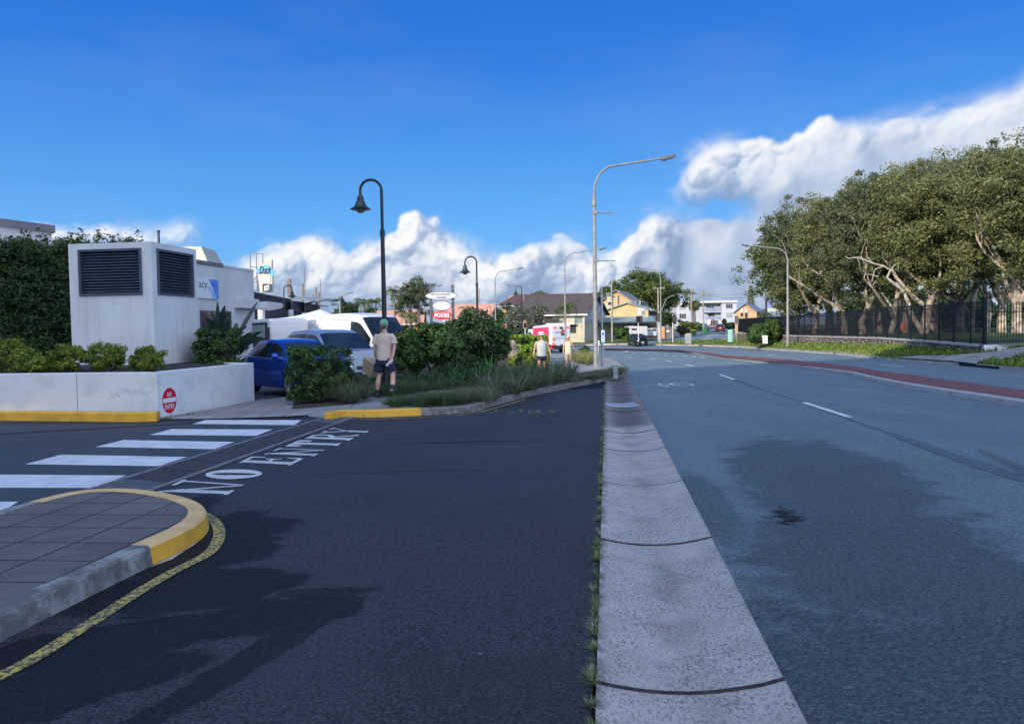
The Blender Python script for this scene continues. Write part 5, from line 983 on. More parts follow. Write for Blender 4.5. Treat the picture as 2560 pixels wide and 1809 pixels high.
n_=Vector((q.y,-q.x,0)).normalized(); n_=-n_ if n_.y>0 else n_; b=MB(); b.prism([tuple(n_*.1+Vector((.12,-.02,zc-.36))),tuple(q*1.02+n_*.1+Vector((0,0,zc-.36))),tuple(q*1.02+Vector((-8,8,zc-.36))),(-7.9,8.1,zc-.36)],(0,0,.34)); b.build('fascia',M_FASC,rb)
# slatted screen building beyond, with columns and masts
Ds=52; t=thing('shopping_centre','shopping centre frontage of dark slatted screens on white round columns','building',(AT(700,800,Ds).x,Ds,gz(0,Ds))); O=t.location.copy(); TM=Matrix.Translation(-O)
M_SLAT=mat('slate_slat',(.035,.045,.07),(.055,.065,.095),rough=.5,scale=4); M_SOF=mat('dark_soffit',(.03,.035,.05),rough=.8); M_COLW=mat('white_column',(.55,.56,.55),(.62,.62,.61),rough=.8,scale=1)
def screen(x0,t0,b0,d0,x1,t1,b1,d1,ns):
    A,B_,C_,E=AT(x0,t0,d0),AT(x0,b0,d0),AT(x1,t1,d1),AT(x1,b1,d1); b=MB(); b.M=TM; b.prism([A+Vector((0,.12,0)),C_+Vector((0,.12,0)),E+Vector((0,.12,0)),B_+Vector((0,.12,0))],(0,.05,0)); s_=b.build('screen',M_SOF,t)
    b=MB(); b.M=TM
    for i in range(ns): f=(i+.5)/ns; b.bar(A.lerp(B_,f),C_.lerp(E,f),.05,(A.z-B_.z)/ns*.45)
    for f in (0,.33,.66,1): b.bar(A.lerp(C_,f)+Vector((0,-.03,0)),B_.lerp(E,f)+Vector((0,-.03,0)),.05,.05)
    b.build('slats',M_SLAT,s_)
screen(630,729,764,50,727,747,775,56,12); screen(729,751,776,55,760,755,781,59,12); screen(762,757,781,58,793,761,786,62,12)
b=MB(); b.M=TM; b.prism([AT(655,771,50),AT(722,777,55),AT(722,786,55),AT(663,796,50)],(0,3,0)); b.prism([AT(727,776,57),AT(795,786,62),AT(795,800,62),AT(727,800,57)],(0,1,0)); b.build('soffit',M_SOF,t)
for i,(px,r_,pt,d) in enumerate(((726.5,.19,774,54),(760.5,.17,781,58),(791,.16,785,61),(653,.22,774,49),(801,.14,790,62))):
    A=AT(px,pt,d); b=MB(); b.M=TM; b.tube([(A.x,A.y,gz(0,d)),(A.x,A.y,A.z)],r_,14); b.build('column',M_COLW,t,smooth=True)
M_BRN=mat('taupe_mast',(.13,.115,.10),(.18,.16,.145),rough=.6,scale=3)
for (px,pt,pb,wd,d) in ((723,697,743,.20,54),(756.5,709,753,.15,58),(760.5,670,752,.055,58),(789.5,719,760,.13,61),(797,729,772,.12,62),(800.5,697,760,.05,62),(783,736,756,.11,63)):
    A=AT(px,pt,d); B_=AT(px,pb,d); b=MB(); b.M=TM; b.box((A.x,A.y,(A.z+B_.z)/2),(wd,wd,A.z-B_.z)); b.build('mast',M_BRN,t)
b=MB(); b.M=TM; b.prism([AT(726,741,57),AT(839,747,60),AT(820,754,59),AT(768,753,57),AT(728,748,56)],(0,3,.12)); b.build('roof_blade',mat('roof_blade_grey',(.22,.25,.25),(.28,.31,.30),rough=.5,scale=1),t)
for q in ((762,757,824,748),(798,762,820,766)):
    b=MB(); b.M=TM; b.prism([AT(q[0],q[1],58),AT(q[2],q[3]-2,57),AT(q[2],q[3],57),AT(q[0],q[1]+4,58)],(0,.2,0)); b.build('awning_fin',M_SLAT,t)
b=MB(); b.M=TM; b.prism([AT(634,755,46),AT(668,753,47),AT(672,762,47),AT(669,767,47),AT(634,773,46)],(0,3,0)); b.build('awning',mat('pale_awning',(.40,.41,.42),rough=.6),t)
b=MB(); b.M=TM; b.prism([AT(633,760,53),AT(830,790,64),AT(830,850,64),AT(633,880,53)],(0,2,0)); b.build('back_wall',mat('shopfront_shade',(.10,.11,.12),rough=.8),t)
b=MB(); b.M=TM
for p,q in (((625,632),(628,727)),((641,633),(643,727)),((657,634),(657,668)),((625,632),(657,635)),((627,667),(643,669)),((629,705),(643,705)),((629,705),(643,690))): b.bar(AT(*p,51),AT(*q,51),.045,.045)
b.build('roof_frame',M_BRN,t)
b=MB(); b.M=TM
for i in range(26): z=671+i*2.1; b.bar(AT(629,z,52),AT(643,z,52),.04,.025)
b.build('slat_screen',M_COLW,t)
# pub pylon sign on the roof
Dp=50; c=AT(668,762,Dp); t=thing('pub_pylon_sign','beige pylon sign with blue ribbon and TAB panel over the slatted screen','sign',(c.x,c.y,c.z-.4)); OO=Matrix.Translation(-t.location)
M_BEI=mat('beige_panel',(.46,.45,.38),(.52,.51,.44),rough=.5,scale=2); pt=lambda x,y,o=0.:AT(600+x/10.14,640+y/10.14,Dp)+Vector((0,-o,0))
b=MB(); b.M=OO; b.prism([pt(445,440),pt(500,930),pt(820,900),pt(820,510),pt(800,400),pt(800,90),pt(740,90),pt(640,140),pt(560,200),pt(460,225)],(0,.3,0)); bd_=b.build('body',M_BEI,t)
b=MB(); b.M=OO; b.prism([pt(440,430,-.02),pt(478,430,-.02),pt(540,940,-.02),pt(460,900,-.02)],(0,.3,0)); b.build('side_post',M_SLAT,t)
b=MB(); b.M=OO; b.prism([pt(400,350,.05),pt(500,280,.05),pt(660,220,.05),pt(905,380,.05),pt(850,510,.05),pt(700,445,.05),pt(560,430,.05),pt(460,445,.05)],(0,.04,0)); rbn=b.build('ribbon',mat('sky_blue_ribbon',(.10,.36,.66),(.16,.45,.72),rough=.4,scale=1.5),t)
P=lambda u,v,o:tuple(OO@pt(u,-v,.06+o)); text_on('lettering','Duck',P,650,-350,190,300,mat('black_lettering',(.01,.01,.012),rough=.5),rbn,.01,bold=.015,shear=.3)
b=MB(); b.M=OO; b.prism([pt(555,500,.03),pt(770,520,.03),pt(770,665,.03),pt(560,650,.03)],(0,.03,0)); b.build('white_panel',mat('sign_white_panel',(.55,.56,.62),rough=.4),t)
b=MB(); b.M=OO; b.prism([pt(575,700,.03),pt(810,710,.03),pt(815,900,.03),pt(580,905,.03)],(0,.03,0)); tp=b.build('black_panel',mat('sign_black_panel',(.03,.045,.05),rough=.4),t)
b=MB(); b.M=OO; b.prism([pt(620,765,.045),pt(740,730,.045),pt(740,850,.045),pt(620,885,.045)],(0,.01,0)); b.build('white_diamond',M_WHT,tp); text_on('lettering','TAB',P,680,-808,52,95,M_DGR,tp,.0,bold=.02)
# white marquee roof behind the van
Dm=44; c=AT(802,800,Dm); t=thing('marquee','white peaked marquee roof showing above the white van','marquee',(c.x,c.y,gz(0,Dm))); OO=Matrix.Translation(-t.location)
b=MB(); b.M=OO; pk=AT(800,773,Dm+2); eav=[AT(655,797,Dm-2),AT(925,806,Dm-2),AT(915,803,Dm+7),AT(660,797,Dm+7)]; rws=[]
for i in range(6):
    f=i/5; g=f**.75; rws.append([pk.lerp(eav[j],f)+Vector((0,0,-.0 - .25*math.sin(PI*f)*.6)) for j in (0,1,2,3,0)])
b.rows(rws); b.build('canopy',mat('marquee_canvas',(.66,.67,.70),(.72,.73,.75),rough=.7,scale=1.5),t,smooth=True)
b=MB(); b.M=OO; b.strip([e+Vector((0,0,0)) for e in eav+[eav[0]]],[e-Vector((0,0,.5)) for e in eav+[eav[0]]]); b.build('valance',M_WALL,t)
for e in eav: b=MB(); b.M=OO; b.tube([(e.x,e.y,gz(0,e.y)),tuple(e)],.04,6); b.build('leg',M_WP,t)
# ================================================================ vehicles
M_TYRE=mat('tyre_rubber',(.012,.012,.013),rough=.8); M_RIM=mat('alloy_rim',(.35,.36,.38),rough=.3,metal=.7); M_CARGL=mat('car_glass',(.010,.014,.020),(.03,.045,.055),rough=.06,spec=.7,coat=.3,scale=.8); M_CHR=mat('chrome_strip',(.6,.62,.65),rough=.2,metal=.9)
M_TRIM=mat('black_trim',(.012,.012,.014),rough=.5); M_HL=mat('headlight_glass',(.55,.60,.65),rough=.08,spec=.8); M_TL=mat('tail_light',(.40,.01,.012),rough=.15,spec=.8); M_PLATE=mat('number_plate',(.72,.72,.70),rough=.5)
def paint(name,c,metal=.25,rough=.28): return mat(name,c,rough=rough,metal=metal,coat=.6,spec=.5)
CARS={
'hatch':dict(L=4.36,wb=(-1.33,1.32),wr=.32,zb=.20,zs=[(-2.18,.9),(-1.9,.99),(-1.0,.97),(.5,.93),(1.1,.97),(1.6,.87),(2.0,.72),(2.18,.52)],zr=[(-2.18,.9),(-2.08,1.05),(-1.8,1.28),(-1.35,1.41),(-.5,1.475),(.1,1.45),(.42,1.38),(1.22,.99),(1.3,.98)],
  w=[(-2.18,.60),(-2.02,.80),(-1.5,.885),(1.3,.90),(1.8,.84),(2.05,.70),(2.18,.46)],wt=[(-2.1,.5),(-1.7,.56),(-.5,.61),(.4,.60),(1.2,.72)],win=[(-1.62,-1.12,1),(-1.06,-.17,0),(-.09,.98,2)],ws=(.46,1.20),rw=(-2.05,-1.80),top=.88),
'suv':dict(L=4.75,wb=(-1.42,1.40),wr=.37,zb=.30,zs=[(-2.38,1.0),(-2.1,1.12),(-1,1.10),(.6,1.07),(1.15,1.10),(1.8,1.02),(2.2,.86),(2.38,.6)],zr=[(-2.38,1.0),(-2.3,1.35),(-2.15,1.60),(-1.6,1.72),(-.5,1.76),(.2,1.72),(.45,1.66),(1.25,1.14),(1.35,1.12)],
  w=[(-2.38,.7),(-2.25,.86),(-1.5,.92),(1.3,.93),(1.95,.88),(2.25,.74),(2.38,.5)],wt=[(-2.3,.6),(-1.7,.66),(-.5,.68),(.4,.66),(1.2,.76)],win=[(-2.0,-1.35,1),(-1.28,-.28,0),(-.20,1.0,2)],ws=(.50,1.24),rw=(-2.28,-2.12),top=.86),
'van':dict(L=5.55,wb=(-1.75,1.85),wr=.36,zb=.30,zs=[(-2.78,1.15),(-2.5,1.2),(1.0,1.2),(1.75,1.18),(2.3,1.02),(2.65,.86),(2.78,.6)],zr=[(-2.78,2.25),(-2.7,2.34),(-2.3,2.42),(.2,2.44),(.9,2.38),(1.12,2.28),(2.0,1.24),(2.1,1.15)],
  w=[(-2.78,.93),(1.6,.97),(2.2,.92),(2.6,.76),(2.78,.5)],wt=[(-2.78,.82),(.4,.82),(1.1,.80),(2.0,.80)],win=[(.55,1.66,2)],ws=(1.12,1.98),rw=None,top=.80)}
def interp(k,x): return float(np.interp(x,[a for a,_ in k],[b for _,b in k]))
def car(name,label,cat,loc,th,kind,pm_,group=None,sc=(1,1,1),lights_on=False,detail=True,side=None,plate=True,rimm=None,glass=None):
    s=CARS[kind]; L=s['L']; t=thing(name,label,cat,loc,th,group); t.scale=sc; h=L/2; glass=glass or M_CARGL
    sm=lambda key,x:(interp(s[key],x-.05)+interp(s[key],x)+interp(s[key],x+.05))/3
    ra=s['wr']+.055
    def sec(x):
        zs=sm('zs',x); zr=max(sm('zr',x),zs+.02); w_=sm('w',x); wt=min(sm('wt',x),w_-.08); zb=s['zb']+(.10 if abs(x)>h-.12 else 0)
        za=zb
        for xw in s['wb']:
            if abs(x-xw)<ra: za=max(za,s['wr']+math.sqrt(ra*ra-(x-xw)**2))
        g=min(1,max(0,(zr-zs-.02)/.3)); wt=wt*g+(w_-.16)*(1-g); top=zr+.025
        return dict(zs=zs,zr=zr,w=w_,wt=wt,za=za,zb=zb,top=top)
    def ring(x):
        q=sec(x); w_=q['w']; zs=q['zs']; za=q['za']; zm=(zs+q['zb'])/2
        pts=[(0,q['zb']+.0),(w_-.22,max(q['zb'],min(za,zs-.2))),(w_-.03,za),(w_+.0,min(max(za+.05,q['zb']+.09),zs-.12)),(w_+.012,max(zm,min(za+.08,zs-.11))),(w_+.008,zs-.10),(w_-.015,zs-.02),(w_-.045,zs)]
        e=(w_-.045,zs); r=(q['wt'],q['zr']-.055 if q['zr']-zs>.1 else q['zr']-.008)
        for f in (.33,.66,1): pts.append((e[0]+(r[0]-e[0])*f,e[1]+(r[1]-e[1])*f))
        pts+=[(q['wt']-.05,q['zr']-.012),(q['wt']*.6,q['zr']+.006),(0,q['zr']+.012)]
        full=[(x,y,z) for y,z in pts]+[(x,-y,z) for y,z in reversed(pts[1:-1])]; return full
    xs=set(np.linspace(-h,h,44).tolist())
    for xw in s['wb']:
        for a in np.linspace(-1,1,13): xs.add(xw+ra*a*.999)
        xs.add(xw-ra-.01); xs.add(xw+ra+.01)
    xs=sorted(xs); b=MB(); rws=[ring(x) for x in xs]; b.rows(rws,close=True); n=len(rws[0]); b.add(rws[0],[tuple(range(n))]); b.add(rws[-1],[tuple(range(n))]); body=b.build('body',pm_,t,smooth=True,ang=32)
    def sp(x,f,o=.0):
        q=sec(x); e=(q['w']-.045,q['zs']); r=(q['wt'],q['zr']-.055); return e[0]+(r[0]-e[0])*f+o*.9, e[1]+(r[1]-e[1])*f+o*.4
    T=s['top']
    for sd in (-1,1):
        for (x0,x1,md) in s['win']:
            b=MB(); rr=[]
            for i in range(13):
                x=x0+(x1-x0)*i/12; f1=T; f0=.05
                if sp(x,T)[1]-sp(x,f0)[1]<.02: continue
                if md==1: f1=f0+(T-f0)*min(1,.25+1.1*(i/12)**.6)
                rr.append([(x,sd*(sp(x,f0+(f1-f0)*j/3,.010)[0]),sp(x,f0+(f1-f0)*j/3,.010)[1]) for j in range(4)])
            b.rows(rr); b.build('side_window',glass,t,smooth=True)
    b=MB(); x0,x1=s['ws']; rr=[]
    for i in range(9):
        x=x0+(x1-x0)*i/8; q=sec(x); ww=q['wt']-.03; rr.append([(x+.006,ww*j,q['zr']+.018-.03*abs(j)**3) for j in (-1,-.85,-.5,0,.5,.85,1)])
    b.rows(rr); b.build('windscreen',glass,t,smooth=True)
    if s['rw']:
        b=MB(); x0,x1=s['rw']; rr=[]
        for i in range(6):
            x=x0+(x1-x0)*i/5; q=sec(x); ww=q['wt']-.06; rr.append([(x-.012,ww*j,q['zr']+.02-.03*abs(j)**3) for j in (-1,-.5,0,.5,1)])
        b.rows(rr); b.build('rear_window',glass,t,smooth=True)
    for xw in s['wb']:
        for sd in (-1,1):
            wo=bpy.data.objects.new('wheel',None); COL.objects.link(wo); wo.parent=t; wo.location=(xw,sd*(sm('w',xw)-.13),s['wr'])
            r_=s['wr']; b=MB(); pr=[(r_*.62,-.10),(r_*.95,-.105),(r_,-.07),(r_,.07),(r_*.95,.105),(r_*.62,.10)]; b.M=Matrix.Rotation(PI/2,4,'X'); b.lathe(pr,(0,0,0),22); b.build('tyre',M_TYRE,wo,smooth=True,ang=45)
            b=MB(); b.lathe([(.02,sd*-.085),(r_*.2,sd*-.09),(r_*.63,sd*-.095),(r_*.66,sd*-.11)],(0,0,0),22); 
            b.v=[(x,-z if False else z*-1*1.0,y) for x,y,z in b.v]; 
            for i in range(5):
                a=i*2*PI/5; b.bar((.05*math.cos(a),sd*.10,.05*math.sin(a)),(r_*.62*math.cos(a),sd*.105,r_*.62*math.sin(a)),.05,.03)
            b.build('rim',rimm or M_RIM,wo)
    b=MB(); b.box((0,0,s['zb']+.12),(L-.5,sm('w',0)*2-.30,.22)); b.box((0,0,s['zb']+.3),(L-.9,sm('w',0)*2-.5,.3)); b.build('underbody',M_TRIM,t)
    # lights, grille, plates
    for sd in (-1,1):
        b=MB(); x=h-.10; zz=interp(s['zs'],h-.2)-.13; q0=sm('w',h-.34); q1=sm('w',h-.04)
        b.prism([(h-.42,sd*(q0+.012),zz+.11),(h-.40,sd*(q0+.015),zz-.02),(h-.10,sd*(sm('w',h-.10)+.015),zz-.07),(h-.02,sd*(q1*.74),zz-.06),(h-.06,sd*(q1*.74),zz+.03),(h-.16,sd*(sm('w',h-.16)-.05),zz+.07)],(.012,sd*.004,.012)); b.build('headlight',M_HL,t)
        b=MB(); zz=interp(s['zs'],-h+.1)-.12; hh=.34 if kind!='hatch' else .16; b.box((-h+.06,sd*(sm('w',-h+.03)-.02),zz-.02),(.17,.14,hh)); b.build('tail_light',M_TL,t,bevel=.02)
        zz=interp(s['zs'],1.0); b=MB(); xm=s['win'][-1][1]-.12; wm=sm('w',xm); big=.34 if kind=='van' else .15
        b.ball((xm,sd*(wm+.11),zz+.07+(big-.15)*.5),(.09,.12,big*.55),10); b.bar((xm+.02,sd*(wm-.06),zz+.02),(xm+.02,sd*(wm+.08),zz+.05),.04,.04); b.build('mirror',M_TRIM if kind=='van' else pm_,t,smooth=True)
    b=MB(); zz=interp(s['zs'],h-.1); b.box((h-.045,0,zz-.12),(.10,.74,.10)); b.box((h-.03,0,zz-.30 if kind!='hatch' else zz-.26),(.09,.95,.13)); b.build('grille',M_TRIM,t)
    b=MB(); b.box((h+.02,0,zz-.24),(.02,.38,.11)); b.build('number_plate',M_PLATE,t)
    b=MB(); b.box((-h-.008,0,.78 if kind!='hatch' else .72),(.02,.38,.11)); b.build('number_plate',M_PLATE,t)
    if detail:
        for sd in (-1,1):
            b=MB()
            for x in ([s['win'][0][1]+.03-.15]+[s['win'][1][1]+.04,1.02] if len(s['win'])>1 else [.50,1.72,-1.9]):
                q=sec(x); rr=[[ (x+dx,sd*(q['w']+dw_),z) for dx in (-.006,.006)] for z,dw_ in ((max(q['za'],s['zb'])+.09,.004),((q['zs']+s['zb'])/2,.016),(q['zs']-.10,.012),(q['zs']-.02,-.010))]; b.rows(rr)
            b.build('door_seam',M_TRIM,t,fix=False)
            if len(s['win'])>1:
                b=MB(); a0,a1=s['win'][0][0],s['win'][-1][1]; b.tube([(x,sd*(sec(x)['w']-.03),sec(x)['zs']+.012) for x in np.linspace(a0,a1,14)],.012,4); b.build('chrome_strip',M_CHR if kind=='hatch' else M_TRIM,t)
                for x in (s['win'][1][0]+.15,s['win'][2][0]+.16): q=sec(x); b=MB(); b.bar((x-.09,sd*(q['w']+.022),q['zs']-.14),(x+.09,sd*(q['w']+.022),q['zs']-.135),.03,.035); b.build('door_handle',pm_,t,bevel=.008)
    if kind=='van':
        for sd in (-1,1):
            b=MB(); P_=lambda x,z:(x,sd*(np.interp(z,[1.2,2.385],[sec(x)['w']-.045,sec(x)['wt']])+.006),z); z0,z1,x0,x1=1.28,2.20,-2.45,.30; pp=[P_(x0,z0)]+[P_(x0,z) for z in np.linspace(z0,z1-.12,4)]+[P_(x0+.12,z1)]+[P_(x,z1) for x in np.linspace(x0+.2,x1,6)]+[P_(x1,z) for z in np.linspace(z1-.1,z0,4)]; b.tube(pp,.007,4); b.build('side_crease',mat('van_crease',(.28,.28,.3),rough=.5),t)
    return t
def bycam(px,py,d,th,lx,ly,zoff=0.):
    """world place of a car whose local point (lx,ly) shows at photo column px, at forward distance d"""
    p=AT(px,py,d); c,s_=math.cos(th),math.sin(th); x=p.x-(lx*c-ly*s_); y=p.y-(lx*s_+ly*c); return (x,y,gz(x,y)+zoff)
PB=paint('metallic_blue_paint',(.014,.065,.42),.3,.2); PS=paint('silver_blue_paint',(.42,.46,.54),.45,.3); PW=paint('white_van_paint',(.66,.66,.68),.0,.4); PK=paint('black_paint',(.008,.010,.013),.2,.2); PW2=paint('white_car_paint',(.52,.53,.55),0,.3); PR=paint('dark_red_paint',(.10,.012,.02),.3,.3)
th=R(-49); car('hatchback_car','shiny blue hatchback parked beside the end of the white planter','car',bycam(662,900,22.2,th,-.13,-.9,.05),th,'hatch',PB,sc=(.96,1.0,1.08))
th=R(-52); car('station_wagon','silver blue wagon parked between the blue hatchback and the white van','car',bycam(757,870,25.0,th,-.24,-.92,.08),th,'suv',PS,sc=(1.05,1.05,1.06))
th=R(-42); car('delivery_van','long white delivery van with dark windscreen, behind the silver wagon','van',bycam(903,830,28.6,th,1.15,-.85,.06),th,'van',PW,sc=(1.04,1.04,1.05))
th=R(-82); car('black_suv','black four wheel drive coming out of the junction toward the viewer','car',bycam(1606,850,111,th,2.2,0,.02),th,'suv',PK,sc=(.98,1.05,1),rimm=M_TRIM)
c=AT(1626,838,128); car('parked_hatchback','white hatchback parked in front of the brick wall, seen from behind','car',(c.x,c.y,AT(1626,842,128).z),R(172),'hatch',PW2)
c=AT(1762,822,158); car('parked_sedan','silver car with tail lights parked at the kerb of the side street','car',(c.x-.2,c.y,AT(1762,825.5,158).z),R(68),'hatch',PS,detail=False)
c=AT(1752,822,166); car('parked_sedan','pale car in the driveway, half hidden by the double crossarm pole','car',(c.x-.9,c.y+2,AT(1752,824,166).z),R(20),'suv',PS,detail=False)
c=AT(1800,822,150); car('dark_red_car','dark red car driving away beside the white truck','car',(c.x,c.y,AT(1800,829.5,150).z),R(76),'hatch',PR,detail=False,sc=(1,1.05,1.05))
# white caravan by the green hedge
c=AT(1593,838,126); t=thing('parked_caravan','white camper with dark window bands parked behind the clipped green hedge','caravan',(c.x,c.y,AT(1593,843,126).z),R(8)); t.scale=(.68,.8,.85); b=MB(); b.prism([(-2.4,-1,.35),(2.2,-1,.35),(2.2,-1,2.1),(-1.9,-1,2.2),(-2.9,-1,2.1),(-2.75,-1,1.5),(-2.4,-1,.9)],(0,2,0)); b.build('body',PW2,t,bevel=.05); b=MB(); b.box((-1.1,-1.02,1.55),(1.3,.03,.35)); b.box((-2.66,-1.015,1.7),(.25,.05,.3)); b.build('window',M_GLASS,t); b=MB()
for x in (-1.6,1.2): b.tube([(x,-1,.33),(x,-.8,.33)],.33,12)
b.build('wheel',M_TYRE,t)
# crane truck on the side street
c=AT(1785,822,161); t=thing('crane_truck','white truck carrying a folded red crane arm on the side street','truck',(c.x-.3,c.y,AT(1785,828,161).z),R(78))
M_CREAM=mat('cream_truck_paint',(.62,.58,.48),(.68,.64,.55),rough=.5,scale=1)
b=MB(); b.box((1.2,0,1.7),(3.4,2.3,1.6)); b.build('box_body',PW2,t,bevel=.05); b=MB(); b.box((-1.6,.2,.9),(2.4,2.0,.7)); b.build('tray',M_CREAM,t,bevel=.04); b=MB(); b.bar((-1.4,.45,1.0),(-1.4,.1,2.6),.2,.26); b.bar((-1.4,-.25,2.6),(-1.4,-.1,1.1),.18,.22); b.box((-1.4,.6,1.25),(.4,.9,.2)); b.build('crane_arm',mat('crane_red',(.33,.02,.02),rough=.5),t); b=MB()
for i in range(3): b.box((-.55,-.62,1.5+i*.33),(.03,.7,.06))
b.build('ladder_rungs',M_TRIM,t)
for x in (-1.9,1.8):
    for y in (-.95,.95): b=MB(); b.tube([(x,y-.13,.42),(x,y+.13,.42)],.42,14); b.build('wheel',M_TYRE,t)
b=MB(); b.box((-2.85,0,.75),(.08,2.1,.2)); b.build('tail_light_bar',M_TL,t)
# white truck with its cab window, left of the van
c=AT(655,830,30); t=thing('white_truck','white truck cab with a black edged side window, behind the blue hatchback','truck',(c.x,c.y,gz(0,30)+.02),R(-52)); k_=1
zz=lambda py:AT(655,py,30).z-t.location.z
b=MB(); b.box((-.2,.8,(zz(797)+.5)/2),(1.9,1.6,zz(797)-.5)); b.build('cab',PW,t,bevel=.09); b=MB(); b.box((-.2,-.015,(zz(806)+zz(868))/2),(1.55,.05,zz(806)-zz(868))); fr=b.build('door_seal',M_TRIM,t,bevel=.04); b=MB(); b.box((-.2,-.045,(zz(812)+zz(852))/2),(1.28,.03,zz(812)-zz(852))); b.build('side_window',mat('pale_green_glass',(.12,.19,.19),(.26,.34,.33),rough=.15,spec=.8,scale=1.2),fr,bevel=.05)
b=MB(); b.box((.95,-.12,zz(835)),(.14,.1,.5)); b.build('mirror',M_TRIM,t); b=MB(); 
for x in (-.9,.6): b.tube([(x,.0,.4),(x,.3,.4)],.4,14)
b.build('wheel',M_TYRE,t); b=MB(); b.box((-.2,.8,.45),(1.8,1.3,.4)); b.build('chassis',M_TRIM,t)
# garbage truck seen from behind on the slip lane
dT=86; c=AT(1403,884,dT); zb_=AT(1403,883,dT).z; hd=math.atan2(8.2,-2.9); t=thing('garbage_truck','pink and white garbage truck driving away, red brake lights lit, behind the walkers','truck',(c.x,c.y,max(zb_,gz(0,dT)-.3)),hd); kk=F/dT
ht=AT(1403,811,dT).z-t.location.z; Wd=2.3
M_PINK=mat('hot_pink_panel',(.78,.035,.13),rough=.35,coat=.3); M_TRW=paint('truck_white',(.68,.69,.72),0,.4); M_LAMPR=mat('lit_brake_light',(.6,.02,.01),rough=.3,emit=(1,.04,.02),estr=2.2); M_LAMPO=mat('amber_lamp',(.7,.22,.01),rough=.3)
b=MB(); b.prism([(0,-Wd/2,.95),(0,-Wd/2,ht),(.5,-Wd/2,ht+.06),(5.6,-Wd/2,ht-.12),(5.8,-Wd/2,ht-.35),(5.8,-Wd/2,1.0)],(0,Wd,0)); b.build('hopper_body',M_TRW,t,bevel=.05)
b=MB(); b.prism([(.75,Wd/2+.012,1.15),(.75,Wd/2+.012,ht-.25),(5.6,Wd/2+.012,ht-.32),(5.6,Wd/2+.012,1.5),(3,Wd/2+.012,1.35)],(0,.02,0)); pk_=b.build('pink_side_panel',M_PINK,t); b=MB(); b.box((3.0,Wd/2+.04,2.3),(1.6,.01,.28)); b.box((1.8,Wd/2+.04,1.75),(1.6,.01,.2)); b.box((2.2,Wd/2+.04,1.4),(1.4,.01,.1)); b.build('white_print',M_WHT,pk_)
b=MB(); b.prism([(-.02,.1,1.0),(-.02,Wd/2-.02,1.0),(.7,Wd/2+.03,1.0),(.7,Wd/2+.03,.8),(-.02,.1,.8)],(0,0,.01)); b.box((-.03,0,ht*.5+.5),(.04,Wd-.2,ht-1.2)); b.build('tailgate',mat('tailgate_grey',(.47,.50,.55),(.53,.56,.6),rough=.45,scale=.8),t)
for y in (-.78,.78): b=MB(); b.box((-.09,y,ht-.35),(.08,.32,.16)); b.build('brake_light',M_LAMPR,t,bevel=.02)
b=MB(); b.box((-.08,0,ht-.37),(.08,.34,.22)); b.build('camera_box',M_TRIM,t)
for y in (-.95,.95): b=MB(); b.box((-.09,y,1.05),(.08,.26,.24)); b.build('brake_light',M_LAMPR,t,bevel=.02); b=MB(); b.box((-.085,y,1.62),(.08,.22,.34)); b.build('indicator',M_LAMPO,t,bevel=.02)
b=MB(); b.prism([(-.06,-.55,2.35),(-.06,-.2,2.75),(-.06,.15,2.35)][::-1],(-.02,0,0)); b.k=1; b.box((-.07,-.2,2.15),(.03,.5,.32)); b.build('house_logo',[mat('logo_red',(.45,.04,.05),rough=.5),mat('logo_dark',(.05,.07,.08),rough=.5)],t)
b=MB(); b.box((-.06,.45,ht-.78),(.02,.6,.05)); b.box((-.06,.35,ht-.92),(.02,.8,.05)); b.box((-.06,0,1.78),(.02,1.5,.03)); b.box((-.06,0,1.64),(.02,1.5,.03)); b.build('tailgate_print',mat('dull_navy_print',(.12,.16,.30),rough=.5),t)
b=MB(); b.box((-.05,0,.75),(.1,Wd-.1,.25)); b.box((3,0,.7),(6,1.3,.4)); b.build('chassis',M_TRIM,t)
b=MB(); b.prism([(6.0,-1.1,.7),(6.0,-1.1,2.75),(7.4,-1.1,2.75),(7.9,-1.1,1.7),(7.95,-1.1,.7)],(0,2.2,0)); cb_=b.build('cab',M_TRW,t,bevel=.06); b=MB(); b.box((6.9,1.11,2.05),(.9,.03,.75)); b.build('cab_window',M_GLASS,cb_)
for x in (.95,2.2,6.9):
    for y in (-1.0,1.0): b=MB(); b.tube([(x,y-.15,.46),(x,y+.15,.46)],.47,16); b.build('wheel',M_TYRE,t)
b=MB(); n=12; b.rows([[(.95+.62*math.cos(PI*j/n),y,.46+.62*math.sin(PI*j/n)) for j in range(n+1)] for y in (.8,Wd/2+.06)]); b.build('pink_mudguard',M_PINK,t)
# yellow machine and wheelie bins by the side street
def bin_(label,px,pt,pb,d,body,lid,w_=.62):
    A=AT(px,pt,d); B_=AT(px,pb,d); h=A.z-B_.z; t=thing('wheelie_bin',label,'bin',(A.x,A.y,B_.z),R(20),'wheelie bins on the side street kerb'); b=MB(); a=w_*.5; b.add([(-a*.78,-a*.8,0),(a*.78,-a*.8,0),(a*.78,a*.8,0),(-a*.78,a*.8,0),(-a,-a,h*.9),(a,-a,h*.9),(a,a,h*.9),(-a,a,h*.9)],[(3,2,1,0),(0,1,5,4),(1,2,6,5),(2,3,7,6),(3,0,4,7),(4,5,6,7)]); b.build('bin_body',body,t)
    b=MB(); b.prism([(-a*1.08,-a*1.1,h*.9),(a*1.08,-a*1.1,h*.9),(a*1.08,a*1.1,h*.97),(-a*1.08,a*1.1,h*.97)],(0,0,h*.06)); b.build('lid',lid,t,bevel=.02); b=MB(); 
    for q in (-a*.6,a*.6): b.tube([(q-.05,a*.9,.1),(q+.05,a*.9,.1)],.1,8)
    b.build('wheel',M_TRIM,t)
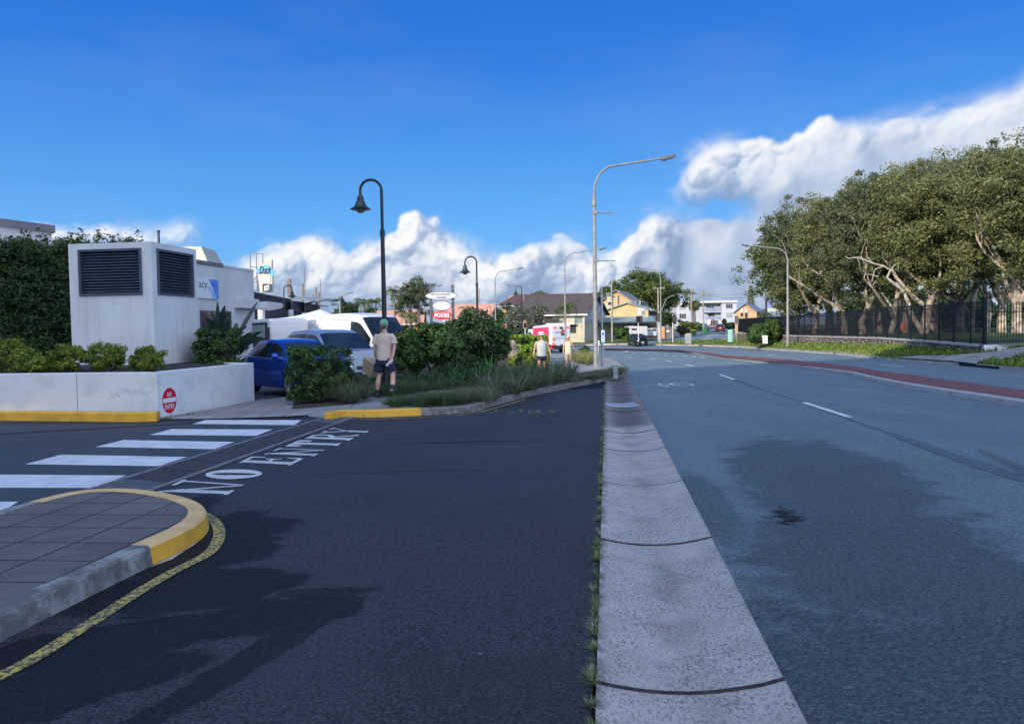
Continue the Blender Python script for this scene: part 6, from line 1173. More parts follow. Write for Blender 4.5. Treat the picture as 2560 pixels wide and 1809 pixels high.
M_BG=mat('dark_green_bin',(.02,.06,.035),(.03,.08,.05),rough=.5,scale=3); M_BG2=mat('mid_green_bin',(.03,.16,.05),(.04,.2,.07),rough=.5,scale=3); M_YL=mat('yellow_lid',(.55,.42,.03),rough=.5)
bin_('dark green bin with a yellow lid on the footpath, nearest of the two bins',1733,824,838,118,M_BG,M_YL,.75); bin_('bright green bin standing at the foot of the double crossarm pole',1763,822,834,128,M_BG2,M_BG2,.70)
A=AT(1700,816,138); t=thing('mini_excavator','small yellow topped dark machine in front of the tropical hedge','machine',(A.x,A.y,AT(1700,831,138).z)); b=MB(); b.box((0,0,.95),(.7,.9,.5)); b.box((0,-.1,.55),(.5,.6,.4)); b.build('engine',M_TRIM,t,bevel=.04); b=MB(); b.box((0,0,1.3),(.5,.6,.22)); b.tube([(-.3,0,1.2),(-.3,0,1.45),(.3,0,1.45),(.3,0,1.2)],.03,5); b.build('cowl',M_YL,t)
for x in (-.38,.38): b=MB(); b.tube([(x-.1,0,.3),(x+.1,0,.3)],.3,12); b.build('wheel',M_TYRE,t)
# ================================================================ people
M_SKIN=mat('skin',(.50,.29,.21),(.58,.35,.26),rough=.55,scale=6); M_SKIN2=mat('tanned_skin',(.47,.25,.16),(.55,.31,.21),rough=.55,scale=6)
def figure(b,pts,n=12):
    """chain of (x,y,z,rx,ry): limb or torso as a tapered tube"""
    b.tube([p[:3] for p in pts],[(p[3],p[4] if len(p)>4 else p[3]) for p in pts],n)
def remesh(o,vox,it=6,f=.5):
    m=o.modifiers.new('skin','REMESH'); m.mode='VOXEL'; m.voxel_size=vox; m.use_smooth_shade=True; s=o.modifiers.new('soft','SMOOTH'); s.iterations=it; s.factor=f
    dg=bpy.context.evaluated_depsgraph_get(); me=bpy.data.meshes.new_from_object(o.evaluated_get(dg)); o.modifiers.clear(); o.data=me; me.shade_smooth(); return o
def hand(b,w,d,up,curl=.5,s=1.,thumb=1):
    """palm and five fingers from the wrist w along d; up is the back of the hand"""
    w=Vector(w); d=Vector(d).normalized(); up=Vector(up); up=(up-d*up.dot(d)).normalized(); sd=d.cross(up)*thumb
    pl=.085*s; c=w+d*pl*.5
    for i in range(4):
        q=(i-1.5)*.021*s; b.tube([w+sd*q*.6,w+d*pl*.5+sd*q,w+d*pl+sd*q*1.05],[.015*s,.0155*s,.0125*s],7)
        L=(.066,.078,.072,.056)[i]*s; p=w+d*pl+sd*q*1.05; a=0; pts=[p]; rs=[.0105*s]; 
        for j,fr in enumerate((.45,.32,.23)): a+=curl*(.9+.25*j); v=d*math.cos(a)-up*math.sin(a); p=p+v*L*fr; pts.append(p); rs.append((.0095-.001*j)*s)
        b.tube(pts,rs,7)
    p=w+d*pl*.25-sd*.03*s; v=(d*.7-sd*.55-up*.35).normalized(); b.tube([p,p+v*.035*s,p+v*.035*s+(d*.9-up*.4).normalized()*.04*s],[.014*s,.0115*s,.009*s],7)
def shoe(b,ank,yaw,pitch=0.,s=1.):
    m=Matrix.Translation(ank)@Matrix.Rotation(yaw,4,'Z')@Matrix.Rotation(pitch,4,'X'); b.M=m
    b.tube([(0,.07*s,-.045),(0,.03*s,-.05),(0,-.05*s,-.052),(0,-.14*s,-.062),(0,-.195*s,-.068)],[(.03,.022),(.041,.038),(.046,.042),(.047,.030),(.030,.018)],10); b.tube([(0,.015,.02),(0,.015,-.05)],[.043,.047],10); b.M=Matrix()
def head(b,c,r=1.,face=(0,-1)):
    """skull with nose, ears, brow, chin; face: direction it looks"""
    yaw=math.atan2(face[0],-face[1]); m=Matrix.Translation(c)@Matrix.Rotation(yaw,4,'Z'); b.M=m
    b.ball((0,.012,.02),(.074*r,.094*r,.098*r),14); b.ball((0,-.018,-.045),(.058*r,.070*r,.07*r),12); b.ball((0,-.05,-.085),(.030*r,.030*r,.025*r),8)
    b.tube([(0,-.082,.012),(0,-.104,-.022),(0,-.088,-.034)],[.010,.016,.010],7); b.ball((0,-.08,-.058),(.024,.012,.010),8)
    for s in (-1,1): b.ball((s*.078,.012,-.012),(.012,.022,.032),8); b.ball((s*.045,-.066,-.026),(.020,.018,.016),7)
    b.M=Matrix()
def shirt_cloth(name,ch,m,parent,vox=.014,it=5):
    b=MB()
    for c in ch: figure(b,c,14)
    return remesh(b.build(name,m,parent),vox,it)
M_CAP=mat('faded_green_cap',(.12,.34,.22),(.20,.42,.29),rough=.8,scale=14); M_TEE=mat('pale_pink_beige_tee',(.56,.42,.345),(.62,.49,.41),rough=.9,scale=9,bump=.5,bscale=22); M_NAVYC=mat('navy_cloth',(.012,.014,.045),(.02,.024,.065),rough=.9,scale=9,bump=.4); M_HAIR=mat('brown_hair',(.06,.042,.03),(.13,.095,.065),rough=.7,scale=30); M_SOCK=mat('black_footwear',(.012,.012,.016),(.025,.025,.03),rough=.7,scale=10)
M_BAG=mat('brown_paper',(.34,.25,.17),(.42,.32,.22),rough=.85,scale=7,bump=.5,bscale=10); M_PINKC=mat('grey_marl',(.26,.28,.30),(.33,.35,.37),rough=.9,scale=12)
# walker: away from the viewer, left foot planted, right foot trailing, bag in the left hand, bottle in the right
g=G(964,994,.13); t=thing('person','person in green cap, beige t-shirt and navy shorts walking away along the footpath','person',(g.x,g.y,g.z),R(-8)); sc_=1.09; t.scale=(sc_,)*3
HIP=.90
b=MB()
figure(b,[(0,0,.86,.15,.115),(0,0,.95,.165,.125),(0,0,1.08,.145,.11),(0,.01,1.22,.165,.115),(0,.01,1.36,.185,.115),(0,.0,1.43,.14,.09),(0,-.005,1.48,.062,.06),(0,.0,1.56,.055,.058)],14)
L1=[(-.09,0,.90,.10),(-.125,.03,.72,.088),(-.145,.05,.52,.062),(-.155,.03,.46,.056),(-.17,.0,.34,.062),(-.185,-.02,.20,.042),(-.19,-.03,.10,.034),(-.19,-.03,.06,.034)]
L2=[(.09,0,.90,.10),(.14,-.02,.72,.088),(.185,-.02,.53,.062),(.20,-.06,.47,.056),(.225,-.16,.37,.062),(.245,-.27,.28,.042),(.255,-.35,.21,.034),(.255,-.37,.18,.034)]
figure(b,L1); figure(b,L2)
A1=[(-.17,0,1.405,.055),(-.205,.01,1.30,.047),(-.225,.02,1.14,.038),(-.23,.03,1.08,.036),(-.235,.06,.96,.032),(-.235,.09,.86,.024)]
A2=[(.17,0,1.405,.055),(.225,-.02,1.30,.047),(.245,-.05,1.15,.038),(.245,-.07,1.09,.036),(.225,-.10,.97,.032),(.205,-.12,.88,.024)]
figure(b,A1); figure(b,A2); hand(b,(-.235,.09,.86),(0,.1,-1),(-1,0,0),.75,1.,1); hand(b,(.205,-.12,.88),(-.25,-.15,-1),(.6,-.6,0),.55,1.,-1)
head(b,(0,.005,1.645),1.,(.25,1)); remesh(b.build('body',M_SKIN,t),.0085,4)
shirt_cloth('shirt',[[(0,0,.835,.178,.135),(0,0,.95,.178,.138),(0,0,1.08,.165,.128),(0,.01,1.22,.182,.13),(0,.01,1.35,.20,.128),(0,0,1.42,.165,.105),(0,0,1.455,.085,.075)],[(-.14,0,1.40,.075),(-.20,.01,1.33,.073),(-.232,.01,1.20,.070)],[(.14,0,1.40,.075),(.215,-.015,1.33,.073),(.252,-.035,1.20,.070)]],M_TEE,t)
shirt_cloth('shorts',[[(0,0,.74,.16,.125),(0,0,.84,.172,.13),(0,0,.90,.168,.128)],[(-.09,0,.86,.118),(-.125,.03,.70,.112),(-.142,.04,.575,.104)],[(.09,0,.86,.118),(.14,-.02,.70,.112),(.178,-.015,.585,.104)]],M_NAVYC,t,.013,4)
b=MB(); figure(b,[(-.187,-.028,.19,.043),(-.191,-.03,.06,.040)]); shoe(b,(-.19,-.03,.075),PI+.1,0.0,1.06); b.M=Matrix(); figure(b,[(.243,-.265,.30,.043),(.255,-.36,.20,.041)]); shoe(b,(.255,-.37,.17),PI-.35,-.75,1.06); remesh(b.build('footwear',M_SOCK,t),.008,3)
b=MB(); hx,hz=.01,1.645; b.lathe([(.088,-.01),(.096,.02),(.094,.06),(.078,.095),(.045,.115),(.001,.12)],(0,.012,hz),18,sx=.96,sy=1.12); b.tube([(-.02,.10,hz+.005),(.02,.17,hz-.0),(.03,.20,hz-.01)],[(.075,.006),(.07,.005),(.045,.004)],10); b.box((.0,-.092,hz+.012),(.06,.02,.022)); b.build('cap',M_CAP,t,smooth=True)
b=MB(); b.ball((0,-.045,hz-.045),(.066,.055,.06),10); b.tube([(-.01,-.10,hz-.02),(-.025,-.135,hz-.07),(-.03,-.125,hz-.13),(-.035,-.115,hz-.17)],[.026,.033,.026,.010],8); remesh(b.build('hair',M_HAIR,t),.010,2)
bl=(Matrix.Rotation(R(-8),4,'Z')@Vector((-.25,.12,.79)))*sc_; bt=thing('paper_bag','brown paper bag held in the walking person\'s far hand','bag',(g.x+bl.x,g.y+bl.y,g.z+bl.z),R(-30))
b=MB(); b.M=Matrix.Rotation(R(26),4,'Y')@Matrix.Rotation(R(12),4,'X'); b.add([(-.34,-.09,-.02),(.03,-.09,-.02),(.03,.09,-.02),(-.34,.09,-.02),(-.30,-.10,-.36),(.02,-.10,-.40),(.02,.10,-.40),(-.30,.10,-.36),(-.155,-.02,-.2)],[(0,1,5,4),(1,2,6,5),(2,3,7,6),(3,0,4,7),(4,5,6,7)]); b.tube([(-.2,0,-.03),(-.15,0,.03),(-.08,0,.03),(-.04,0,-.03)],.006,5); b.build('bag_body',M_BAG,bt)
b=MB(); b.M=Matrix.Rotation(R(26),4,'Y')@Matrix.Rotation(R(12),4,'X'); b.prism([(-.34,-.09,-.015),(.03,-.09,-.015),(.03,.09,-.015),(-.34,.09,-.015)],(0,0,.005)); b.build('bag_fold',mat('paper_light',(.42,.34,.25),rough=.85),bt)
bl=(Matrix.Rotation(R(-8),4,'Z')@Vector((.165,-.155,.80)))*sc_; bo=thing('water_bottle','clear plastic water bottle in the walking person\'s near hand','bottle',(g.x+bl.x,g.y+bl.y,g.z+bl.z),0); b=MB(); b.M=Matrix.Rotation(R(48),4,'Y'); b.lathe([(.02,-.12),(.031,-.115),(.032,-.06),(.028,-.05),(.032,-.03),(.032,.03),(.012,.06),(.012,.08)],(0,0,0),12); b.build('bottle_body',mat('clear_plastic',(.5,.55,.58),rough=.15,spec=.8),bo,smooth=True); b=MB(); b.M=Matrix.Rotation(R(48),4,'Y'); b.lathe([(.014,.078),(.014,.10)],(0,0,0),10); b.build('cap',M_WHT,bo)
# two walkers coming toward the viewer
def walker(label,px,py,d,hgt,top,shorts,hat,phone,seed,wide=1.,skin=None,rz=0.):
    g=AT(px,py,d); z=AT(px,py,d).z; t=thing('person',label,'person',(g.x,g.y,z),rz); s=hgt/1.75; t.scale=(s,)*3; skin=skin or M_SKIN2
    b=MB(); w=wide
    figure(b,[(0,0,.86,.15*w,.12*w),(0,0,.97,.155*w,.13*w),(0,-.01,1.10,.145*w,.13*w),(0,0,1.25,.165*w,.12*w),(0,0,1.37,.17*w,.11),(0,0,1.43,.13,.085),(0,0,1.48,.058,.055),(0,0,1.56,.052,.055)],14)
    figure(b,[(-.09,0,.90,.095),(-.10,-.06,.70,.08),(-.10,-.11,.50,.058),(-.10,-.08,.34,.058),(-.10,-.05,.18,.04),(-.10,-.04,.08,.034)]); figure(b,[(.09,0,.90,.095),(.10,.03,.70,.08),(.105,.05,.50,.058),(.105,.12,.36,.058),(.105,.2,.22,.04),(.105,.24,.13,.034)])
    figure(b,[(-.16*w,0,1.40,.055),(-.215*w,0,1.28,.046),(-.245*w,.02,1.13,.038),(-.26*w,0,1.0,.032),(-.27*w,-.04,.87,.024)]); hand(b,(-.27*w,-.04,.87),(-.15,-.1,-1),(-1,0,0),.4,1,-1)
    if phone: figure(b,[(.16*w,0,1.40,.052),(.25*w,-.02,1.28,.045),(.29*w,-.08,1.15,.038),(.22*w,-.13,1.30,.032),(.13*w,-.13,1.47,.024)]); hand(b,(.13*w,-.13,1.47),(-.3,.2,1),(0,-1,.2),.7,1,1)
    else: figure(b,[(.16*w,0,1.40,.055),(.215*w,.02,1.28,.046),(.255*w,.04,1.13,.038),(.29*w,.0,1.01,.032),(.31*w,-.06,.89,.024)]); hand(b,(.31*w,-.06,.89),(.2,-.2,-1),(1,0,0),.4,1,1)
    head(b,(0,-.01,1.645),1.,(0,-1)); remesh(b.build('body',skin,t),.010,4)
    shirt_cloth('shirt',[[(0,0,.83,.172*w,.145*w),(0,0,.97,.175*w,.148*w),(0,-.01,1.10,.165*w,.145*w),(0,0,1.25,.18*w,.135*w),(0,0,1.37,.185*w,.12),(0,0,1.425,.15,.095),(0,0,1.45,.085,.07)]],top,t,.014)
    shirt_cloth('shorts',[[(0,0,.74,.155*w,.13*w),(0,0,.86,.165*w,.135*w)],[(-.09,0,.86,.112),(-.10,-.06,.66,.10)],[(.09,0,.86,.112),(.10,.03,.66,.10)]],shorts,t,.013,4)
    b=MB(); shoe(b,(-.10,-.04,.085),0,0,1); shoe(b,(.105,.24,.13),.1,.6,1); remesh(b.build('shoes',M_SOCK,t),.010,2)
    b=MB(); hz=1.655
    if hat=='wide': b.lathe([(.165,-.015),(.17,-.005),(.10,.015),(.09,.06),(.07,.10),(.001,.11)],(0,0,hz+.02),20)
    else: b.lathe([(.086,0),(.094,.03),(.085,.075),(.05,.105),(.001,.11)],(0,.01,hz),16,sy=1.1); b.tube([(0,-.09,hz+.01),(0,-.15,hz-.0)],[(.065,.006),(.045,.005)],8)
    b.build('hat',hatm,t,smooth=True)
    b=MB(); b.box((0,-.098,1.655),(.13,.03,.032)); b.build('sunglasses',M_TRIM,t,bevel=.008)
    b=MB(); b.ball((0,.03,1.64),(.078,.08,.085),10); b.build('hair',M_HAIR,t,smooth=True); return t
hatm=mat('pale_blue_hat',(.36,.40,.52),(.42,.46,.58),rough=.8,scale=9); walker('person in wide brimmed pale hat, grey sleeveless shirt and navy shorts walking toward the viewer',1355,943,30.5,1.76,mat('grey_sleeveless_cloth',(.36,.37,.36),(.44,.45,.44),rough=.9,scale=5,bump=.4),M_NAVYC,'wide',False,1,1.14)
hatm=mat('beige_cap_cloth',(.50,.43,.34),(.56,.49,.40),rough=.8,scale=9); walker('person in beige cap and pale yellow green top raising a hand to the ear',1421,922,38.,1.63,mat('pale_lime_cloth',(.52,.58,.33),(.58,.64,.38),rough=.9,scale=6),mat('khaki_cloth',(.33,.28,.22),(.38,.33,.27),rough=.9,scale=8),'cap',True,2,.98)
# ================================================================ houses and flats beyond the junction
def RP(px,py,A,B_):
    """point of the vertical plane through A and B that shows at a photo pixel"""
    v=pdir(px,py); n=Vector((-(B_.y-A.y),B_.x-A.x,0)); t_=n.dot(Vector((A.x,A.y,0)))/n.dot(v); return Vector((0,0,CAMH))+v*t_
def fblock(b,A,B_,x0,x1,y0,y1,o0,o1,k=None,y0b=None):
    n=Vector((B_.y-A.y,-(B_.x-A.x),0)).normalized(); n=n if n.y<0 or abs(n.y)<.02 and n.x<0 else -n
    a=RP(x0,y0,A,B_); c=RP(x1,y0 if y0b is None else y0b,A,B_); e=RP(x1,y1,A,B_); f=RP(x0,y1,A,B_); zt_=(a.z+c.z)/2 if y0b is None else None
    ps=[Vector((f.x,f.y,(e.z+f.z)/2)),Vector((e.x,e.y,(e.z+f.z)/2)),Vector((c.x,c.y,c.z if zt_ is None else zt_)),Vector((a.x,a.y,a.z if zt_ is None else zt_))]
    b.prism([p+n*o0 for p in ps],n*(o1-o0),k)
M_TAN=mat('tan_brick',(.50,.33,.18),(.58,.40,.24),rough=.85,scale=.6); M_YBR=mat('yellow_brick',(.50,.355,.175),(.56,.415,.23),rough=.85,scale=.7); M_CREAMW=mat('cream_wall',(.44,.40,.31),(.51,.47,.38),rough=.85,scale=.5); M_BROOF=mat('brown_roof_tile',(.050,.042,.041),(.085,.070,.065),rough=.8,scale=2.5,bump=.8,bscale=5); M_RROOF=mat('red_brown_roof',(.085,.042,.038),(.12,.06,.052),rough=.8,scale=2,bump=.5); M_PROOF=mat('pink_roof_tile',(.50,.235,.165),(.58,.30,.22),rough=.8,scale=1.2,bump=.6,bscale=6)
M_GROOF=mat('green_metal_roof',(.20,.27,.22),(.25,.32,.26),rough=.5,scale=1); M_TEALR=mat('teal_metal_roof',(.16,.26,.28),(.20,.31,.32),rough=.5,scale=1); M_GREYR=mat('grey_metal_roof',(.20,.22,.24),(.25,.27,.28),rough=.5,scale=1); M_BLR=mat('blue_grey_roof',(.16,.18,.24),(.20,.22,.29),rough=.55,scale=1); M_DOORG=mat('roller_door',(.42,.43,.44),(.5,.51,.52),rough=.6,scale=1.5); M_ORB=mat('orange_brick',(.55,.26,.12),(.62,.32,.16),rough=.85,scale=1); M_DARKW=mat('shaded_opening',(.018,.018,.02),(.03,.028,.03),rough=.7,scale=1); M_GREYW=mat('grey_board_wall',(.42,.43,.45),(.50,.51,.53),rough=.8,scale=.6); M_FWH=mat('white_trim',(.54,.54,.51),rough=.6); M_CURT=mat('curtained_glass',(.16,.20,.21),(.30,.34,.33),rough=.15,scale=1.5,spec=.8)
def house(label,FL,FR,BR,eave,ridge,gnd,wallm,roofm,axis='long',over=.5,name='house',cat='house',front=None,sidem=None,fascia=True,hipL=0.,hipR=0.):
    """corners (px, depth); eave, ridge and ground heights in metres; ridge runs along the front ('long') or away ('side')"""
    a=AT(FL[0],800,FL[1]); b_=AT(FR[0],800,FR[1]); c=AT(BR[0],800,BR[1]); 
    for q in (a,b_,c): q.z=0
    d=a+(c-b_); t=thing(name,label,cat,(b_.x,b_.y,gnd)); OO=Matrix.Translation(-t.location); up=lambda p,z:Vector((p.x,p.y,z)); b=MB(); b.M=OO; mid=lambda p,q:(p+q)/2
    if axis=='long': b.prism([up(b_,gnd-.5),up(c,gnd-.5),up(c,eave),up(mid(b_,c),ridge),up(b_,eave)],a-b_)
    else: b.prism([up(a,gnd-.5),up(b_,gnd-.5),up(b_,eave),up(mid(a,b_),ridge),up(a,eave)],c-b_)
    b.build('wall',wallm,t)
    if axis=='long': e0,e1,f0,f1,dirn=a,b_,d,c,(b_-a).normalized()
    else: e0,e1,f0,f1,dirn=b_,c,a,d,(c-b_).normalized()
    m0,m1=mid(e0,f0),mid(e1,f1); slope=(ridge-eave)/((m0-e0).length); b=MB(); b.M=OO
    for (p,q) in ((e0,e1),(f0,f1)):
        n=(p-m0 if p is e0 else p-m0).normalized(); P0=p+n*over-dirn*over; P1=q+n*over+dirn*over; ze=eave-slope*over+.06
        b.prism([up(P0,ze),up(P1,ze),up(m1+dirn*(over-hipR*(m1-m0).length),ridge+.06),up(m0-dirn*(over-hipL*(m1-m0).length),ridge+.06)],(0,0,.14))
        if fascia and p is e0: b2=MB(); b2.M=OO; b2.bar(up(P0,ze-.02)+n*.02,up(P1,ze-.02)+n*.02,.10,.26); fz=b2
    rf=b.build('roof',roofm,t)
    if fascia: fz.build('gutter',M_FWH,rf)
    t['_c']=[*a,*b_,*c]; return t,OO,a,b_,c,d
def openings(t,OO,A,B_,lst,fm=None,name='window'):
    for (x0,x1,y0,y1,m) in lst:
        b=MB(); b.M=OO; fblock(b,A,B_,x0-.5,x1+.5,y0-.4,y1+.4,-.02,.07); w_=b.build(name,fm or M_FWH,t); b=MB(); b.M=OO; n_=max(1,round((x1-x0)/9)); 
        for i in range(n_): fblock(b,A,B_,x0+(x1-x0)*i/n_+.25,x0+(x1-x0)*(i+1)/n_-.25,y0+.3,y1-.3,.05,.085)
        b.build('pane',m,w_)
z_=lambda py,px,d:AT(px,py,d).z
t,OO,a,b_,c,d=house('two storey house with dark tiled roof and white gable end behind the garbage truck',(1286,124),(1461,122),(1513,133),z_(782,1459,122),z_(741,1482,127),-.5,M_CREAMW,M_BROOF,over=.7,hipL=.06)
openings(t,OO,a,b_,[(1300,1322,789,806,M_DARKW),(1327,1352,789,808,M_DARKW),(1364,1378,789,808,M_DARKW),(1437,1453,786,806,M_CURT)],M_STEELD)
b=MB(); b.M=OO; fblock(b,a,b_,1296,1438,808,812,.0,.9); fblock(b,a,b_,1356,1361,789,808,.0,.1); b.build('balcony_slab',M_FWH,t); b=MB(); b.M=OO; fblock(b,a,b_,1362,1400,796,808,.8,.85); fblock(b,a,b_,1300,1440,813,833,.0,.06); b.build('balcony_screen',M_DARKW,t)
b=MB(); b.M=OO; fblock(b,a,b_,1458.5,1462,782,846,.0,.35); b.build('corner_pier',M_CREAMW,t)
openings(t,OO,b_,c,[(1488,1490,779,790,M_DARKW),(1497,1498.5,779,789,M_DARKW),(1469,1478,797,805,M_CURT)],M_GREYW)
b=MB(); b.M=OO; fblock(b,b_,c,1461,1514,760,807,.02,.05); b.k=0; 
n_=MB(); n_.M=OO; 
zg=z_(807,1480,127); g0=Vector((b_.x,b_.y,0)); g1=Vector((c.x,c.y,0)); nn=Vector(((g1-g0).y,-(g1-g0).x,0)).normalized(); mdd=(g0+g1)/2; ev=z_(782,1459,122); n_.prism([Vector((g0.x,g0.y,zg)),Vector((g1.x,g1.y,zg)),Vector((g1.x,g1.y,ev)),Vector((mdd.x,mdd.y,z_(741,1482,127)-.08)),Vector((g0.x,g0.y,ev))],nn*.06); n_.build('gable_cladding',M_GREYW,t)
t,OO,a,b_,c,d=house('orange brick house with long red brown roof rising behind the dark roofed house',(1256,150),(1455,150),(1478,165),z_(763,1260,150),z_(736,1450,158),-.2,M_ORB,M_RROOF,over=.9,hipL=.12)
openings(t,OO,a,b_,[(1279,1286,766,778,M_CURT)])
t,OO,a,b_,c,d=house('low pink tiled bungalow with shaded porch beside the nearest lamp pole',(945,128),(1046,126),(1054,140),z_(807,1000,128),z_(778,1000,134),-.6,M_ORB,M_PROOF,over=1.0,hipL=.0)
openings(t,OO,a,b_,[(962,990,811,824,M_DARKW),(1012,1034,811,822,M_DARKW)],M_FWH)
t,OO,a,b_,c,d=house('pink tiled house whose roof shows above the big dark bush behind a swan neck lamp',(1120,130),(1216,128),(1242,142),z_(796,1217,128),z_(762,1230,135),-.6,M_GREYW,M_PROOF,over=.8)
# tan brick flats: back block, front gabled block, carport
t,OO,a,b_,c,d=house('tall tan brick flats with grey roof under the big fig tree',(1488,150),(1596,150),(1622,162),z_(765,1490,150),z_(730,1540,156),.1,M_TAN,M_GREYR,axis='side',over=.6,name='apartment_block',cat='flats')
b=MB(); b.M=OO; fblock(b,a,b_,1516,1528,737,800,.0,.5); fblock(b,a,b_,1541,1543,737,770,.0,.5); b.build('stair_tower',M_CREAMW,t); b=MB(); b.M=OO; fblock(b,a,b_,1517,1529.5,736,738,.5,.9); b.build('tower_cap',M_GREYR,t)
openings(t,OO,a,b_,[(1562,1589,754,762,M_CURT)]); 
for (x0,x1,y0,y1) in ((1519.5,1527,755.5,762),(1520,1527,783,789)): b=MB(); b.M=OO; fblock(b,a,b_,x0,x1,y0,y1,.45,.56); b.build('window',M_DARKW,t)
b=MB(); b.M=OO; fblock(b,b_,c,1599,1619,753,764,.0,.1); b.build('window_band',M_FWH,t)
for x in (1601,1605.5,1610,1614.5): b=MB(); b.M=OO; fblock(b,b_,c,x,x+3,754,763,.08,.14); b.build('window',M_GLASS,t)
t,OO,a,b_,c,d=house('lower yellow brick flats with green gabled roof in front of the tan flats',(1516,138),(1621,136),(1642,146),z_(775,1640,140),z_(760,1573,140),.0,M_YBR,M_GROOF,axis='side',over=.5,name='apartment_block',cat='flats')
openings(t,OO,a,b_,[(1604,1613,776,788,M_CURT)]); b=MB(); b.M=OO; fblock(b,a,b_,1594,1603,776,789,.0,.07); fblock(b,a,b_,1594,1614,768,775,.0,.06); b.build('white_panel',M_FWH,t)
b=MB(); b.M=OO; fblock(b,b_,c,1622,1640,775,789,.0,.12); b.build('verandah_opening',M_DARKW,t); b=MB(); b.M=OO; fblock(b,b_,c,1622,1640,789,802,.0,.25); b.build('balcony_rail',M_GREYW,t)
A=AT(1492,808,128); B_=AT(1640,806,128); C=AT(1588,793,137); t=thing('carport','long teal roofed carport with pale roller doors in front of the yellow flats','carport',(A.x,A.y,-.6)); OO=Matrix.Translation(-t.location)
b=MB(); b.M=OO; zz=A.z; b.prism([(A.x,A.y,zz),(B_.x,B_.y,zz),(C.x+3,C.y,C.z),(AT(1505,790,138).x,C.y,C.z)],(0,0,.18)); rf=b.build('roof',M_TEALR,t); b=MB(); b.M=OO; b.bar((A.x,A.y-.05,zz),(B_.x,B_.y-.05,zz),.08,.3); b.build('gutter',M_DARKW,rf)
A2=AT(1492,808,131); B2=AT(1592,808,131); b=MB(); b.M=OO; b.prism([(A2.x,A2.y,-1),(B2.x,B2.y,-1),(B2.x,B2.y,zz),(A2.x,A2.y,zz)],(0,.3,0)); b.build('back_wall',M_DARKW,t); b=MB(); b.M=OO; fblock(b,A2,B2,1480,1528,809.5,848,.2,.5); b.build('wall',M_CREAMW,t)
for x in (1533.5,1547,1560.5,1574): b=MB(); b.M=OO; fblock(b,A2,B2,x,x+12,811.5,845,.05,.12); b.build('roller_door',M_DOORG,t)
A=AT(1592,806,134); B_=AT(1641,806,134); b=MB(); b.M=OO; b.prism([(A.x,A.y,-1),(B_.x,B_.y,-1),(B_.x,B_.y,zz-.1),(A.x,A.y,zz-.1)],(0,.3,0)); b.build('rear_wall',mat('brown_shade',(.12,.085,.06),(.3,.22,.15),rough=.8,scale=1.2),t)
# white flats
A=AT(1689,800,205); B_=AT(1837,800,205); zt=z_(753,1760,205); t=thing('apartment_block','white three storey flats with balconies behind the weeping palm','flats',(A.x,A.y,.8)); OO=Matrix.Translation(-t.location); f=lambda x,y:(1680+x/10.135,720+y/10.135); A=Vector((A.x,A.y,0)); B_=Vector((B_.x,B_.y,0)); M_WFL=mat('white_flats_paint',(.40,.42,.48),(.45,.47,.53),rough=.8,scale=.4)
b=MB(); b.M=OO; b.prism([(A.x,A.y,0),(B_.x,B_.y,0),(B_.x,B_.y,zt),(A.x,A.y,zt)],(0,12,0)); 
fblock(b,A,B_,*[f(x,0)[0] for x in (1215,1592)],f(0,345)[1],f(0,1000)[1],.0,1.6); fblock(b,A,B_,*[f(x,0)[0] for x in (90,470)],f(0,375)[1],f(0,1000)[1],.0,1.0); fblock(b,A,B_,*[f(x,0)[0] for x in (790,1215)],f(0,600)[1],f(0,618)[1],.0,1.5); fblock(b,A,B_,*[f(x,0)[0] for x in (790,1215)],f(0,808)[1],f(0,1000)[1],.0,1.5); b.build('wall',M_WFL,t)
b=MB(); b.M=OO; fblock(b,A,B_,f(240,0)[0],f(1600,0)[0],f(0,330)[1],f(0,380)[1],.0,2.0); b.build('roof_edge',M_FWH,t)
for (x0,x1,y0,y1,o,m) in ((865,1065,410,500,.0,M_GLASS),(925,1005,640,720,.0,M_GLASS),(1015,1070,640,800,.0,M_DARKW),(1320,1490,400,515,1.6,M_GLASS),(1320,1490,620,740,1.6,M_CURT),(160,335,650,770,1.0,M_GLASS),(160,330,430,550,1.0,M_CURT)):
    b=MB(); b.M=OO; fblock(b,A,B_,f(x0-8,0)[0],f(x1+8,0)[0],f(0,y0-8)[1],f(0,y1+8)[1],o,o+.05); w_=b.build('window',M_FWH,t); b=MB(); b.M=OO; n=3 if x1-x0>120 else 1
    for i in range(n): fblock(b,A,B_,f(x0+(x1-x0)*i/n+4,0)[0],f(x0+(x1-x0)*(i+1)/n-4,0)[0],f(0,y0)[1],f(0,y1)[1],o+.04,o+.08)
    b.build('pane',m,w_)
M_BALC=mat('balcony_glass',(.20,.25,.34),(.25,.30,.38),rough=.3,scale=1)
for (y0,y1) in ((500,598),(720,806)): b=MB(); b.M=OO; fblock(b,A,B_,f(815,0)[0],f(1213,0)[0],f(0,y0)[1],f(0,y1)[1],1.4,1.46); b.build('balustrade',M_BALC,t)
t,OO,a,b_,c,d=house('small tan house with blue grey roof and striped gable behind the fence end',(1838,148),(1892,148),(1914,165),z_(780,1838,148),z_(761,1852,150),.2,M_TAN,M_BLR,axis='side',over=.4)
openings(t,OO,a,b_,[(1852,1857,782.5,790,M_DARKW),(1863,1868,782,794,M_DARKW)],M_STEELD); b=MB(); b.M=OO
for x in (1851,1862): fblock(b,a,b_,x,x+6,768 if x<1860 else 771,781,.0,.05)
b.build('white_panel',M_FWH,t)
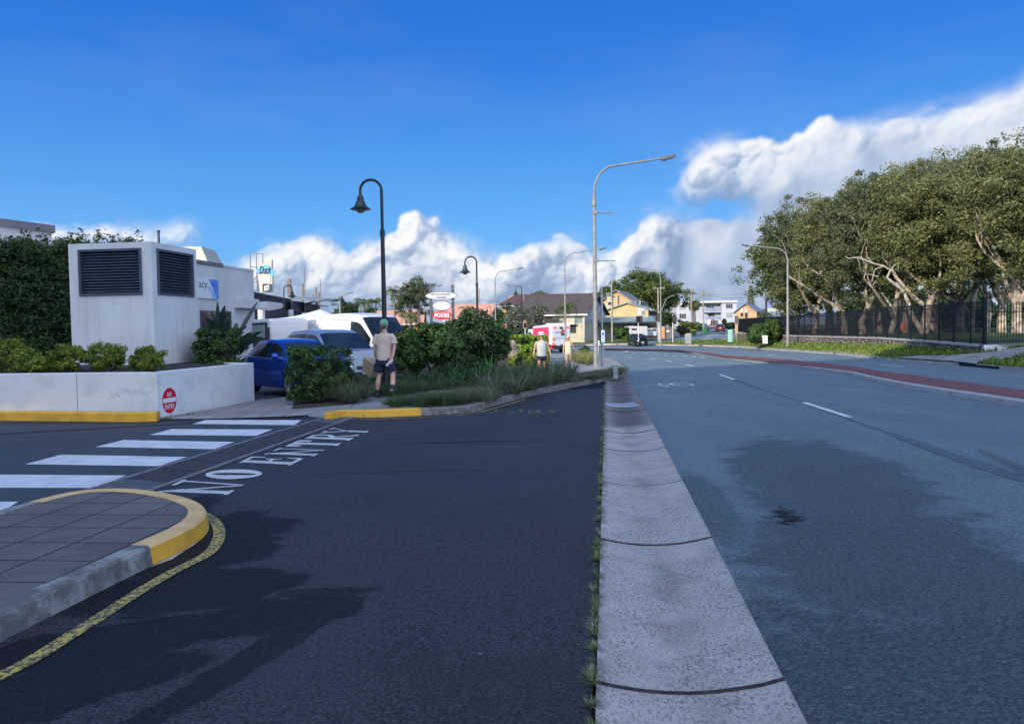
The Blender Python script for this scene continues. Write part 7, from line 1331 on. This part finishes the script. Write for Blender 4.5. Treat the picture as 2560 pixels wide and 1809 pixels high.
# brick corner wall, letterbox
A=AT(1645,818,121); B_=AT(1662,818,121); t=thing('corner_brick_wall','orange brick garden wall with a grey end panel and white letterbox, beside the pole','wall',(A.x,A.y,-.7)); OO=Matrix.Translation(-t.location); z0=z_(841,1650,121); b=MB(); b.M=OO; b.prism([(A.x,A.y,z0-.3),(B_.x,B_.y,z0-.3),(B_.x,B_.y,A.z),(A.x,A.y,A.z)],(0,.3,0)); b.build('brick_wall',M_ORB,t)
C=AT(1685,818,119); b=MB(); b.M=OO; b.prism([(B_.x+.01,B_.y-.02,z0-.3),(C.x,C.y,z0-.3),(C.x,C.y,A.z+.03),(B_.x+.01,B_.y-.02,A.z+.03)],(0,.3,0)); b.build('grey_panel',mat('dark_grey_panel',(.10,.10,.11),(.15,.15,.16),rough=.8,scale=1),t); p=RP(1670,828,B_,C); b=MB(); b.M=OO; b.ball((p.x,p.y-.15,p.z),(.32,.15,.18),10); b.build('letterbox',M_WHT,t,smooth=True)
# wire fence on the lawn
t=thing('wire_fence','thin green wire fence on posts along the edge of the lawn','fence',tuple(AT(1500,845,121))); OO=Matrix.Translation(-t.location); b=MB(); b.M=OO
for x in np.arange(1492,1590,12.5): p=AT(x,834,121); b.tube([(p.x,p.y,-.9),tuple(p)],.03,5)
b.build('fence_posts',mat('fence_green_grey',(.10,.14,.13),rough=.6),t); b=MB(); b.M=OO
for dz in (0,-.35,-.7): p,q=AT(1492,834.5,121),AT(1587,833.5,121); b.tube([p+Vector((0,0,dz)),q+Vector((0,0,dz))],.014,4)
b.build('wires',M_STEELD,t)
# ================================================================ park edge: stone wall, black fence, billboard
fp_=[]
for px in [f_[0] for f_ in FEN]:
    d,yy=fenz(px); fp_.append(AT(px,yy,d))
fp_[0]=AT(2790,905,31.5); fp_[1]=fp_[2]+Vector((4.3,.4,.0)); 
mst=bpy.data.materials.new('retaining_stone'); mst.use_nodes=True; tt=NT(mst.node_tree); bb=tt.n['Principled BSDF']; V=tt.new('ShaderNodeNewGeometry').outputs['Position']; vv=tt.vadd(V,(.9,.55,2.2),'MULTIPLY'); cell=tt.voro(vv,1.6,0,.5,'DISTANCE_TO_EDGE'); n1_=tt.noise(V,3,6,.65); c=tt.mix(tt.ss(n1_,.35,.65),(.16,.13,.115),(.30,.25,.22)); c=tt.mix(tt.ss(tt.noise(V,1.1,4),.55,.7),c,(.38,.35,.30)); c=tt.mix(tt.ss(cell,.09,.0),c,(.035,.03,.028)); tt.link(c,bb.inputs['Base Color']); bb.inputs['Roughness'].default_value=.9; bn=tt.new('ShaderNodeBump'); bn.inputs['Strength'].default_value=1; bn.inputs['Distance'].default_value=.25; tt.put(bn.inputs['Height'],tt.m('ADD',tt.m('MULTIPLY',tt.ss(cell,0,.25),.7),n1_)); tt.link(bn.outputs[0],bb.inputs['Normal'])
line_=[]   # even steps along the fence line from the far end to the gate post
P0=[fp_[i] for i in range(7,1,-1)]
for i in range(len(P0)-1):
    n=max(2,int((P0[i+1]-P0[i]).length/1.2)); line_+=[P0[i].lerp(P0[i+1],j/n) for j in range(n)]
line_.append(P0[-1])
t=thing('retaining_wall','low rock faced retaining wall with pale cap under the black fence','wall',tuple(line_[-1])); OO=Matrix.Translation(-t.location); b=MB(); b.M=OO; rng=np.random.default_rng(4); rws=[]
for p in line_:
    k_=Vector((p.x-.55,p.y-.35,p.z-1.15)); top_=Vector((p.x-.12,p.y-.08,p.z-.03)); rws.append([k_.lerp(top_,f_)+Vector((rng.uniform(-.06,.06),rng.uniform(-.08,.08),0))*(f_<1) for f_ in (0,.25,.5,.75,1)])
b.rows(rws); b.build('stone_face',mst,t,smooth=True); b=MB(); b.M=OO; b.rows([[Vector((p.x-.2,p.y-.14,p.z-.10)),Vector((p.x-.2,p.y-.14,p.z)),Vector((p.x+.25,p.y+.1,p.z+.005)),Vector((p.x+.25,p.y+.1,p.z-.1))] for p in line_]); b.build('cap',M_CONC,t)
b=MB(); b.M=OO; p,q=fp_[2],fp_[1]; b.prism([(p.x,p.y-.16,p.z-.75),(q.x,q.y-.16,q.z-.75),(q.x,q.y-.16,q.z+.0),(p.x,p.y-.16,p.z+.0)],(0,.3,0)); b.build('concrete_end',M_WALL2,t)
M_FB=mat('black_fence_paint',(.004,.006,.010),(.008,.010,.016),spec=.2,rough=.6,scale=2)
H_F=2.12
def picketfence(label,pts,h,post,gap,rails,pr=.011,name='picket_fence',proud=.1):
    t=thing(name,label,'fence',tuple(pts[-1])); OO=Matrix.Translation(-t.location); segs=[(pts[i],pts[i+1]) for i in range(len(pts)-1)]; L=[0]
    for p,q in segs: L.append(L[-1]+(q-p).length)
    def at(s):
        for i,(p,q) in enumerate(segs):
            if s<=L[i+1] or i==len(segs)-1: return p.lerp(q,(s-L[i])/(L[i+1]-L[i]))
    b=MB(); b.M=OO; s=0
    while s<=L[-1]+.01:
        p=at(min(s,L[-1])); b.M=OO; b.box((p.x,p.y,p.z+h/2+.03),(.07,.07,h+.12)); o=b.build('post',M_FB,t); b=MB(); s+=post
    b=MB(); b.M=OO; s=gap
    while s<L[-1]: p=at(s); b.box((p.x,p.y,p.z+h/2+.03+proud/2),(pr*2,pr*2,h-.1+proud)); s+=gap
    b.build('pickets',M_FB,t)
    for r_ in rails:
        b=MB(); b.M=OO; s=0
        while s<L[-1]-.01: e=min(L[-1],s+post); b.bar(at(s)+Vector((0,0,r_)),at(e)+Vector((0,0,r_)),.04,.045); s=e
        b.build('rail',M_FB,t)
picketfence('long black steel picket fence on top of the stone wall along the park',[p+Vector((.05,.05,0)) for p in line_],H_F,2.45,.115,(.12,H_F-.25,H_F-.02),pr=.0095,proud=.0)
picketfence('open black picket gate panel at the near end of the park fence',[fp_[2]+Vector((.2,.02,0)),fp_[1]+Vector((.1,.1,0)),fp_[1]+Vector((3,-.6,0))],1.95,2.3,.16,(.16,1.60),pr=.013,proud=.12)
t=thing('gate_post','thick black gate post where the park fence turns','post',tuple(fp_[2]+Vector((.12,0,0)))); b=MB(); b.box((0,0,1.13),(.14,.14,2.3)); b.box((0,0,2.3),(.17,.17,.04)); b.build('post',M_FB,t)
f=lambda x,y:(1860+x/8.11,700+y/8.11); q=lambda x,y,o=0.:AT(*f(x,y),100)+Vector((0,-o,0)); c=q(640,760); t=thing('billboard','pole mounted sign with blue panel and yellow arc behind the fence, half hidden by leaves','billboard',(c.x,c.y,.3)); OO=Matrix.Translation(-t.location)
b=MB(); b.M=OO; b.box((q(455,0).x,c.y+.1,2.6),(.2,.2,4.8)); b.build('post',M_STEELD,t); b=MB(); b.M=OO; b.prism([q(470,290),q(560,262),q(680,256),q(800,265),q(800,640),q(478,640)],(0,.15,0)); b.build('panel',mat('billboard_white',(.55,.60,.58),(.62,.66,.62),rough=.5,scale=2),t)
b=MB(); b.M=OO; b.prism([q(476,410,.03),q(800,410,.03),q(800,568,.03),q(482,568,.03)],(0,.02,0)); b.build('blue_panel',mat('billboard_blue',(.28,.36,.78),rough=.4),t); b=MB(); b.M=OO; b.prism([q(480,410,.04),q(480,380,.04),q(520,345,.04),q(575,370,.04),q(640,390,.04),q(640,410,.04)],(0,.01,0)); b.build('sea_blue_wave',mat('wave_blue',(.03,.20,.48),rough=.5),t); b=MB(); b.M=OO; b.prism([q(660,290,.03),q(690,268,.03),q(740,257,.03),q(798,266,.03),q(798,292,.03)],(0,.02,0)); b.build('yellow_arc',mat('arc_yellow',(.65,.55,.06),rough=.5),t)
b=MB(); b.M=OO; b.tube([q(610+60*math.cos(a),490-60*math.sin(a),.06) for a in np.linspace(.3,2*PI,16)],.09,5); b.build('ring_mark',mat('ring_grey',(.06,.09,.12),rough=.5),t)
p=AT(2258,817,74); tag((lambda b:(b.ball((0,0,0),(.28,.2,.5),8),b.build('bag',mat('orange_cloth',(.6,.12,.06),rough=.9),loc=p))[1])(MB()),'orange red bundle standing at the foot of a leaning paperbark trunk','bag')
# ================================================================ trees and planting
ZP=.45
def ptree(label,px,d,ytop,seed,src=None,lean=(0,0),width=9.5,dark=False,name='paperbark_tree',tr=.34,group='paperbark trees in the park',z0=None):
    T=AT(px,ytop,d); z0=ZP if z0 is None else z0; h=T.z-z0
    return T,h
PBT=[]; base_specs=[(31,.42,(.12,0)),(37,.36,(-.16,.05)),(43,.45,(.05,.1)),(53,.30,(-.05,0)),(59,.38,(.25,0))]
for i,(sd,tr_,ln) in enumerate(base_specs):
    t=tree('paperbark_tree','x',(0,0,-200),14,sd,LM_GUM if i%2==0 else LM_GUM2,M_BARK,spread=.62,tr=tr_,per=118,leaf=.108,cl=.98,forks=4,levels=3,low=.30,lean=ln,up=.85,el=2.0,extra=30,fill=230,zlo=.27,group='paperbark trees in the park',width=9.5); PBT.append(t)
trees=[(2035,95,480,3,1.2,'leftmost of the tall paperbarks, over the blue billboard'),(2112,86,457,0,0,'paperbark with trunk in front of the dark middle of the fence'),(2157,81,440,1,2.,'slim leaning paperbark left of the bleached dead branch'),(2192,84,424,2,4.,'paperbark standing behind the bleached dead branch'),(2228,77,415,3,1.,'paperbark with pale torn bark low on its trunk'),(2262,79,398,4,3.,'wide footed paperbark beside the orange bundle'),(2312,71,384,0,5.,'pale trunked paperbark next to the slanting trunk'),(2336,79,374,1,.5,'straight reddish trunked paperbark behind the fence'),(2405,86,376,2,1.5,'paperbark rising over the open lawn of the park'),(2468,75,362,3,2.6,'slim paperbark just beside the thick black gate post'),(2512,70,345,4,.3,'grey double trunked paperbark seen through the gate panel'),(2545,62,322,2,3.6,'nearest stout paperbark seen through the gate panel'),(2650,58,292,0,1.9,'paperbark at the edge of the picture, mostly outside it'),(2075,112,470,2,.9,'far paperbark showing in the gap above the billboard'),(2265,112,418,1,5.,'far paperbark in the back row behind the slanting trunk'),(2430,108,378,3,.2,'far paperbark in the back row over the open lawn'),(2590,84,320,1,4.4,'dark paperbark in the back row at the picture edge'),(2350,98,385,4,2.2,'paperbark in the back row between the two pale trunks')]
for i,(px,d,yt,k_,rz,lab) in enumerate(trees):
    T=AT(px,yt+(14 if px>2480 else 4),d); h=T.z-ZP; sc=h/14.4; src=PBT[k_]
    if src.location.z<-100: src.location=(T.x,T.y,ZP-.1); src.rotation_euler=(0,0,rz); src.scale=(sc*1.0,sc,sc); src['label']=lab
    else: dup(src,(T.x,T.y,ZP-.1),rz,lab,(sc,sc,sc))
# slanting trunk and bleached dead limb
b=MB(); pp=[AT(2312,842,69),AT(2296,815,69),AT(2278,785,69),AT(2272,760,69.5),AT(2262,735,70),AT(2240,706,70)]; o=pp[0].copy(); t=thing('paperbark_tree','slanting paperbark trunk ending in a long bleached dead branch','tree',tuple(o),0,'paperbark trees in the park'); b.tube([p-o for p in pp],[.26,.22,.2,.17,.14,.10],9); b.build('trunk',M_BARK,t,smooth=True)
b=MB(); f=lambda x,y:AT(2100+x/4.77,560+y/4.77,66)-o
for pts,r0 in (([(760,800),(620,690),(560,640),(600,550),(520,500),(400,470),(300,430),(200,400),(100,410),(60,390)],.15),([(520,500),(420,540),(400,600),(380,690),(360,700)],.07),([(300,430),(240,390),(140,390)],.06),([(400,470),(330,400),(310,340)],.05),([(450,625),(360,600),(270,598)],.07),([(600,550),(660,480),(700,490),(690,570)],.06),([(200,400),(230,460),(240,540)],.04)):
    b.tube([f(*p) for p in pts],[r0*.78*(1-.75*i/(len(pts)-1)) for i in range(len(pts))],6)
b.build('dead_branch',M_DEAD,t,smooth=True)
T=AT(1967,535,104); t=tree('fig_tree','dark green broad tree at the near end of the grove, beside the road light',(T.x,T.y,ZP),T.z-ZP,71,LM_FIG,M_BROWN,spread=.9,tr=.4,per=70,leaf=.2,cl=1.25,low=.22,extra=60,width=11,up=.6,fill=240,zlo=.12)
T=AT(1940,690,98); tree('fig_tree','smaller leafy tree hanging over the blue billboard',(T.x+3.2,T.y,ZP),T.z-ZP-.3,73,LM_GUM,M_BROWN,spread=1.,tr=.22,per=60,leaf=.17,cl=.8,low=.3,extra=20,width=8,fill=90,zlo=.3)
T=AT(1604,681,172); tree('fig_tree','huge spreading fig tree crown behind the tan and yellow flats',(T.x,T.y,.6),T.z-.6,77,LM_FIG,M_BROWN,spread=1.15,tr=.7,per=80,leaf=.27,cl=1.35,low=.24,extra=60,width=19.5,up=.5,forks=5,fill=420,zlo=.25)
T=AT(1352,729,200); tree('fig_tree','distant round green tree top above the red brown roof',(T.x,T.y,1.2),T.z-1.2,79,LM_FIG,M_BROWN,spread=1.1,tr=.4,per=70,leaf=.3,cl=1.2,low=.3,width=7,extra=30,fill=60)
T=AT(1032,690,112); tree('gum_tree','open branched gum tree behind the left post of the oval signs',(T.x,T.y,-.6),T.z+.6,84,LM_GUM2,M_BROWN,spread=.75,tr=.22,per=60,leaf=.15,cl=.75,low=.3,width=7.0,up=.7,gap=.05,extra=10,fill=60,zlo=.35)
T=AT(874,744,118); tree('gum_tree','small round dark tree beside the straight road light',(T.x,T.y,-.6),T.z+.6,86,LM_DARK,M_BROWN,spread=.6,tr=.14,per=60,leaf=.13,cl=.55,low=.3,width=2.8,extra=20)
T=AT(1255,768,112); tree('gum_tree','dark bushy tree left of the dark roofed house',(T.x,T.y,-.8),T.z+.8,88,LM_DARK,M_BROWN,spread=.6,tr=.14,per=70,leaf=.13,cl=.6,low=.25,width=2.4,extra=30)
for px,lab,sd in ((1283,'greyish weeping tree in front of the dark house, left of its twin',90),(1337,'greyish weeping tree in front of the dark house balcony',92)):
    T=AT(px,782,108); tree('weeping_tree',lab,(T.x,T.y,-.9),T.z+.9,sd,leafmat('she_oak_leaf',(.10,.12,.085),(.17,.18,.13)),M_BROWN,spread=.6,tr=.13,per=90,leaf=.13,cl=.65,low=.3,width=2.6,extra=30,el=3.,sq=1.6,group='weeping trees before the dark house')
T=AT(1664,781,135); tree('dark_tree','dark tree behind the corner brick wall',(T.x,T.y,-.3),T.z+.3,94,LM_DARK,M_BROWN,spread=.6,tr=.14,per=70,leaf=.15,cl=.6,low=.25,width=2.8,extra=30)
def palm_at(label,px,pt,d,z0,**k):
    T=AT(px,pt,d); return palm(label,(T.x,T.y,z0),T.z-z0-k.get('L',2.2)*.28,**k)
palm_at('feathery palm beside the small round dark tree',912,748,112,-.9,L=2.3,nf=16,seed=4,droop=1.1,m=LM_PALM,group='palms before the pink bungalow')
palm_at('feathery palm just left of the tall dark lamp pole',938,746,116,-.9,L=2.2,nf=16,seed=5,droop=1.,m=LM_PALM,group='palms before the pink bungalow')
palm_at('palm in front of the gum tree trunk',985,716,106,-.9,L=2.4,nf=15,seed=6,droop=1.2,m=LM_PALM)
palm_at('low palm leaning beside the left sign post',1025,782,96,-.9,L=2.,nf=16,seed=8,droop=1.3,m=LM_PALM)
palm_at('dark palm standing in front of the dark roofed house',1411,756,112,-.8,L=2.9,nf=20,seed=7,droop=1.25,m=LM_PALM,ll=.7)
palm_at('weeping palm with a thick skirt of fronds before the white flats',1737,748,152,.3,L=2.5,nf=30,seed=9,droop=2.1,m=leafmat('weeping_palm_leaf',(.11,.14,.05),(.20,.23,.09)),skirt=24,ll=.9,tr=.22)
palm_at('small palm in the bushes near the straight wires',1165,768,100,-.9,L=1.6,nf=14,seed=10,droop=1.2)
# Norfolk pine
T=AT(1877,712,165); z0=.8; h=T.z-z0; t=thing('norfolk_pine','pale thin conifer standing between the tan house and the grove','tree',(T.x,T.y,z0)); b=MB(); b.tube([(0,0,0),(0,0,h)],[.25,.04],7); rng=np.random.default_rng(5); C=[]
for i in range(26):
    z=h*(.12+.87*i/26); r=1.25*(1-i/27)+.15
    for j in range(6): a=j*PI/3+i; e=Vector((r*math.cos(a),r*math.sin(a),z+.15)); b.tube([(0,0,z),tuple(e)],[.04,.015],4); C+=[tuple(Vector((0,0,z)).lerp(e,q)+Vector((0,0,.05))) for q in (.4,.6,.8,1)]
b.build('trunk',M_DEAD,t); V,D=clumps(np.array(C),.22,14,rng); LV,LF=leaves(V,D,.12,rng,2.); fast('crown',LV,LF,leafmat('pale_needle',(.20,.22,.17),(.30,.31,.25)),t)
# distant dark tree lines
for (px0,px1,yt,d,lab,z0) in ((2090,2470,742,150,'dark wooded edge on the far side of the park',0),(1150,1500,800,190,'low dark greenery behind the houses',0.),(700,960,790,170,'distant trees behind the marquee',0.),(2440,2760,770,190,'distant trees beyond the open park lawn',0)):
    a=AT(px0,yt,d); c=AT(px1,yt,d); hedgewall(lab,(a.x,a.y),(c.x,c.y),5,z0,a.z,int(px0),420,60,.38,LM_DARK,name='tree_belt',cl=1.2,top=.8,cat='trees')
# hedges and bushes round the junction
def bush_at(label,px,pt,pb,d,wpx,m,seed,name='bush',cat='bush',n=60,per=70,leaf=None,group=None,box=None,lump=.32,depth=None,rz=0):
    T=AT(px,pt,d); B_=AT(px,pb,d); h=T.z-B_.z; r=wpx/2*d/F; leaf=leaf or max(.035,d*.0016); return bush(name,label,cat,(B_.x,B_.y,B_.z),(r,(depth or r),h/2),n=n,per=per,leaf=leaf,m=m,seed=seed,group=group,box=box,lump=lump,rz=rz)
bush_at('bright clipped box hedge beside the white camper',1554,821,846,121,31,LM_MID,3,'hedge','hedge',box=True,n=90)
bush_at('tropical hedge behind the yellow topped machine',1711,803,836,142,42,leafmat('mixed_leaf',(.07,.10,.025),(.16,.17,.05)),4,'hedge','hedge',n=90)
bush_at('dense green hedge right of the timber pole before the palm',1742,804,826,146,30,LM_MID,5,'hedge','hedge',n=80)
bush_at('dark low bushes at the foot of the white flats',1826,806,822,165,30,LM_DARK,6,n=60)
bush_at('spiky cordyline like shrub before the white flats',1812,795,815,180,11,LM_DARK,7,n=30)
bush_at('tall dark glossy bush by the fence and the small white board',1898,808,860,85.5,62,LM_MID,8,n=110,leaf=.16); bush_at('upper leafy half of the dark verge bush, nearest the road light',1928,794,858,86.5,52,LM_MID,9,n=100,leaf=.16)
for i,(px,pt,pb,d,w_,m,lab) in enumerate(((1085,802,935,27.5,195,LM_MID,'large dark bush right behind the walking person, under the oval signs'),(1012,824,925,26,110,LM_MID,'leafy bush between the walking person and the sign post'),(1180,778,925,29.5,165,LM_DARK,'tallest dark bush in front of the second swan neck lamp'),(1238,796,910,31.5,80,LM_MID,'bush at the end of the dark thicket, toward the lime hedge'),(1130,800,905,33,90,LM_DARK,'darker bush deep inside the thicket'),(1150,880,950,26.5,100,LM_DARK,'low bush at the front of the thicket'))):
    bush_at(lab,px,pt,pb,d,w_,m,30+i,n=int(90+w_*.5),per=75,leaf=.075,group='dark bushes of the roadside thicket',lump=.27)
rng=np.random.default_rng(77)
t=bush_at('rounded clipped dark green shrub in front of the blue hatchback',802,872,998,18.9,138,LM_MID,51,'round_shrub','shrub',box=True,n=150,per=80,leaf=.045,lump=.24,depth=.7)
bush_at('leafy shrub beside the vent tower at the end of the planter',552,828,918,21.0,94,LM_MID,52,n=110,per=75,leaf=.045,box=True,lump=.3,depth=.6)
for i,(px,pt,pb,d,w_,lab) in enumerate(((1322,838,868,52,95,'lime green hedge band farthest up the path'),(1330,862,893,46,88,'lime green hedge band in the middle of the three'),(1322,885,922,41,100,'lime green low hedge nearest the oncoming walkers'))):
    bush_at(lab,px,pt,pb,d,w_,LM_LIME if i!=2 else LM_YEL,60+i,'hedge','hedge',n=300,per=40,leaf=.07,box=True,lump=.30,depth=1.4,group='lime hedges beside the path')
bush_at('dark hedge below the swan neck lamp behind the lime hedges',1240,822,850,60,120,LM_DARK,66,n=90,leaf=.1); bush_at('dark bushes in front of the dark roofed house',1300,822,846,100,110,LM_DARK,67,n=80,leaf=.14,depth=1.5); bush_at('dark bushes at the house foot left of the garbage truck',1370,816,846,112,60,LM_DARK,68,n=60,leaf=.15,depth=1.2)
bush_at('dark tuft of shrub above the golden grass',1462,865,884,52,28,LM_DARK,69,n=40,leaf=.07)
bush_at('fig leafed shrub hiding the pink bungalow wall',1010,818,850,60,90,LM_DARK,70,n=80,leaf=.1); bush_at('low shrubs behind the silver wagon bonnet',940,800,830,92,60,LM_DARK,71,n=60,leaf=.12); bush_at('pale flowering shrub top behind the oval signs',1190,768,810,62,70,leafmat('brownish_leaf',(.14,.13,.07),(.26,.23,.15)),72,n=60,per=40,leaf=.11)
# bird of paradise leaves by the pharmacy
p=AT(545,900,21.6); t=thing('broad_leaf_plant','dark long leaved tropical plant fanning out beside the vent tower','plant',(p.x,p.y,p.z)); rng=np.random.default_rng(12); b=MB()
for i in range(34):
    a=rng.uniform(-.8,.9) if i>4 else rng.uniform(-.3,.3); e=rng.uniform(.15,1.45); L=rng.uniform(.75,1.3) if i>3 else 1.55; dr=Vector((math.sin(a)*math.cos(e*.6)*1.2+.25,rng.uniform(-.4,.3),math.sin(e)+.15)).normalized(); s=dr.cross(Vector((0,1,.3))).normalized()*rng.uniform(.05,.085); q0=Vector((rng.uniform(-.2,.5),rng.uniform(-.2,.2),rng.uniform(0,.5))); k_=Vector((0,0,-1)); rr=[]
    for j in range(7): f=j/6; c_=q0+dr*L*f+k_*(.35*f*f*L*(1-math.sin(e)*.6)); wdt=math.sin(PI*min(1,f*.92+.06))**.8*(f>.25 or 0)+.12; rr.append([c_-s*wdt,c_+Vector((0,0,-.012)),c_+s*wdt])
    b.rows(rr)
b.build('leaves',mat('strelitzia_leaf',(.015,.035,.03),(.035,.07,.05),rough=.35,island=.3,trans=.1,scale=4),t,fix=False)
# boulders
for i,(px,pt,pb,d,w_,lab) in enumerate(((1278,851,893,40,36,'rough brown sandstone boulder between the thicket and the lime hedges'),(1543,938,950,33,12,'small pale broken stone lying at the kerb end'))):
    T=AT(px,pt,d); B_=AT(px,pb,d); rng=np.random.default_rng(i); b=MB(); b.ball((0,0,(T.z-B_.z)*.45),(w_/2*d/F,w_/2*d/F*.9,(T.z-B_.z)*.55),10); b.v=[tuple(Vector(v)*(1+rng.uniform(-.17,.17))) for v in b.v]; tag(b.build('boulder',mat('sandstone',(.20,.15,.12),(.36,.29,.23),rough=.9,scale=3,bump=.9,bscale=6) if i==0 else M_WALL2,smooth=True,ang=25,loc=(B_.x,B_.y,B_.z-.05)),lab,'boulder')
p=G(1538,942,.13); b=MB(); b.box((0,0,.17),(.16,.16,.46)); b.box((.0,-.0,.41),(.18,.18,.04)); tag(b.build('marker_post',mat('marker_grey',(.28,.32,.30),(.36,.40,.38),rough=.7,scale=5),loc=p,bevel=.01),'short square pale marker post at the tip of the grassy kerb','post')
# ---- grass tufts, one object each
def tufts(kind,lst,label,cat,group,sc=(.8,1.15),dz=.14,seed=0,name='grass_tuft'):
    rng=np.random.default_rng(seed)
    for (px,py) in lst: p=G(px,py,dz); tuft(kind,label,cat,(p.x,p.y,p.z),rng.uniform(*sc),rng.uniform(0,6.28),group,name)
rng=np.random.default_rng(3)
def scatter(poly_px,n,seed):
    """n photo points inside a quadrilateral band given as (x0,y0top,y0bot,x1,y1top,y1bot)"""
    r=np.random.default_rng(seed); out=[]
    for (x0,a0,b0,x1,a1,b1,k) in poly_px:
        for _ in range(k): u=r.random(); v=r.random(); out.append((x0+(x1-x0)*u,(a0+(a1-a0)*u)*(1-v)+(b0+(b1-b0)*u)*v))
    return out
tufts('fine',scatter([(960,1004,1017,1150,998,1013,36)],0,1),'low dark green grass tuft in the kerbside bed, nearest the yellow kerb','grass','short dark tufts by the yellow kerb',(.5,.8),.15,1)
tufts('fineg',scatter([(1060,996,1012,1240,972,1004,55),(1430,940,958,1545,930,940,52)],0,2),'pale green fine grass tuft in the kerbside bed','grass','pale fine tufts in the kerbside bed',(.5,.85),.15,2)
tufts('lom',[(1262,975),(1290,960),(1318,965),(1345,955),(1372,950),(1398,946),(1300,940),(1335,937),(1365,933),(1400,935),(1420,944),(1278,950),(1325,948),(1385,958),(1350,968),(1255,960),(1430,938),(1310,978)],'tall arching strappy grass clump between the kerb and the path','grass','tall strappy grasses by the kerb',(.8,1.15),.15,3)
tufts('lomg',[(1290,985),(1330,975),(1240,985),(1370,962),(1215,975),(1408,953)],'greyish drooping grass clump spilling over the kerb','grass','greyish drooping grasses at the kerb',(.8,1.1),.14,4)
tufts('lom',[(905,985),(925,975),(1000,972),(1020,965),(1045,962),(1080,965),(1060,950),(1100,955),(885,998),(850,975),(900,960),(870,990),(1255,938)],'strappy grass clump along the far side of the footpath','grass','strappy grasses behind the footpath',(.65,.95),.16,5)
tufts('lomg',[(860,1000),(878,1004),(840,998),(910,998),(885,1002)],'straw tinged grass clump beside the clipped shrub','grass','straw tinged grasses by the clipped shrub',(.65,.95),.15,6)
tufts('fine',scatter([(1000,975,988,1210,950,962,24),(940,985,995,1020,978,990,12)],0,7),'low grass edging tuft behind the footpath','grass','low tufts edging the footpath',(.7,1.1),.15,7)
tufts('strap',[(1180,958),(1205,950),(1225,945),(1160,965),(1195,966),(1130,962),(1212,958)],'glossy broad strap leaved clump in front of the dark thicket','plant','strap leaved clumps before the thicket',(.85,1.15),.16,8,'strap_leaf_plant')
tufts('fineg',scatter([(1130,962,975,1210,955,968,14)],0,9),'blue grey low foliage tuft below the strap leaved clumps','grass','blue grey low tufts',(.7,.95),.15,9)
tufts('dry',[(1445,903),(1456,900),(1466,904),(1474,900),(1452,907),(1478,905),(1462,896),(1440,897),(1470,909)],'golden dry grass clump beside the tall grey light pole','grass','golden grasses by the tall pole',(.95,1.3),.12,10)
tufts('dry',[(1552,925),(1560,928),(1548,930),(1541,926)],'small straw coloured tuft at the nose of the kerb','grass','straw tufts at the kerb nose',(.3,.45),.12,11)
# weeds growing in the joint along the concrete channel
rng=np.random.default_rng(21)
for i in range(290):
    y=1.6+ (rng.random()**1.9)*23; x=GL(y)-.018+rng.normal(0,.009); o=tuft('weed' if rng.random()<.6 else 'weedg','small weed tuft in the joint along the concrete channel','weed',(x,y,gz(x,y)+.004),rng.uniform(.18,.55),rng.uniform(0,6.28),'weeds in the channel joint','weed_tuft')
for i in range(26):
    p=G(1185+rng.random()*210,1031+rng.normal(0,1.5)-4*(i%2)+rng.random()*6); tuft('weedg','small pale weed in the cracked patch near the grey kerb','weed',(p.x,p.y,p.z+.004),rng.uniform(.3,.8),rng.uniform(0,6.28),'weeds across the apron','weed_tuft')
for px,py in ((415,1046),(425,1044),(470,1038),(482,1036),(405,1049)): p=G(px,py,.03); tuft('weed','little weed at the foot of the white planter wall','weed',(p.x,p.y,p.z),.8,px,'weeds at the planter foot','weed_tuft')
# lawn blades on the verge: nobody could count them
rng=np.random.default_rng(9); P_=[]
for _ in range(15000):
    px=rng.uniform(1640,2620); a=rng.random()**.9*.97+.02; p=verge(px,a)
    yy=project(p)[1]
    if 2225<px and float(np.interp(px,[q[0] for q in upE],[q[1] for q in upE]))-.5<yy<float(np.interp(px,[q[0] for q in lowE],[q[1] for q in lowE]))+1: continue
    P_.append((p.x,p.y,p.z+.03*math.sin(px*.05+a*10)))
P_=np.array(P_); V=[];n=len(P_); h=rng.uniform(.06,.2,(n,1))*np.array([[0,0,1]])+rng.normal(0,.05,(n,3)); s=rng.normal(0,1,(n,3)); s[:,2]=0; s/=np.linalg.norm(s,axis=1)[:,None]; s*=rng.uniform(.03,.07,(n,1))
V=np.stack([P_-s,P_+s,P_+h+s*.3,P_+h-s*.3],1).reshape(-1,3); tag(fast('grass',V,np.arange(n*4).reshape(n,4),leafmat('verge_blade',(.10,.165,.025),(.18,.245,.05),tr=.3,isl=.4,world=True,scale=.5)),'bright green uneven grass growing on the verge below the stone wall','grass',kind='stuff')
